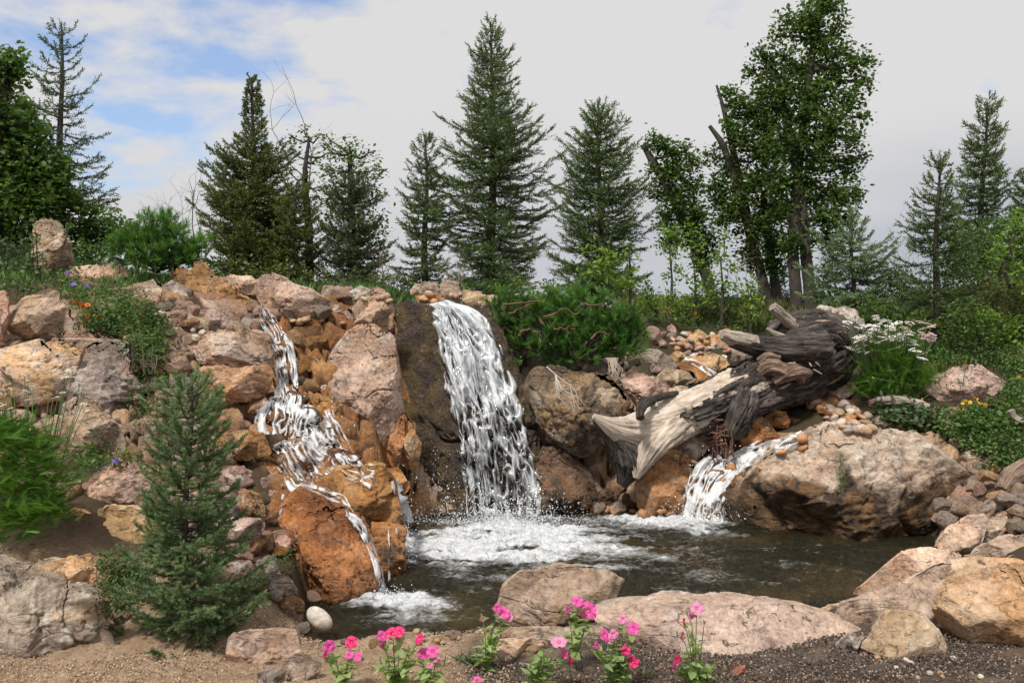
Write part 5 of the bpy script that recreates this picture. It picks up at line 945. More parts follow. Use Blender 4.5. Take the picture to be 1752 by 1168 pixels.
def tubeobj(name, lst, sides, n, seed, amp, fl, fc, mat, parent=None):
    pts, rd = wp(lst) if isinstance(lst, list) else lst
    V, Fc, a, s, f, Q, r = noisy_tube(pts, rd, sides, n, seed, amp, fl, fc); ln = np.linalg.norm(np.diff(Q, axis=0), axis=1).sum()
    V = np.vstack([V, Q[0], Q[-1]]); k = sides*n; j = np.arange(sides); j2 = (j+1) % sides; e = (n-1)*sides
    Fc = np.vstack([Fc, np.stack([np.full(sides, k), j2, j, np.full(sides, k)], 1)[:, [0, 1, 2, 2]][:0]])
    at_ = {'ga': np.append(np.cos(a)*1., [0, 0]), 'gb': np.append(np.sin(a)*1., [0, 0]), 'gs': np.append(s*ln*3+seed, [seed, seed+ln*3])}
    o = obj(name, V, Fc, M[mat], parent, attrs=at_)
    bm = bmesh.new(); bm.from_mesh(o.data); bm.verts.ensure_lookup_table()
    for j_ in range(sides):
        bm.faces.new((bm.verts[k], bm.verts[(j_+1) % sides], bm.verts[j_])); bm.faces.new((bm.verts[k+1], bm.verts[e+j_], bm.verts[e+(j_+1) % sides]))
    bm.to_mesh(o.data); bm.free(); return o
def wp(lst): return [W(x, y, D) for x, y, D, *_ in lst], [r*D/F for x, y, D, r in lst]
log = empty('fallen_trunk', W(1240, 700, 9.2), 'huge fallen dead tree trunk with dark bark, bleached split end and broken limbs', 'fallen trunk')
TR = [(1440,575,10.15,42),(1418,590,10.05,52),(1390,612,9.95,56),(1350,638,9.8,50),(1300,660,9.6,44),(1255,676,9.4,42),(1210,694,9.15,38),(1165,712,8.9,38),(1128,726,8.7,34),(1098,737,8.55,30),(1072,738,8.45,25),(1048,731,8.38,16),(1028,719,8.33,9),(1012,709,8.3,3)]
pts, rd = wp(TR)
tubeobj('bleached_wood', (pts, [x*.93 for x in rd]), 110, 260, 3, .10, 1.8, 6., 'gwood', log)
# bark sleeve: covers the upper part, with a ragged end and a bare streak along the top left
ns_ = 150
V, Fc, a, s, f, Q, r = noisy_tube(pts, [x*1.0 for x in rd], ns_, 460, 8, .13, 2.4, 11.)
Zr = (V[:, 2]-np.repeat(Q[:, 2], ns_))/np.repeat(r, ns_); Yr = (V[:, 1]-np.repeat(Q[:, 1], ns_))/np.repeat(r, ns_)
rag = fbm(np.stack([np.cos(a)*2, np.sin(a)*2, s*14], 1), 4, .6)
keep = (s < .715+.05*rag-.10*sstep(.0, -.9, Zr)) & ~((Zr > .58+.16*rag+2.4*np.maximum(0, .64-s)) & (s > .40) & (Yr < .7))
kf = keep[Fc].all(1); us = np.unique(Fc[kf]); mp_ = np.full(len(V), -1); mp_[us] = np.arange(len(us)); ln = 3.2*3
obj('bark', V[us], mp_[Fc[kf]], M['gbark'], log, attrs={'ga': np.cos(a)[us], 'gb': np.sin(a)[us], 'gs': s[us]*ln})
# heavy second end reaching down to the water
tubeobj('bleached_limb', [(1160,722,8.78,26),(1134,736,8.64,29),(1117,754,8.52,24),(1106,772,8.47,19),(1098,790,8.44,14),(1092,806,8.42,9),(1088,820,8.4,3)], 80, 160, 12, .22, 1.8, 6, 'gwood', log)
tubeobj('hollow_shade_fill', [(1016,714,8.40,4),(1044,738,8.46,13),(1070,760,8.50,22),(1080,785,8.54,24),(1074,808,8.58,16),(1064,830,8.62,7)], 60, 120, 14, .2, 4, 8, 'gbark', log)  # dark solid piece standing in for the shade inside the split end
# torn root end
tubeobj('root_flare', [(1388,548,10.15,8),(1404,550,10.1,20),(1424,562,10.05,27),(1440,580,10.0,28),(1446,600,9.95,20),(1442,615,9.9,8)], 120, 160, 21, .42, 5, 12, 'gpale', log)
tubeobj('bark_plate', [(1330,606,9.9,40),(1365,592,9.85,48),(1400,582,9.85,44),(1428,584,9.82,36),(1440,602,9.8,24)], 120, 240, 33, .17, 5, 12, 'gbark', log)
for k, (q, mt_) in enumerate([([(1415,596,9.55,26),(1350,598,9.52,22),(1310,595,9.5,18),(1275,588,9.45,14),(1250,581,9.4,10)], 'gbark'), ([(1290,590,9.47,14),(1262,581,9.40,12),(1246,576,9.37,10),(1234,571,9.35,7)], 'gpale'),
        ([(1382,582,9.75,11),(1364,564,9.7,11),(1352,552,9.68,10)], 'gbark'), ([(1360,560,9.68,9),(1342,542,9.64,8.5),(1330,531,9.6,8.5),(1321,523,9.58,7)], 'gpale'),
        ([(1345,578,9.5,5),(1325,570,9.5,4),(1311,561,9.5,2)], 'gpale')]):
    tubeobj('broken_limb', q, 60, 120, 40+k, .14, 4, 8, mt_, log)
tubeobj('burl', [(1272,680,9.25,20),(1268,700,9.08,22),(1260,720,8.98,20),(1252,740,8.94,14),(1249,752,8.92,6)], 90, 140, 60, .24, 6, 11, 'gbark', log)
for k, q in enumerate(([(1300,640,9.35,8),(1318,628,9.3,12),(1338,634,9.3,11),(1350,648,9.35,5)], [(1322,655,9.3,5),(1345,640,9.28,11),(1372,636,9.32,8),(1388,640,9.4,3)], [(1352,622,9.38,5),(1368,640,9.34,9),(1372,655,9.38,4)], [(1295,618,9.4,4),(1312,610,9.38,7),(1335,614,9.4,5)])):
    tubeobj('torn_shard', q, 40, 60, 80+k, .3, 3, 7, 'gtorn', log)
# splinters round the torn end and under the trunk
A = Acc(); rs = np.random.default_rng(3)
for k in range(60):
    ang = rs.uniform(0, 1); bx, by = 1396+60*ang+rs.normal()*5, 545+62*ang**1.3+rs.normal()*7; D = 9.75+rs.normal()*.05
    p0 = W(bx, by, D); d = np.array([rs.uniform(.2, 1), -.5, rs.uniform(-.9, .3)]); d /= np.linalg.norm(d); l = rs.uniform(.05, .13)
    V, Fc = tube([p0-d*.04, p0+d*l*.5, p0+d*l], [.016*rs.uniform(.6, 1.2), .011, .003], 4); A.add(V, Fc)
for k in range(14):
    bx, by = rs.uniform(1295, 1395), rs.uniform(612, 650); D = 9.27+(bx-1290)/110*.14+rs.normal()*.03
    p0 = W(bx, by, D); d = rs.normal(size=3)*[1, .5, 1]; d /= np.linalg.norm(d); l = rs.uniform(.06, .13)
    V, Fc = tube([p0, p0+d*l*.5, p0+d*l], [.013*rs.uniform(.5, 1.2), .011, .003], 4); A.add(V, Fc)
o = A.build('splinters', M['brokenwood'], log, False); o['kind'] = 'stuff'
A = Acc()
for k in range(46):
    bx, by = rs.uniform(1218, 1256), rs.uniform(715, 760); D = 8.92+rs.normal()*.05; p0 = W(bx, by, D)
    if k < 24: q = [p0, W(bx-rs.uniform(5, 16), by+rs.uniform(-3, 9), D), W(bx-rs.uniform(14, 30), by+rs.uniform(0, 12), D)]
    else: q = [p0, W(bx+rs.uniform(-5, 5), by+25, D), W(bx+rs.uniform(-10, 14), by+rs.uniform(40, 65), D)]
    V, Fc = tube(q, [.009, .007, .003], 4); A.add(V, Fc)
o = A.build('root_fibres', M['redroot'], log); o['kind'] = 'stuff'
# twig resting on the bleached wood, little stone beside it
p_, r_ = wp([(1096,718,8.2,6),(1094,702,8.25,7),(1104,690,8.4,6),(1120,682,8.55,6),(1140,676,8.7,5),(1160,672,8.9,3)])
tag(tubeobj('dead_branch', (p_, r_), 14, 60, 71, .2, 9, 6, 'gbark'), 'crooked dark dead branch hooked over the bleached end of the fallen trunk', 'branch')
rock('stone', 'small grey stone resting on the bleached wood beside the crooked branch', 'grey', [(1112,688),(1122,684),(1126,692),(1122,700),(1113,699)], D=8.5, T=.04)
# little bark log behind the big boulder
p_, r_ = wp([(1486,690,9.35,5),(1510,687,9.35,8),(1545,690,9.3,10),(1578,700,9.25,12),(1602,712,9.2,12)])
sl_ = empty('small_log', W(1545, 705, 9.3), 'short weathered log with peeling pale bark lying behind the huge tan boulder', 'log')
tubeobj('wood', (p_, r_), 40, 120, 73, .12, 6, 7, 'gtorn', sl_)
p_, r_ = wp([(1498,686,9.3,5),(1530,684,9.27,7),(1562,690,9.22,8),(1590,700,9.17,7)])
tubeobj('peeling_bark', (p_, r_), 30, 90, 75, .2, 6, 7, 'gpale', sl_)
p_, r_ = wp([(1712,842,7.5,9),(1728,815,7.6,15),(1752,800,7.7,16),(1790,795,7.8,16)])
tag(tubeobj('log', (p_, r_), 36, 90, 77, .15, 5, 7, 'gtorn'), 'stub of rust and cream coloured dead log at the right picture edge', 'log')
p_, r_ = wp([(1728,700,8.6,5),(1735,715,8.6,5),(1752,722,8.6,5),(1790,730,8.6,5)])
tag(tubeobj('dead_branch', (p_, r_), 16, 50, 79, .2, 5, 7, 'gpale'), 'pale curved dead branch on the slope at the right picture edge', 'branch')
# dead roots hanging over the rocks by the pine bush
def twigs(name, label, cat, lines, r0, mat_, root=None):
    A = Acc(); rs = np.random.default_rng(len(lines)*7+int(lines[0][0][0]))
    for l in lines:
        pp = [W(*q) for q in l]; n = len(pp); V, Fc = tube(pp, np.linspace(r0, r0*.3, n), 5); A.add(V, Fc)
    V, Fc, t_ = A.get(); o = obj(name, V, Fc, mat_, root)
    if root is None: tag(o, label, cat)
    return o
rs = np.random.default_rng(8)
twigs('hanging_roots', 'pale dead roots draped over the dark boulder right of the main waterfall', 'roots',
      [[(935,627,8.5),(950,640,8.4),(957+rs.normal()*3,665,8.35),(960+k*6+rs.normal()*4,680,8.33),(965+k*9,700+rs.normal()*10,8.3)] for k in range(5)]+[[(950,640,8.4),(975,660,8.35),(980+rs.normal()*4,690,8.3),(984,705,8.3)], [(970,655,8.35),(985,668,8.33),(990,690,8.3)]], .006, M['paletwig'])
twigs('hanging_roots', 'brown fibrous dead roots hanging between two rocks beneath the pine bush', 'roots',
      [[(1045+rs.normal()*5,612,9.1),(1050+rs.normal()*6,632,9.0),(1052+rs.normal()*9,660+rs.normal()*8,8.95)] for k in range(22)], .006, M['drytwig'])

# ------------------------------------------------------------------ conifers
def brush(n, length, nl, wd, seed, fwd=.55):
    rs = np.random.default_rng(seed); V = []; Fc = []
    for i in range(n):
        x = length*(i+.5)/n; a = rs.uniform(0, 2*np.pi); d = np.array([fwd, math.cos(a), math.sin(a)*.8]); d /= np.linalg.norm(d); l = nl*rs.uniform(.7, 1.1)
        s = np.cross(d, [0, .3, 1]); s /= np.linalg.norm(s); b_ = np.array([x, 0, 0]); V += [b_-s*wd/2, b_+s*wd/2, b_+d*l]; Fc.append([3*i, 3*i+1, 3*i+2])
    return np.array(V), np.array(Fc)
def conifer(name, label, px, top, base, D, prof, mat_='needle', whorl=.16, per=6, twig=.10, br=None, droop=.15, seed=1, bare=0., trunk_r=.06, group=None, lean=0, twl=.42, fill=1., cat='conifer', leadlen=None, bthick=1., asym=.22):
    rs = np.random.default_rng(seed); bz = zr(base, D); H = (base-top)*D/F
    root = empty(name, (W(px, base, D)[0], D, bz), label, cat, group)
    o3 = np.array(root['_o']); br = br or brush(9, .10, .036, .015, 3)
    ph = [p[0] for p in prof]; pw = [p[1]*D/F for p in prof]
    TP = np.array([o3+[lean*t_*H+.02*math.sin(t_*7+seed), 0, H*t_-.15*(t_ == 0)] for t_ in np.linspace(0, 1, 14)])
    V, Fc = tube(TP, trunk_r*(1-np.linspace(0, 1, 14))**.8+.006, 9); obj('trunk', V, Fc, M['bark'], root)
    O, Dr, Sc, Tn = [], [], [], []; B = Acc()
    z = bare*H+.05
    while z < H-.04:
        py = base-z/D*F; L0 = np.interp(py, ph, pw); per_ = per if L0 > .25 else max(4, per-2)
        a0 = rs.uniform(0, 6.3)
        for k in range(int(per_)):
            a = a0+2*np.pi*k/per_+rs.normal()*.25; Lb = L0*rs.uniform(.50, 1.18)*(1+asym*math.sin(a*2+seed+z*2.3))
            if rs.random() < .06: Lb *= .5
            if Lb < .03: continue
            zz_ = z+rs.uniform(-.4, .4)*whorl; u = z/H
            hd = np.array([math.cos(a), math.sin(a), 0]); c0 = o3+[lean*zz_, 0, zz_]
            up0 = .50*u+.10-droop*(1-u)+rs.normal()*.10; cv = .12+.12*rs.normal()
            def P(t): return c0+hd*Lb*t+np.array([0, 0, Lb*(up0*t+(cv*t*t-.12*t)*(1.)-.10*math.sin(t*3))])
            ts = np.linspace(0, 1, 6); V, Fc = tube([P(t) for t in ts], np.linspace(.008, .002, 6)*bthick, 4); B.add(V, Fc)
            st = twig/Lb; t = max(.10, .10/Lb*.7)
            while t < 1.0:
                p = P(t); tan = P(min(1, t+.05))-P(t-.05); tan /= np.linalg.norm(tan); sd = np.cross(tan, [0, 0, 1])
                tl = min(.5, Lb*twl)*(1.05-t)**.7*rs.uniform(.6, 1.1)+.05
                for sg in (-1, 1):
                    if rs.random() > fill: continue
                    d = tan*rs.uniform(.4, 1.)+sd*sg*rs.uniform(.6, 1.)+np.array([0, 0, rs.uniform(-.35, .30)]); d /= np.linalg.norm(d)
                    m_ = max(1, int(round(tl/.075)))
                    for i in range(m_):
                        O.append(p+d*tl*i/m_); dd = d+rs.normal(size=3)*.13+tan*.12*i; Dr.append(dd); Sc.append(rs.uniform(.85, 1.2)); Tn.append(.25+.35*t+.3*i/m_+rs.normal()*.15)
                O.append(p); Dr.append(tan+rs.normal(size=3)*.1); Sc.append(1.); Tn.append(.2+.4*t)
                t += st*rs.uniform(.8, 1.2)
            for i in range(2): O.append(P(.93+.06*i)); Dr.append(P(1)-P(.9)+[0, 0, .01]); Sc.append(1.15); Tn.append(.75)
        z += whorl*rs.uniform(.75, 1.25)*(1-.35*z/H)
    ld = leadlen or .25
    for i in range(int(ld/.04)+1): O.append(o3+[lean*H, 0, H-i*.04-.05]); Dr.append(np.array([rs.normal()*.15, rs.normal()*.15, 1])); Sc.append(1.); Tn.append(.6)
    O = np.array(O); Tn = np.clip(np.array(Tn), 0, 1)
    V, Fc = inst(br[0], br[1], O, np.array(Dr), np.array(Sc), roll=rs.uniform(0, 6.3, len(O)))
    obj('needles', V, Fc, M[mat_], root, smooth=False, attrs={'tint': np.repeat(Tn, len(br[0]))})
    B.build('branches', M['bark'], root)
    return root
conifer('spruce_tree', 'thin spruce with sparse top and wide lower boughs behind the left bank', 104, 38, 440, 12.0, [(38,4),(60,22),(80,34),(100,26),(140,36),(170,50),(210,52),(250,58),(290,78),(320,105),(370,112),(430,90)], 'needle2', .18, 6, .078, seed=2, trunk_r=.055, droop=.22)
conifer('fir_tree', 'short narrow fir left of the tallest fir', 728, 232, 490, 14.0, [(232,4),(262,16),(300,24),(350,40),(420,52),(480,56)], 'needle', .13, 8, .07, seed=3, trunk_r=.05, droop=.1)
conifer('fir_tree', 'tallest fir standing directly behind the main waterfall', 842, 38, 505, 14.6, [(38,4),(58,14),(80,16),(110,38),(140,40),(180,52),(225,88),(300,98),(380,100),(440,104),(500,96)], 'needle', .145, 8, .072, seed=4, trunk_r=.075, droop=.08)
conifer('fir_tree', 'dense dark fir right of the tallest one, behind the bright sapling', 1025, 180, 505, 13.6, [(180,4),(200,24),(235,38),(285,64),(340,72),(400,80),(470,90),(500,92)], 'needle', .125, 9, .07, seed=5, trunk_r=.055, droop=.1)
conifer('spruce_tree', 'small bushy spruce behind the torn root end of the fallen trunk', 1458, 362, 530, 12.2, [(362,3),(385,8),(400,24),(440,60),(480,70),(525,76)], 'young', .11, 8, .065, seed=6, trunk_r=.03, leadlen=.12)
conifer('spruce_tree', 'slender spruce with its bare lower trunk showing, right of the yarrow', 1600, 265, 606, 11.3, [(265,3),(280,16),(300,20),(330,32),(360,40),(400,58),(430,52),(470,62),(520,74),(560,60)], 'needle', .15, 7, .07, seed=7, trunk_r=.045, bare=.18, droop=.2, lean=.02)
conifer('spruce_tree', 'tall leaning spruce at the far right behind the bright shrub', 1676, 175, 470, 14.0, [(175,3),(190,18),(210,14),(240,32),(290,44),(340,54),(400,62),(460,62)], 'needle', .13, 8, .07, seed=8, trunk_r=.05, lean=.04)
conifer('spruce_tree', 'spruce cut by the right picture edge', 1765, 285, 470, 13.5, [(285,4),(330,30),(400,50),(460,60)], 'needle', .13, 8, .07, seed=9, trunk_r=.04)
conifer('juniper_tree', 'dense olive green juniper with a narrow spire, left of centre', 432, 134, 500, 12.6, [(134,4),(160,12),(225,17),(250,30),(285,52),(310,74),(380,84),(440,92),(490,92)], 'juniper', .10, 10, .06, brush(14, .07, .028, .011, 9, .4), seed=10, trunk_r=.06, droop=-.15, twl=.5)
conifer('juniper_tree', 'grey green juniper right of the tall spired one', 600, 300, 500, 12.4, [(300,10),(320,30),(360,44),(420,56),(490,58)], 'bluejuniper', .11, 9, .06, brush(14, .07, .028, .011, 9, .4), seed=12, trunk_r=.05, droop=-.15, twl=.5)
conifer('juniper_tree', 'low olive juniper filling the gap beside the tall spired one', 505, 320, 505, 12.2, [(320,10),(360,34),(420,48),(490,50)], 'juniper', .11, 9, .06, brush(14, .07, .028, .011, 9, .4), seed=13, trunk_r=.04, droop=-.15, twl=.5)
# young spruce in the foreground
ybr = brush(24, .056, .018, .0058, 5, .6)
conifer('young_spruce', 'young spruce growing in front of the stone wall at the lower left', 322, 640, 1146, 4.95, [(640,3),(668,26),(700,52),(740,75),(780,82),(840,80),(900,96),(960,112),(1030,122),(1090,128),(1140,122)], 'young', .068, 8, .030, ybr, droop=.10, seed=14, trunk_r=.018, twl=.45, cat='young spruce', leadlen=.12, bthick=.55, asym=.08)

# ------------------------------------------------------------------ broadleaf trees and shrubs
KITE = (np.array([[0, 0, 0], [.45, -.30, .06], [1, 0, 0], [.45, .30, .06]], float), np.array([[0, 1, 2], [0, 2, 3]]))
def lobed():
    pts_ = [(0, 0), (.25, -.12), (.35, -.34), (.5, -.16), (.68, -.32), (.78, -.12), (1, 0), (.78, .12), (.68, .32), (.5, .16), (.35, .34), (.25, .12)]
    V = np.array([(x, y, .05*abs(y)*4) for x, y in pts_]); return V, np.array([[0, i, i+1] for i in range(1, 11)])
LOBE = lobed()
def leaves(cent, rad, n, per, lsize, rs, tmpl=KITE, flat=.8, shell=.45, spread=1.6, sq=1.):
    """n leaf clusters round each centre; returns V, F, tint and twig origins"""
    d = rs.normal(size=(n, 3)); d /= np.linalg.norm(d, axis=1)[:, None]; rr = rad*rs.uniform(0, 1, n)**shell
    rr = rr*(1+.35*pn(d*2.2+cent))
    c = cent+d*rr[:, None]*np.array([1, 1, sq])
    O = np.repeat(c, per, 0)+rs.normal(size=(n*per, 3))*lsize*spread*.5
    D_ = np.repeat(d, per, 0)*.5+rs.normal(size=(n*per, 3))*[1, 1, .5]
    up = np.array([0, 0, 1.])+rs.normal(size=(n*per, 3))*flat
    D_ -= 0*up
    V, Fc = inst(tmpl[0], tmpl[1], O, D_, lsize*rs.uniform(.6, 1.2, n*per), up=(0, 0, 1), roll=rs.normal(size=n*per)*flat)
    tn = np.clip(np.repeat(rs.uniform(.1, .9, n), per)+rs.normal(size=n*per)*.15, 0, 1)
    return V, Fc, np.repeat(tn, len(tmpl[0])), c
def bushtree(name, label, cat, blobs, D, mat_, lsize=.07, dens=55, per=8, trunks=(), seed=1, sq=.9, tmpl=KITE, depth=1., limbs=True, group=None, flat=.7, shell=.5, part='leaves', tw=.008, zoff=0):
    rs = np.random.default_rng(seed)
    if trunks: bx, by = trunks[0][0][0], trunks[0][0][1]
    else: bx = np.mean([b_[0] for b_ in blobs]); by = max(b_[1]+b_[2] for b_ in blobs)
    bw = W(bx, by, D)
    if trunks: bw[2] = min(bw[2], float(Hs(np.array([bx]), np.array([D]))[0])-.05)
    root = empty(name, tuple(bw), label, cat, group)
    A = Acc(); T_ = Acc(); anchor = []
    for tr in trunks:
        pp = [W(x, y, D+(q[0] if q else 0)) for x, y, r_, *q in tr]; rr = [q[2]*D/F for q in tr]
        gz_ = float(Hs(np.array([tr[0][0]]), np.array([D]))[0])-.1
        if pp[0][2] > gz_-.05: pp = [np.array([pp[0][0], pp[0][1], gz_])]+pp; rr = [rr[0]*1.15]+rr
        V, Fc, a, s, f, Q, r = noisy_tube(pp, rr, 12, 40, seed, .08, 3, 5); T_.add(V, Fc); anchor += list(Q[6:])
    if not len(anchor): anchor = [bw+np.array([rs.normal()*.1, rs.normal()*.1, .02]) for k in range(4)]
    anchor = np.array(anchor); Br = Acc()
    for x, y, r_ in blobs:
        rw = r_*D/F; dc = rs.uniform(-.45, .45)*rw*depth; c = W(x, y, D+dc)
        n = max(4, int(dens*(rw/.3)**2)); V, Fc, tn, cl_ = leaves(c, rw, n, per, lsize, rs, tmpl, flat, shell, sq=sq); A.add(V, Fc, tn)
        if limbs:
            dd = anchor-c; cost = np.linalg.norm(dd, axis=1)+np.maximum(0, dd[:, 2])*1.5; p0 = anchor[cost.argmin()]
            mid = (p0+c)/2+rs.normal(size=3)*.12*np.linalg.norm(p0-c)+[0, 0, -.05]
            V, Fc = tube([p0, mid, c], [tw*2.2*(1+rw), tw*1.8, tw], 5); Br.add(V, Fc)
            for q in cl_[rs.permutation(len(cl_))[:max(3, n//5)]]:
                V, Fc = tube([c*.6+mid*.4 if rs.random() < .4 else c, (c+q)/2+rs.normal(size=3)*.04, q], [tw, tw*.7, tw*.35], 3); Br.add(V, Fc)
    A.build(part, M[mat_], root, False)
    if trunks: T_.build('trunk', M['bark'], root)
    if limbs: Br.build('branches', M['bark'], root)
    return root
bushtree('oak_tree', 'dark leafy oak filling the left picture edge', 'oak tree', [(8,110,26),(28,100,18),(26,128,20),(-10,140,40),(0,200,50),(35,215,40),(-30,260,70),(30,280,60),(72,285,42),(60,240,30),(60,340,56),(10,360,70),(110,345,36),(95,310,30),(0,420,50),(-60,350,80),(-50,180,60)], 10.8, 'oak', .075, 95, 9, [[(20,470,16),(15,380,13),(8,280,10),(5,180,6),(8,120,3)]], 21, tmpl=LOBE)
bushtree('oak_tree', 'low oak scrub between the left spruce and the bare bank', 'oak tree', [(150,375,32),(180,395,26),(125,400,28),(205,400,20),(160,420,28),(100,400,30)], 11.2, 'oak', .07, 80, 8, [[(150,460,6),(150,400,4)]], 22, tmpl=LOBE)
bushtree('oak_tree', 'thin see-through oak with bare twigs between the two junipers', 'oak tree', [(500,235,14),(520,225,14),(545,235,12),(505,265,16),(540,275,14),(525,300,18),(560,262,12),(500,300,14),(545,320,18),(530,340,20)], 13.2, 'oak', .06, 26, 6, [[(530,480,7),(528,380,6),(520,300,4),(530,230,2)]], 23, tmpl=KITE, shell=.7)
bushtree('oak_tree', 'rounded oak growing up through the grey green juniper', 'oak tree', [(565,240,10),(572,262,16),(600,262,24),(598,285,26),(630,262,12),(640,290,18),(560,290,18),(620,320,28),(648,335,18),(650,385,24),(640,420,26),(575,330,24),(655,440,16),(620,450,30),(560,350,22)], 13.0, 'oak', .06, 60, 8, [[(605,500,9),(602,400,7),(600,320,5),(598,260,3)]], 24, tmpl=KITE)
bushtree('oak_tree', 'oak with a broken off dead top, left of the three standing right of centre', 'oak tree', [(1118,243,18),(1140,255,22),(1165,262,22),(1185,280,18),(1120,290,14),(1150,300,32),(1185,320,24),(1125,330,16),(1160,345,32),(1190,365,26),(1140,375,22),(1185,400,30),(1215,415,22),(1150,410,24),(1205,445,22)], 15.0, 'oak', .064, 120, 8, [[(1222,520,9),(1208,470,9),(1180,400,9),(1150,330,9),(1122,285,7),(1098,246,3.5)]], 25, tmpl=LOBE, tw=.01)
bushtree('oak_tree', 'oak with two bare broken leaders leaning left, middle of the three right of centre', 'oak tree', [(1245,160,14),(1262,178,22),(1290,190,30),(1310,215,30),(1250,215,20),(1270,240,28),(1310,260,36),(1222,265,14),(1250,290,26),(1300,310,40),(1230,320,22),(1260,345,34),(1320,350,36),(1245,375,26),(1300,395,38),(1330,420,26),(1285,440,26),(1225,340,16),(1320,455,26)], 14.2, 'oak', .066, 118, 8, [[(1318,530,8),(1302,470,8),(1280,390,7),(1255,300,6.5),(1236,245,5),(1212,213,2.8)], [(1305,480,7),(1270,330,6),(1248,230,5),(1238,185,3.5),(1224,140,1.5)], [(1330,510,8),(1318,430,7),(1305,330,5)]], 26, tmpl=LOBE, tw=.01)
bushtree('oak_tree', 'tallest oak with a double trunk, its crown reaching the top of the picture', 'oak tree', [(1400,-6,22),(1420,8,24),(1385,22,24),(1345,38,18),(1365,50,20),(1395,50,24),(1430,48,20),(1328,62,14),(1405,80,26),(1440,85,20),(1345,95,20),(1300,92,16),(1318,118,22),(1285,120,14),(1370,115,28),(1425,120,28),(1465,108,20),(1488,106,12),(1470,140,20),(1350,150,34),(1405,160,38),(1450,175,28),(1478,200,14),(1310,150,22),(1320,185,30),(1370,205,40),(1425,220,38),(1465,240,18),(1340,250,38),(1400,265,40),(1445,285,26),(1472,270,12),(1340,310,34),(1385,320,36),(1430,330,34),(1462,335,16),(1345,365,28),(1405,375,34),(1445,372,22),(1355,410,22),(1420,410,20),(1380,420,20)], 13.4, 'oak', .066, 108, 8, [[(1362,500,10),(1356,430,9),(1362,330,8),(1372,230,6),(1385,120,7),(1400,30,4)], [(1386,500,10),(1378,430,9),(1372,340,7),(1350,230,7),(1330,130,4)]], 27, tmpl=LOBE, tw=.012)
# round pine bushes with needle tufts
TUFT = brush(26, .05, .055, .0052, 17, 1.1)
def pinebush(label, blobs, D, seed, dens, stems=(), mat_='mugo'):
    rs = np.random.default_rng(seed); bx = np.mean([b_[0] for b_ in blobs]); by = max(b_[1]+b_[2] for b_ in blobs)
    root = empty('pine_bush', tuple(W(bx, by, D)), label, 'pine bush'); O, Dr, T_, Br = [], [], [], Acc(); base = W(bx, by-10, D)
    for x, y, r_ in blobs:
        rw = r_*D/F; c = W(x, y, D+rs.uniform(-.5, .3)*rw); n = int(dens*(rw/.25)**2)
        d = rs.normal(size=(n, 3)); d /= np.linalg.norm(d, axis=1)[:, None]; k = rs.uniform(0, 1, n)**.35; p = c+d*(rw*k*(1+.3*pn(d*2+c)))[:, None]
        O.append(p); Dr.append(d*.6+np.array([0, -.1, .75])+rs.normal(size=(n, 3))*.35); T_.append(np.clip(.02+.85*k**4+rs.normal(size=n)*.18+.15*d[:, 2], 0, 1))  # inner tufts tinted darker, outer and upper ones lighter: shade painted in
        for q in p[:max(4, n//14)]:
            V, Fc = tube([base+(c-base)*.6*rs.random(), (c+q)/2, q], [.010, .008, .005], 4); Br.add(V, Fc)
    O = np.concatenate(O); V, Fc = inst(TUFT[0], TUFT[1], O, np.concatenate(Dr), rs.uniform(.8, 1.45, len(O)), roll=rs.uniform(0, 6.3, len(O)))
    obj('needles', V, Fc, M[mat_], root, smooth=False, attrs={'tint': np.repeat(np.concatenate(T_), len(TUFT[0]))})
    Br.build('branches', M['bark'], root)
    for st in stems:
        k_ = np.linspace(0, len(st)-1, 8); st = [tuple(np.interp(v_, range(len(st)), [q[i] for q in st])+(rs.normal()*2.2 if i < 2 else rs.normal()*.02) for i in range(3)) for v_ in k_]
        V, Fc, *_x = noisy_tube([W(x+rs.normal()*1.5, y+rs.normal()*1.5, D_+.08+.04*abs(rs.normal())) for x, y, D_ in st], np.linspace(.007, .003, len(st)), 8, 40, seed, .3, 6, 4); obj('bare_branch', V, Fc, M['redroot'], root)
    return root
pinebush('round mugo pine bush on top of the left bank', [(232,428,36),(262,398,32),(290,392,26),(300,425,38),(335,425,22),(215,420,22),(262,440,36),(320,445,24),(205,440,16)], 9.3, 31, 230)
pinebush('spreading mugo pine bush with bare pinkish branches right of the main waterfall', [(862,525,24),(858,560,24),(885,555,30),(900,525,24),(895,590,24),(930,545,32),(935,590,28),(965,530,28),(970,570,34),(975,605,26),(1005,545,32),(1015,585,32),(1045,560,30),(1055,595,26),(1075,545,22),(1085,575,22),(1030,525,22),(940,515,18),(1075,600,20),(990,512,18)], 9.35, 32, 230,
         [[(870,522,8.95),(890,516,8.9),(915,515,8.9),(932,512,8.9)], [(868,534,8.9),(895,526,8.9),(912,518,8.88)], [(930,540,8.9),(955,530,8.85),(975,532,8.85),(990,538,8.88)], [(1000,524,8.9),(1030,522,8.9),(1052,530,8.92)], [(880,572,8.9),(905,565,8.88),(925,566,8.9)], [(1010,580,8.9),(1030,568,8.88),(1045,572,8.9)], [(950,565,8.88),(970,560,8.86),(985,566,8.88)]])
bushtree('juniper_bush', 'low olive juniper on the ridge left of the waterfall crest', 'juniper bush', [(672,482,24),(695,488,18),(655,488,16),(640,480,14)], 10.6, 'juniper', .035, 160, 8, seed=41, limbs=False, part='foliage')
bushtree('dry_shrub', 'little grey dried shrub on the ridge above the square rock', 'shrub', [(585,482,8),(575,488,8),(595,488,8)], 9.9, 'sage', .03, 90, 7, seed=42, part='foliage', tw=.003)
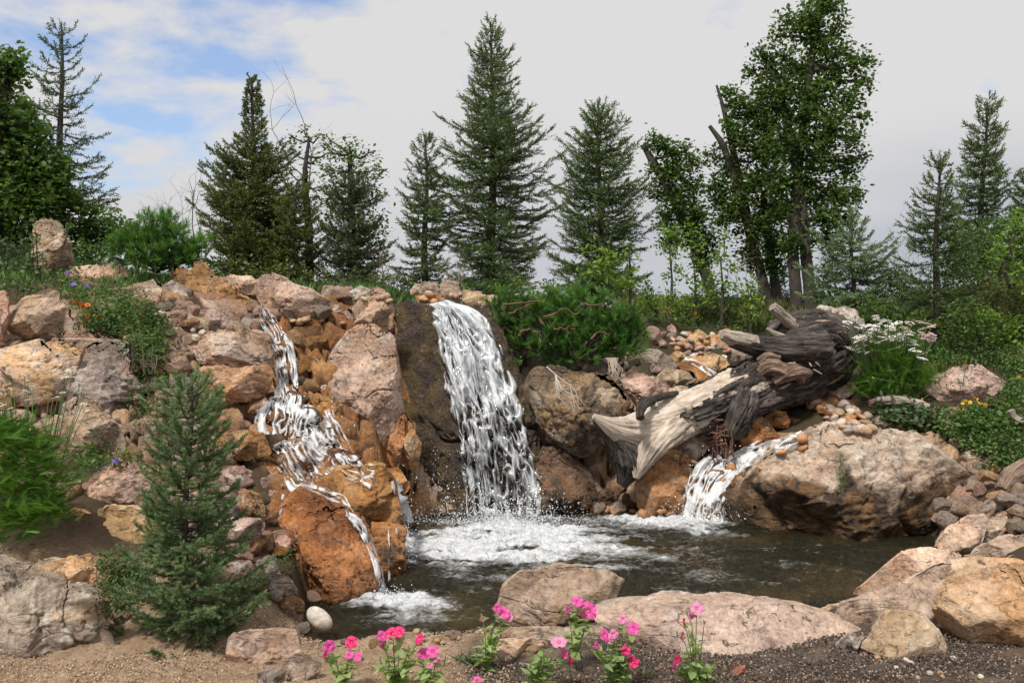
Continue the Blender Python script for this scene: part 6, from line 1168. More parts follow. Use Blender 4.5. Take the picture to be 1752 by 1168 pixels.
LIME = [
 ('bright green maple sapling in front of the dense dark fir', [(1003,425,10),(1030,432,11),(1045,440,14),(1040,460,16),(1020,460,13),(1005,470,11),(1050,478,14),(1028,480,13)], 11.0),
 ('bright green sapling at the right foot of the dark fir', [(1078,440,8),(1082,470,12),(1065,490,14),(1090,495,12),(1072,480,11)], 11.2),
 ('tall spindly bright green sapling, left of the pair under the broken oak', [(1140,400,10),(1158,402,12),(1135,425,10),(1150,445,10),(1142,470,9),(1160,425,9),(1150,500,10)], 12.6),
 ('spindly bright green sapling, right of the pair under the broken oak', [(1185,395,10),(1195,415,12),(1180,435,9),(1200,450,10),(1190,480,10),(1172,470,8),(1196,510,10)], 12.7),
 ('loose bright green sapling beside the leaning oak trunk', [(1240,408,8),(1232,440,12),(1250,455,10),(1225,480,12),(1245,490,12),(1215,510,10)], 12.5),
 ('yellow green bush at the foot of the leaning oak', [(1280,500,12),(1292,515,14),(1278,530,12),(1288,486,8)], 12.3)]
for k, (lb, bl, D) in enumerate(LIME):
    bx = np.mean([q[0] for q in bl]); by = max(q[1] for q in bl)+30
    bushtree('sapling', lb, 'sapling', bl, D, 'lime', .065, 85, 8, [[(bx, by, 2.2), (bx+2, by-50, 1.8), (bx-2, by-100 if k != 5 else by-55, 1.2)]], 50+k, tw=.004, flat=1.)
bushtree('shrub', 'bright yellow green shrub at the right picture edge', 'shrub', [(1745,375,26),(1730,410,28),(1755,430,34),(1720,440,20),(1765,400,30),(1740,470,26)], 10.8, 'lime', .06, 55, 8, seed=60, flat=.9)
for k, (lb, bl, D, mt_) in enumerate([
 ('olive green scrub bush between the two right hand spruces', [(1650,420,28),(1640,450,30),(1665,470,30),(1690,450,28),(1690,420,22),(1630,480,24)], 12.0, 'ground'),
 ('dull green scrub under the tallest oak', [(1410,470,24),(1430,495,24),(1400,500,20),(1445,515,22),(1415,450,16)], 12.6, 'oak'),
 ('scrubby low bush left of the slender spruce', [(1520,470,22),(1540,490,24),(1505,500,20),(1560,510,22),(1530,515,22),(1550,460,12)], 12.4, 'sage'),
 ('dark green shrub behind the white yarrow', [(1490,530,26),(1520,545,24),(1470,555,20),(1545,550,24),(1575,560,22)], 10.9, 'oak'),
 ('shadowy shrub right of the slender spruce foot', [(1640,540,28),(1670,560,30),(1640,580,26),(1700,570,28),(1625,560,20)], 10.8, 'oak'),
 ('tawny green scrub on the right slope', [(1700,500,34),(1740,520,34),(1680,520,28),(1760,560,34),(1730,560,30)], 11.4, 'grass'),
 ('low green growth on the ridge beneath the tallest fir', [(800,488,14),(825,492,14),(850,490,16),(880,492,16),(910,490,16),(940,488,16),(1100,500,18)], 11.8, 'oak'),
 ('low dark growth under the junipers along the ridge', [(400,468,22),(440,472,24),(480,470,26),(520,480,22),(380,455,22),(560,480,22),(610,482,18)], 11.6, 'juniper'),
 ('low shrubs under the left spruce', [(130,432,24),(165,428,24),(195,430,20),(180,455,18),(150,450,18)], 10.2, 'ground'),
 ('grey green sagebrush at the upper left edge', [(15,430,26),(40,425,26),(5,465,28),(45,455,22),(70,470,20),(-20,450,30)], 9.6, 'sage'),
 ('leafy weeds at the left edge above the overhanging boulder', [(20,490,20),(50,492,20),(80,500,16),(0,500,18),(-20,490,20)], 8.9, 'ground'),
 ]):
    bushtree('shrub', lb, 'shrub', bl, D, mt_, .05 if D > 10 else .04, 80, 8, seed=70+k, flat=.9, tw=.004)
for k, (lb, bl, D, mt_) in enumerate([
 ('yellow green undergrowth right of the bright maple sapling', [(1105,505,16),(1125,512,16),(1150,518,16),(1175,522,14),(1115,525,14)], 12.0, 'lime'),
 ('green undergrowth between the spindly saplings and the leaning oak', [(1205,500,20),(1230,510,20),(1255,505,18),(1220,525,16),(1190,520,14)], 12.9, 'ground'),
 ('olive thicket behind the leaning oak trunk', [(1330,490,26),(1350,510,22),(1305,505,20),(1390,515,20),(1340,470,18)], 14.6, 'oak'),
 ('light green bush between the small spruce and the slender spruce', [(1510,500,24),(1535,480,22),(1560,500,24),(1540,520,24),(1575,520,20)], 12.9, 'ground'),
 ('tall leafy thicket at the far right between the spruces', [(1650,400,24),(1640,430,26),(1700,400,28),(1720,380,24),(1660,450,28),(1700,450,30),(1740,460,30),(1630,470,22)], 12.6, 'ground'),
 ('yellow green weeds over the upper right slope', [(1690,540,26),(1730,560,28),(1660,590,20),(1760,590,28),(1700,590,22)], 11.0, 'lime'),
 ('low dark weeds around the tall tan boulder on the left bank', [(62,400,13),(58,420,12),(118,392,11),(90,470,15),(70,455,11),(60,478,14),(80,486,14),(110,482,16),(132,470,14),(54,440,12)], 9.25, 'ground'),
 ('dark leafy thicket behind the left mugo pine', [(185,375,24),(215,385,20),(240,400,18),(200,400,24),(335,440,20),(350,455,18)], 10.6, 'oak'),
 ]):
    bushtree('shrub', lb, 'shrub', bl, D, mt_, .05, 75, 8, seed=170+k, flat=.9, tw=.004)
# bare twigs against the sky
def baretree(label, px, base, top, D, spread, seed, n=9, r=.010):
    rs = np.random.default_rng(seed); A = Acc()
    def grow(p, d, l, r_, dep):
        q = [p]; 
        for i in range(4): d = d+rs.normal(size=3)*.16; d /= np.linalg.norm(d); p = p+d*l/4; q.append(p)
        V, Fc = tube(q, np.linspace(r_, r_*.5, 5), 4); A.add(V, Fc)
        if dep:
            for k in range(rs.integers(2, 5)): grow(q[rs.integers(1, 5)], d+rs.normal(size=3)*[.8, .5, .3], l*rs.uniform(.4, .7), r_*.5, dep-1)
    h = (base-top)*D/F
    for k in range(n): grow(W(px+rs.normal()*spread, base, D), np.array([rs.normal()*.2, 0, 1.]), h*rs.uniform(.6, 1), r, 2)
    V, Fc, t_ = A.get(); tag(obj('bare_shrub', V, Fc, M['drytwig']), label, 'bare shrub')
baretree('bare grey twigs left of the spired juniper', 342, 450, 310, 12.5, 8, 1, 4)
baretree('thin bare twigs behind the round pine bush', 300, 420, 330, 12.0, 22, 2, 5, .006)
baretree('bare twigs sticking out above the see-through oak', 532, 330, 190, 13.3, 3, 3, 2)
baretree('bare twiggy bush on the ridge left of the short fir', 660, 480, 430, 12.4, 8, 4, 5, .006)
baretree('fine bare twigs between the short fir and the tallest fir', 785, 495, 450, 12.4, 14, 5, 6, .006)
baretree('bare twigs behind the leaning oak trunk', 1262, 500, 430, 13.0, 16, 6, 6, .006)
baretree('bare branching twigs left of the slender spruce', 1540, 490, 405, 13.4, 14, 7, 5, .006)
baretree('dead twigs standing in the creeping plants of the left bank', 262, 640, 600, 7.2, 8, 8, 5, .004)
# ------------------------------------------------------------------ low plants
def cover(name, label, cat, poly, n, per, lsize, mat_, seed, tmpl=KITE, h=.04, stuff=False, up=.6, maxD=15, part=None):
    rs = np.random.default_rng(seed); A = []; ps = []
    for x, y in samples(poly, n, rs):
        q = hit(x, y)
        if q and q[0].y < maxD: ps.append(np.array(q[0])+np.array(q[1])*h*rs.random())
    P = np.array(ps); O = np.repeat(P, per, 0)+rs.normal(size=(len(P)*per, 3))*[lsize, lsize, lsize*.5]; O[:, 2] += rs.uniform(0, h, len(O))
    D_ = rs.normal(size=O.shape)*[1, 1, .3]+[0, -.2, up*rs.random()]
    V, Fc = inst(tmpl[0], tmpl[1], O, D_, lsize*rs.uniform(.6, 1.2, len(O)), roll=rs.normal(size=len(O))*.5)
    tn = np.clip(np.repeat(rs.uniform(.1, .9, len(P)), per)+rs.normal(size=len(O))*.15, 0, 1)
    o = obj(name, V, Fc, M[mat_], None, tuple(P.mean(0)), smooth=False, attrs={'tint': np.repeat(tn, len(tmpl[0]))})
    tag(o, label, cat, None, 'stuff' if stuff else None)
    return o
BL = (np.array([[0, -.02, 0], [0, .02, 0], [.5, .012, .03], [.5, -.012, .03], [1, 0, -.04]], float), np.array([[0, 1, 2], [0, 2, 3], [3, 2, 4]]))
cover('creeping_plant', 'creeping green plant trailing between the left bank rocks', 'plant', [(150,545),(240,520),(290,560),(285,600),(275,640),(235,640),(215,590),(160,570)], 620, 7, .032, 'ground', 1, LOBE, .10)
cover('creeping_plant', 'green leaves around the orange flowers', 'plant', [(95,470),(160,500),(220,505),(240,540),(200,560),(140,560),(120,530),(110,500)], 420, 7, .028, 'ground', 2, KITE, .06)
cover('weeds', 'green weeds rooted between the corner boulder and the young spruce', 'weeds', [(160,960),(230,950),(260,1000),(220,1060),(185,1080),(165,1010)], 260, 6, .022, 'ground', 3, KITE, .05)
cover('weeds', 'weedy tuft above the striped pinkish grey rock', 'weeds', [(130,775),(190,770),(230,790),(200,800),(150,815),(125,800)], 130, 6, .022, 'ground', 4, KITE, .05)
cover('weeds', 'weeds beside the split grey boulder left of the spruce top', 'weeds', [(225,640),(300,640),(270,720),(235,750),(215,700)], 180, 6, .022, 'ground', 5, KITE, .05)
cover('ground_cover', 'low leafy ground cover on the right slope', None, [(1500,705),(1600,712),(1752,690),(1752,830),(1700,805),(1640,760),(1600,740),(1520,730)], 800, 6, .040, 'ground', 6, LOBE, .05, True)
cover('ground_cover', 'low green growth across the upper right slope', None, [(1560,600),(1752,560),(1752,700),(1720,690),(1730,650),(1690,620),(1600,635)], 1000, 6, .045, 'ground', 7, KITE, .07, True)
cover('ground_cover', 'sparse green mat on the bare earth above the stream', None, [(1100,535),(1400,530),(1400,575),(1250,570),(1100,550)], 700, 5, .035, 'ground', 8, KITE, .03, True)
cover('leafy_plant', 'clump of broad green leaves under the small weathered log', 'plant', [(1500,695),(1560,700),(1600,720),(1590,740),(1530,735),(1500,715)], 190, 5, .06, 'sage', 9, LOBE, .08)
cover('leafy_plant', 'broad leaved light green clump on the right slope below the yellow flowers', 'plant', [(1650,725),(1700,718),(1712,745),(1680,755),(1650,745)], 90, 5, .065, 'ground', 10, KITE, .06)
cover('moss_tuft', 'green growth sprouting from the torn root end', 'plant', [(1370,555),(1412,552),(1415,570),(1375,572)], 90, 6, .03, 'lime', 11, KITE, .06)
cover('weed', 'small weed between the mud streaked rocks left of the great rusty boulder', 'weeds', [(420,840),(450,850),(445,900),(425,880)], 26, 5, .018, 'ground', 12, KITE, .05)
cover('weed', 'weed tuft beside the rounded pinkish brown stone', 'weeds', [(474,952),(496,950),(498,985),(478,985)], 34, 5, .018, 'ground', 13, KITE, .05)
# grasses standing on the ridge and plateau
def grassfield(name, label, pxr, Dr_, n, hgt, seed, mat_='grass', w_=1.):
    rs = np.random.default_rng(seed); px = rs.uniform(*pxr, n); D = rs.uniform(*Dr_, n); dn = pn(np.stack([px/F*D*1.2, D*1.2, D*0+seed], 1)); k = dn+rs.normal(size=n)*.2 > -.15; px, D = px[k], D[k]
    O = np.stack([(px-CX)/F*D, D, Hs(px, D)-.01], 1); d = rs.normal(size=O.shape)*[.35, .35, 0]+[0, 0, 1]
    t_ = BL[0]*[1, 6*w_, 1]; s_ = hgt*rs.uniform(.4, 1.1, len(O))
    V, Fc = inst(t_, BL[1], O, d, s_, up=(0, 1, 0), roll=rs.uniform(0, 6.3, len(O)))
    tag(obj(name, V, Fc, M[mat_], None, None, False, attrs={'tint': np.repeat(np.clip(.5+dn[k]+rs.normal(size=len(O))*.25, 0, 1), 5)}), label, None, None, 'stuff')
grassfield('meadow_grass', 'tall tawny meadow grass under the oaks on the right', (1060, 1760), (12.6, 16.5), 20000, .26, 1)
grassfield('meadow_grass', 'rough green and straw coloured grass over the right slope', (1480, 1900), (10.4, 13.5), 14000, .17, 2)
grassfield('ridge_grass', 'green grass along the ridge behind the capstone', (360, 720), (9.9, 12), 7000, .16, 3, 'ground')
grassfield('bank_grass', 'short grass on the upper left bank', (-80, 300), (8.6, 11.5), 9000, .10, 4, 'ground')
# feathery clump at the left edge
def frond(n=17, wd=.24):
    V = []; Fc = []; k = 0
    for i in range(n):
        t_ = (i+1)/n; l = wd*math.sin(math.pi*min(1, t_*.85+.12))**.8*(1-t_*.55)
        for sg in (-1, 1):
            b0 = np.array([t_, 0, -.25*t_*t_]); 
            for j in range(3):
                f0, f1 = j/3, (j+1)/3; y0 = sg*l*f0; y1 = sg*l*f1; x0 = t_+l*f0*.45; x1 = t_+l*f1*.45
                V += [[x0-.007, y0, -.25*t_*t_], [x0+.028*(1-f0)+.008, y0+sg*.008, -.25*t_*t_+.012], [x1+.01, y1, -.25*t_*t_-.02*f1]]; Fc.append([k, k+1, k+2]); k += 3
    V += [[0, -.008, 0], [0, .008, 0], [1, 0, -.25]]; Fc.append([k, k+1, k+2]); return np.array(V, float), np.array(Fc)
FR = frond()
def fronds(label, name, cat, pts_, n, D, size, seed, mat_='fern', out=.9, root=None, upz=.75):
    rs = np.random.default_rng(seed); O = []; Dd = []
    for i in range(n):
        x, y, s_ = pts_[rs.integers(len(pts_))]; p = W(x+rs.normal()*s_, y+rs.normal()*s_*.7, D+rs.normal()*.12); O.append(p)
        a = rs.uniform(0, 6.3); Dd.append([math.cos(a)*out, math.sin(a)*out-.35, upz*rs.uniform(.0, 1.3)])
    V, Fc = inst(FR[0], FR[1], np.array(O), np.array(Dd), size*rs.uniform(.6, 1.2, n), roll=rs.normal(size=n)*.3)
    tn = np.repeat(np.clip(rs.uniform(0, 1, n), 0, 1), len(FR[0]))
    if root is None:
        root = empty(name, tuple(W(pts_[0][0], pts_[0][1], D)), label, cat)
    obj('foliage', V, Fc, M[mat_], root, smooth=False, attrs={'tint': tn}); return root
# one flower head of yarrow: a flat umbel of florets
def umbel(seed):
    rs = np.random.default_rng(seed); A = Acc(); n, Fc = ico(1)
    for k in range(26):
        a, r_ = rs.uniform(0, 6.3), math.sqrt(rs.random()); A.add(n*[.17, .17, .12]+[math.cos(a)*r_, math.sin(a)*r_, .18*(1-r_*r_)+rs.normal()*.03], Fc)
    return A.get()[:2]
UM = [umbel(k) for k in range(4)]; UME = {}
def head(root, p, r_, mat_, lab=None):
    k = random.randrange(4)
    if (k, mat_) not in UME:
        me = mkmesh('flower_head', *UM[k]); me.materials.append(M[mat_]); UME[(k, mat_)] = me
    o = bpy.data.objects.new('flower_head', UME[(k, mat_)]); C.objects.link(o); o.parent = root; o.location = Vector(p)-root.location; o.scale = (r_,)*3; o.rotation_euler = (random.uniform(-.1, .45), random.uniform(-.3, .3), random.uniform(0, 6))
    return o
fc = fronds('bright green feathery yarrow clump at the left picture edge', 'yarrow_clump', 'plant', [(20,760,26),(60,770,30),(30,830,30),(80,820,26),(10,880,26),(50,890,30),(85,870,14),(-20,820,30),(0,740,14)], 2100, 5.35, .12, 5)
A = Acc()
for k in range(34):
    x, y = random.uniform(-10, 150), random.uniform(628, 720); D = 5.4+random.gauss(0, .1); p1 = W(x, y, D); p0 = W(x*.6+20, 790, 5.4)
    V, Fq = tube([p0, (p0+p1)/2+[0, 0, .02], p1], [.003, .0025, .0015], 4); A.add(V, Fq, .4)
    if k < 24: head(fc, p1, random.uniform(.010, .024), 'whitefl')
o = A.build('stems', M['greenstem'], fc)
# white yarrow on the right
yr = fronds('tall clump of white and pink yarrow in flower right of the fallen trunk', 'yarrow_clump', 'yarrow', [(1500,640,18),(1530,640,24),(1560,640,20),(1520,610,20),(1550,610,20),(1490,665,10),(1540,665,20),(1575,655,12)], 900, 9.6, .17, 6, upz=1.6)
A = Acc(); ypts = []
for k in range(78):
    t_ = random.random(); x = 1462+t_*120+random.gauss(0, 8); yc = 606-52*math.sin(math.pi*min(1, t_*.9+.12)); y = yc+random.uniform(-8, 26)*(1 if t_ < .7 else .6)
    ypts.append((x, y, 'whitefl'))
for k in range(22): ypts.append((random.uniform(1540, 1612), random.uniform(552, 584), 'pinkfl'))
for (x, y) in ((1442,537),(1455,545),(1450,552),(1462,548),(1498,541),(1500,545),(1478,558),(1448,560),(1510,552)): ypts.append((x, y, 'whitefl'))
for x, y, mm in ypts:
    D = 9.5+random.gauss(0, .14); p1 = W(x, y, D); p0 = W(1525+(x-1525)*.45, 660, 9.6); V, Fq = tube([p0, (p0+p1)/2+[(p1-p0)[0]*.1, 0, .02], p1], [.006, .005, .003], 4); A.add(V, Fq, .4)
    head(yr, p1, random.uniform(.028, .055), mm)
A.build('stems', M['greenstem'], yr)
# small daisies: petals, centre
def daisy():
    V = []; Fc = []
    for k in range(11):
        a = k/11*6.283; c, s_ = math.cos(a), math.sin(a); i = len(V)
        V += [[.25*c, .25*s_, 0], [.8*c-.22*s_, .8*s_+.22*c, .06], [1.05*c, 1.05*s_, -.03], [.8*c+.22*s_, .8*s_-.22*c, .06]]; Fc += [[i, i+1, i+2], [i, i+2, i+3]]
    return np.array(V, float), np.array(Fc)
DA = mkmesh('petals', *daisy(), False); n_, f_ = ico(2); DC = mkmesh('centre', n_*[.42, .42, .2]+[0, 0, .05], f_)
DAm = {}
def flower(root, p, r_, pm, cm, tilt_=1.0):
    if pm not in DAm:
        me = DA.copy(); me.materials.append(M[pm]); DAm[pm] = me
        if ('c', cm) not in DAm: mc = DC.copy(); mc.materials.append(M[cm]); DAm[('c', cm)] = mc
    o = bpy.data.objects.new('flower_head', DAm[pm]); C.objects.link(o); o.parent = root; o.location = Vector(p)-root.location; o.scale = (r_,)*3
    o.rotation_euler = (tilt_+random.uniform(-.5, .3), random.uniform(-.4, .4), random.uniform(0, 6))
    if ('c', cm) in DAm:
        q = bpy.data.objects.new('centre', DAm[('c', cm)]); C.objects.link(q); q.parent = o
def posy(name, label, cat, pts_, D, r_, pm, cm, base, leafn=120):
    root = empty(name, tuple(W(base[0], base[1], D)), label, cat); A = Acc(); rs = np.random.default_rng(int(base[0]))
    for x, y in pts_:
        d_ = D+random.gauss(0, .04); p1 = W(x, y, d_-.04); p0 = W(base[0]+(x-base[0])*.5, base[1], D); V, Fq = tube([p0, (p0+p1)/2, p1], .0025, 4); A.add(V, Fq, .4); flower(root, p1, r_*random.uniform(.8, 1.15), pm, cm)
    A.build('stems', M['greenstem'], root)
    O = W(base[0], base[1], D)+rs.normal(size=(leafn, 3))*[.12, .05, .05]+[0, 0, .04]; V, Fc = inst(KITE[0], KITE[1], O, rs.normal(size=O.shape)+[0, 0, .5], .035, roll=rs.normal(size=leafn)); obj('leaves', V, Fc, M['ground'], root, smooth=False, attrs={'tint': np.repeat(rs.random(leafn), 4)})
posy('blanket_flowers', 'patch of orange flowers with dark centres on the left bank', 'flowers', [(121,517),(129,514),(140,517),(142,524),(150,521),(158,519),(147,526),(141,540),(150,540),(165,542),(144,552),(148,549),(134,520),(180,537)], 7.7, .020, 'orangefl', 'maroon', (145,560))
posy('bellflowers', 'three violet flowers beneath the long flat pale slab', 'flowers', [(116,467),(119,485),(126,486),(150,489),(150,492)], 8.0, .022, 'purple', 'purple', (130,500), 60)
posy('violet_flower', 'single violet flower above the striped pinkish grey rock', 'flower', [(198,786),(200,790),(196,789)], 6.0, .018, 'purple', 'purple', (190,800), 50)
posy('yellow_daisies', 'cluster of yellow orange daisies on the right slope by the flat topped rock', 'flowers', [(1647,690),(1652,686),(1660,688),(1667,680),(1672,683),(1675,689),(1680,690),(1686,692),(1660,698),(1648,700)], 9.0, .022, 'yellowfl', 'yellowfl', (1665,725))
posy('yellow_daisies', 'few yellow flowers left of the flat topped rock', 'flowers', [(1653,618),(1654,624),(1578,683),(1494,646),(1700,705),(1743,645)], 9.4, .018, 'yellowfl', 'yellowfl', (1640,660), 30)
posy('wildflowers', 'tiny orange wildflowers in the grass beneath the saplings', 'flowers', [(1146,534),(1190,536),(1330,540),(1155,545)], 12.3, .026, 'orangefl', 'orangefl', (1180,550), 60)
# weed growing out of the huge boulder
wd = empty('weed', tuple(W(1440, 845, 7.35)), 'thin green weed growing from a crack in the huge tan boulder', 'weed')
h_ = hit(1440, 843); D_ = (h_[0].y if h_ else 7.4)-.01
A = Acc()
for k in range(3):
    V, Fq = tube([W(1438+k*3, 845, D_), W(1437+k*4, 815, D_-.02), W(1438+k*2, 780+k*12, D_-.03)], .0025, 4); A.add(V, Fq)
A.build('stems', M['greenstem'], wd)
rs = np.random.default_rng(2); O = np.array([W(1440+rs.normal()*3, rs.uniform(782, 845), D_-.02) for k in range(60)]); V, Fc = inst(KITE[0]*[1, .5, 1], KITE[1], O, rs.normal(size=O.shape)+[0, 0, .8], .03); obj('leaves', V, Fc, M['ground'], wd, smooth=False, attrs={'tint': np.repeat(rs.random(60), 4)})
# tall thin stalk on the left bank
ts = empty('stalk', tuple(W(245, 640, 6.7)), 'tall thin green stalk rising in front of the creeping plant', 'plant'); A = Acc()
V, Fq = tube([W(247, 640, 6.7), W(243, 580, 6.65), W(228, 520, 6.62), W(226, 480, 6.6), W(238, 445, 6.6)], [.004, .004, .003, .003, .0015], 4); A.add(V, Fq)
A.build('stem', M['greenstem'], ts); O = np.array([W(np.interp(y, [445,480,520,580], [238,226,228,243])+rs.normal()*3, y, 6.6) for y in rs.uniform(440, 560, 50)]); V, Fc = inst(KITE[0]*[1, .6, 1], KITE[1], O, rs.normal(size=O.shape)+[0, 0, .8], .03); obj('leaves', V, Fc, M['ground'], ts, smooth=False, attrs={'tint': np.repeat(rs.random(50), 4)})
# dry grass tufts on the sandy rim
def tuft(label, px, py, D, n, hgt, seed, mat_='sage', spread=.05):
    rs = np.random.default_rng(seed); p = W(px, py, D); O = p+rs.normal(size=(n, 3))*[spread, spread*.6, .004]; d = rs.normal(size=O.shape)*[.8, .5, 0]+[0, 0, .7]
    V, Fc = inst(BL[0]*[1, 3.5, 1], BL[1], O, d, hgt*rs.uniform(.5, 1.1, n), up=(0, 1, 0), roll=rs.uniform(0, 6.3, n))
    tag(obj('grass_tuft', V, Fc, M[mat_], None, tuple(p), False, attrs={'tint': np.repeat(rs.random(n), 5)}), label, 'grass tuft')
tuft('tuft of pale wiry grass on the sandy rim left of the middle boulder', 808, 1132, 4.72, 90, .08, 1)
tuft('small wilted sprig on the soil right of the centre petunia', 1112, 1155, 4.5, 26, .05, 2, 'grass', .03)

# ------------------------------------------------------------------ petunias
def corolla(seed):
    """trumpet with five wavy lobes; opens towards +Z, unit radius"""
    rs = np.random.default_rng(seed); nr, na = 9, 50; V = []
    for i in range(nr):
        t_ = i/(nr-1)
        for j in range(na):
            a = j/na*2*np.pi; lob = 1-.10*abs(math.cos(2.5*a))**6; 
            r_ = (.12+.88*max(0, (t_-.35)/.65)**.8*lob) if t_ > .35 else .07+.05*t_/.35
            z = -1.3+1.3*min(1, t_/.45)-.10*max(0, t_-.45)+(.10*math.sin(5*a+seed)+.06*math.sin(11*a+seed*2))*max(0, t_-.5)*2*(1 if t_ > .5 else 0)
            V.append((r_*math.cos(a), r_*math.sin(a), z))
    Fc = []
    for i in range(nr-1):
        for j in range(na): Fc.append([i*na+j, i*na+(j+1) % na, (i+1)*na+(j+1) % na, (i+1)*na+j])
    return np.array(V), np.array(Fc)
COR = [corolla(k) for k in range(4)]; CORM = {}
n_, f_ = ico(2); TH = mkmesh('throat', n_*[.10, .10, .10]+[0, 0, -.22], f_); TH.materials.append(M['throat'])
def leafmesh():
    n1_, n2_ = 7, 5; V = []
    for i in range(n1_):
        t_ = i/(n1_-1); w_ = .30*math.sin(math.pi*t_**.8)**.8
        for j in range(n2_): u_ = j/(n2_-1)*2-1; V.append((t_, u_*w_, .10*abs(u_)*w_*3-.22*t_*t_))
    return mkmesh('leaf', np.array(V), gridfaces(n1_, n2_))
LF = leafmesh(); LF.materials.append(M['petleaf'])
a_ = LF.attributes.new('tint', 'FLOAT', 'POINT'); a_.data.foreach_set('value', np.full(35, .45, np.float32))
LF2 = LF.copy(); LF2.attributes['tint'].data.foreach_set('value', np.full(35, .85, np.float32))
def petunia(label, D, base, tops, seed, nleaf=22, extra=()):
    """tops: (px, py, radius px, material, facing tilt, turn)"""
    rs = np.random.default_rng(seed); b0 = W(base[0], base[1], D); b0[2] = max(b0[2], float(Hs(np.array([base[0]]), np.array([D]))[0])-.01) if False else b0[2]
    root = empty('petunia', tuple(b0), label, 'petunia'); st = Acc(); stems = []
    for (x, y, r_, mm, tl, tu) in tops:
        p1 = W(x, y, D-.02+rs.normal()*.02); mid = (b0+p1)/2+np.array([rs.normal()*.01, rs.normal()*.01, .015])
        rad = r_*D/F*.96; Q = np.array([b0, mid, p1]); ts_ = np.linspace(0, 1, 9)[:, None]; Q = (1-ts_)**2*b0+2*ts_*(1-ts_)*mid+ts_**2*p1
        rot = Euler((tl, 0, tu)); ax = rot.to_matrix()@Vector((0, 0, 1)); Q[-1] = p1-np.array(ax)*rad*1.25
        V, Fq = tube(Q, np.linspace(.0036, .0018, 9), 6); st.add(V, Fq, .4); stems.append(Q)
        k = int(rs.integers(4))
        if (k, mm) not in CORM:
            me = mkmesh('flower', *COR[k]); me.materials.append(M[mm]); CORM[(k, mm)] = me
        o = bpy.data.objects.new('flower', CORM[(k, mm)]); C.objects.link(o); o.parent = root; o.location = Vector(p1-b0); o.scale = (rad, rad*rs.uniform(.75, 1), rad); o.rotation_euler = rot
        q = bpy.data.objects.new('throat', TH); C.objects.link(q); q.parent = o
    for (x, y) in extra:
        p1 = W(x, y, D); Q = np.array([b0, (b0+p1)/2+[0, 0, .01], p1]); V, Fq = tube(Q, [.004, .003, .0015], 5); st.add(V, Fq, .4); stems.append(Q)
    st.build('stems', M['greenstem'], root)
    for k in range(int(nleaf*2.4)):
        Q = stems[int(rs.integers(len(stems)))]; t_ = rs.uniform(.08, .92); i = t_*(len(Q)-1); i0 = int(i); p = Q[i0]+(Q[min(i0+1, len(Q)-1)]-Q[i0])*(i-i0)
        o = bpy.data.objects.new('leaf', LF if rs.random() < .6 else LF2); C.objects.link(o); o.parent = root; o.location = Vector(p-b0)
        s_ = rs.uniform(.7, 1.2)*.066*(1.15-.5*t_); o.scale = (s_, s_*rs.uniform(.8, 1.1), s_); o.rotation_euler = (rs.normal()*.3, rs.uniform(-1.0, .2), rs.uniform(0, 6.3))
    # sticky green calyx tips
    A = Acc()
    for Q in stems:
        for j in range(5):
            d = rs.normal(size=3)*.5+[0, 0, 1]; V, Fq = tube([Q[-1]-[0, 0, .004], Q[-1]+d*.012], [.0025, .0008], 4); A.add(V, Fq, .5)
    A.build('calyx', M['petleaf'], root)
    return root
FW = R(75)
petunia('petunia with one orchid pink and several hot pink flowers, leftmost on the sand', 4.35, (586,1178), [(564,1105,14,'petpink',1.3,.9),(557,1120,10,'petpink',1.4,1.4),(601,1098,12,'pethot',1.2,-.2),(597,1120,8,'petpink',1.1,0),(612,1122,11,'petpink',.9,-.8)], 1, 20)
petunia('bushy petunia with a fan of bright flowers, second from the left', 4.35, (678,1180), [(654,1087,11,'petpink',1.1,.8),(672,1083,14,'pethot',1.0,.1),(682,1080,12,'pethot',.9,-.5),(655,1100,10,'petpink',1.4,1.0),(717,1092,11,'pethot',1.0,-1.0)], 2, 34, [(700,1110),(650,1130),(720,1120)])
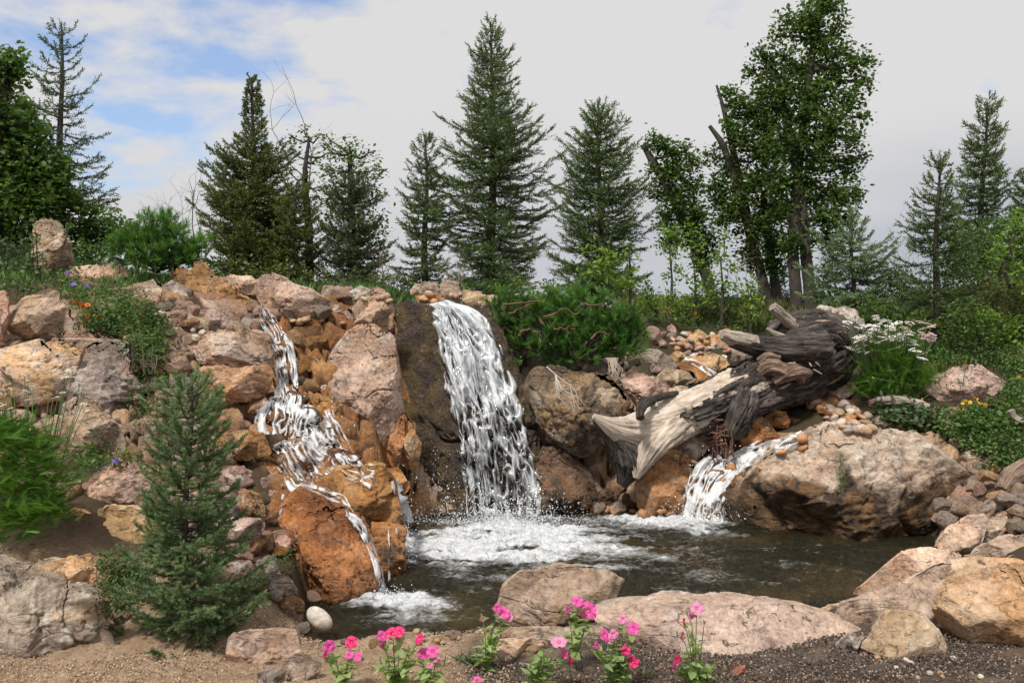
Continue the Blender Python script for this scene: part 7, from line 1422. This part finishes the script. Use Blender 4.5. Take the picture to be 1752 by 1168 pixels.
petunia('low petunia with pink and pale flowers beside the pointed stone', 4.33, (737,1180), [(725,1117,13,'petpink',1.2,.5),(740,1114,12,'petpink',1.1,-.2),(746,1128,9,'petpale',1.3,-.5),(735,1138,6,'petpale',1.5,0)], 3, 14)
petunia('slim petunia with a pair of pink flowers, left of the middle boulder', 4.62, (828,1155), [(852,1040,10,'petpink',1.2,.7),(862,1048,11,'petpink',1.1,-.3),(871,1055,9,'petpale',1.3,-.7),(826,1058,6,'wilt',1.9,.2)], 4, 24, [(842,1070)])
petunia('petunia with pink trumpets leaning right, below the middle boulder', 4.34, (912,1182), [(956,1097,15,'petpale',.7,-.3),(965,1118,11,'petpink',1.4,-1.0),(975,1130,9,'pethot',1.4,-1.2),(926,1102,6,'petpale',.3,.6)], 5, 26, [(905,1120),(925,1130)])
petunia('petunia with one large magenta flower in front of the middle boulder', 4.58, (982,1128), [(1006,1045,17,'petpink',1.35,-.35),(988,1028,11,'petpink',.9,.2),(972,1043,9,'petpink',1.3,1.2)], 6, 20, [(985,1060)])
petunia('tall many flowered petunia right of centre with leafy base', 4.32, (1056,1186), [(1066,1058,10,'petpale',1.2,0),(1083,1074,12,'petpink',1.2,-.6),(1050,1084,10,'petpale',1.4,.3),(1035,1086,12,'petpink',1.1,.8),(1022,1104,10,'petpink',1.3,1.2),(1046,1094,9,'petpale',1.2,0),(1070,1112,10,'pethot',1.3,-.4),(1082,1132,13,'pethot',1.2,-.6)], 7, 40, [(1060,1100),(1030,1120)])
petunia('upright petunia with flowers up one leafy stem, rightmost by the red stone', 4.32, (1192,1186), [(1193,1040,12,'petpale',1.0,.1),(1184,1052,9,'petpink',1.4,.7),(1171,1063,9,'pethot',1.4,1.2),(1168,1087,9,'petpink',1.5,1.0),(1160,1128,11,'pethot',1.4,.8),(1155,1140,9,'petpink',1.5,1.0)], 8, 34, [(1205,1065),(1225,1135)])
petunia('single pink petunia flower at the bottom edge of the picture', 4.28, (815,1195), [(817,1164,9,'petpink',1.0,0)], 9, 4)
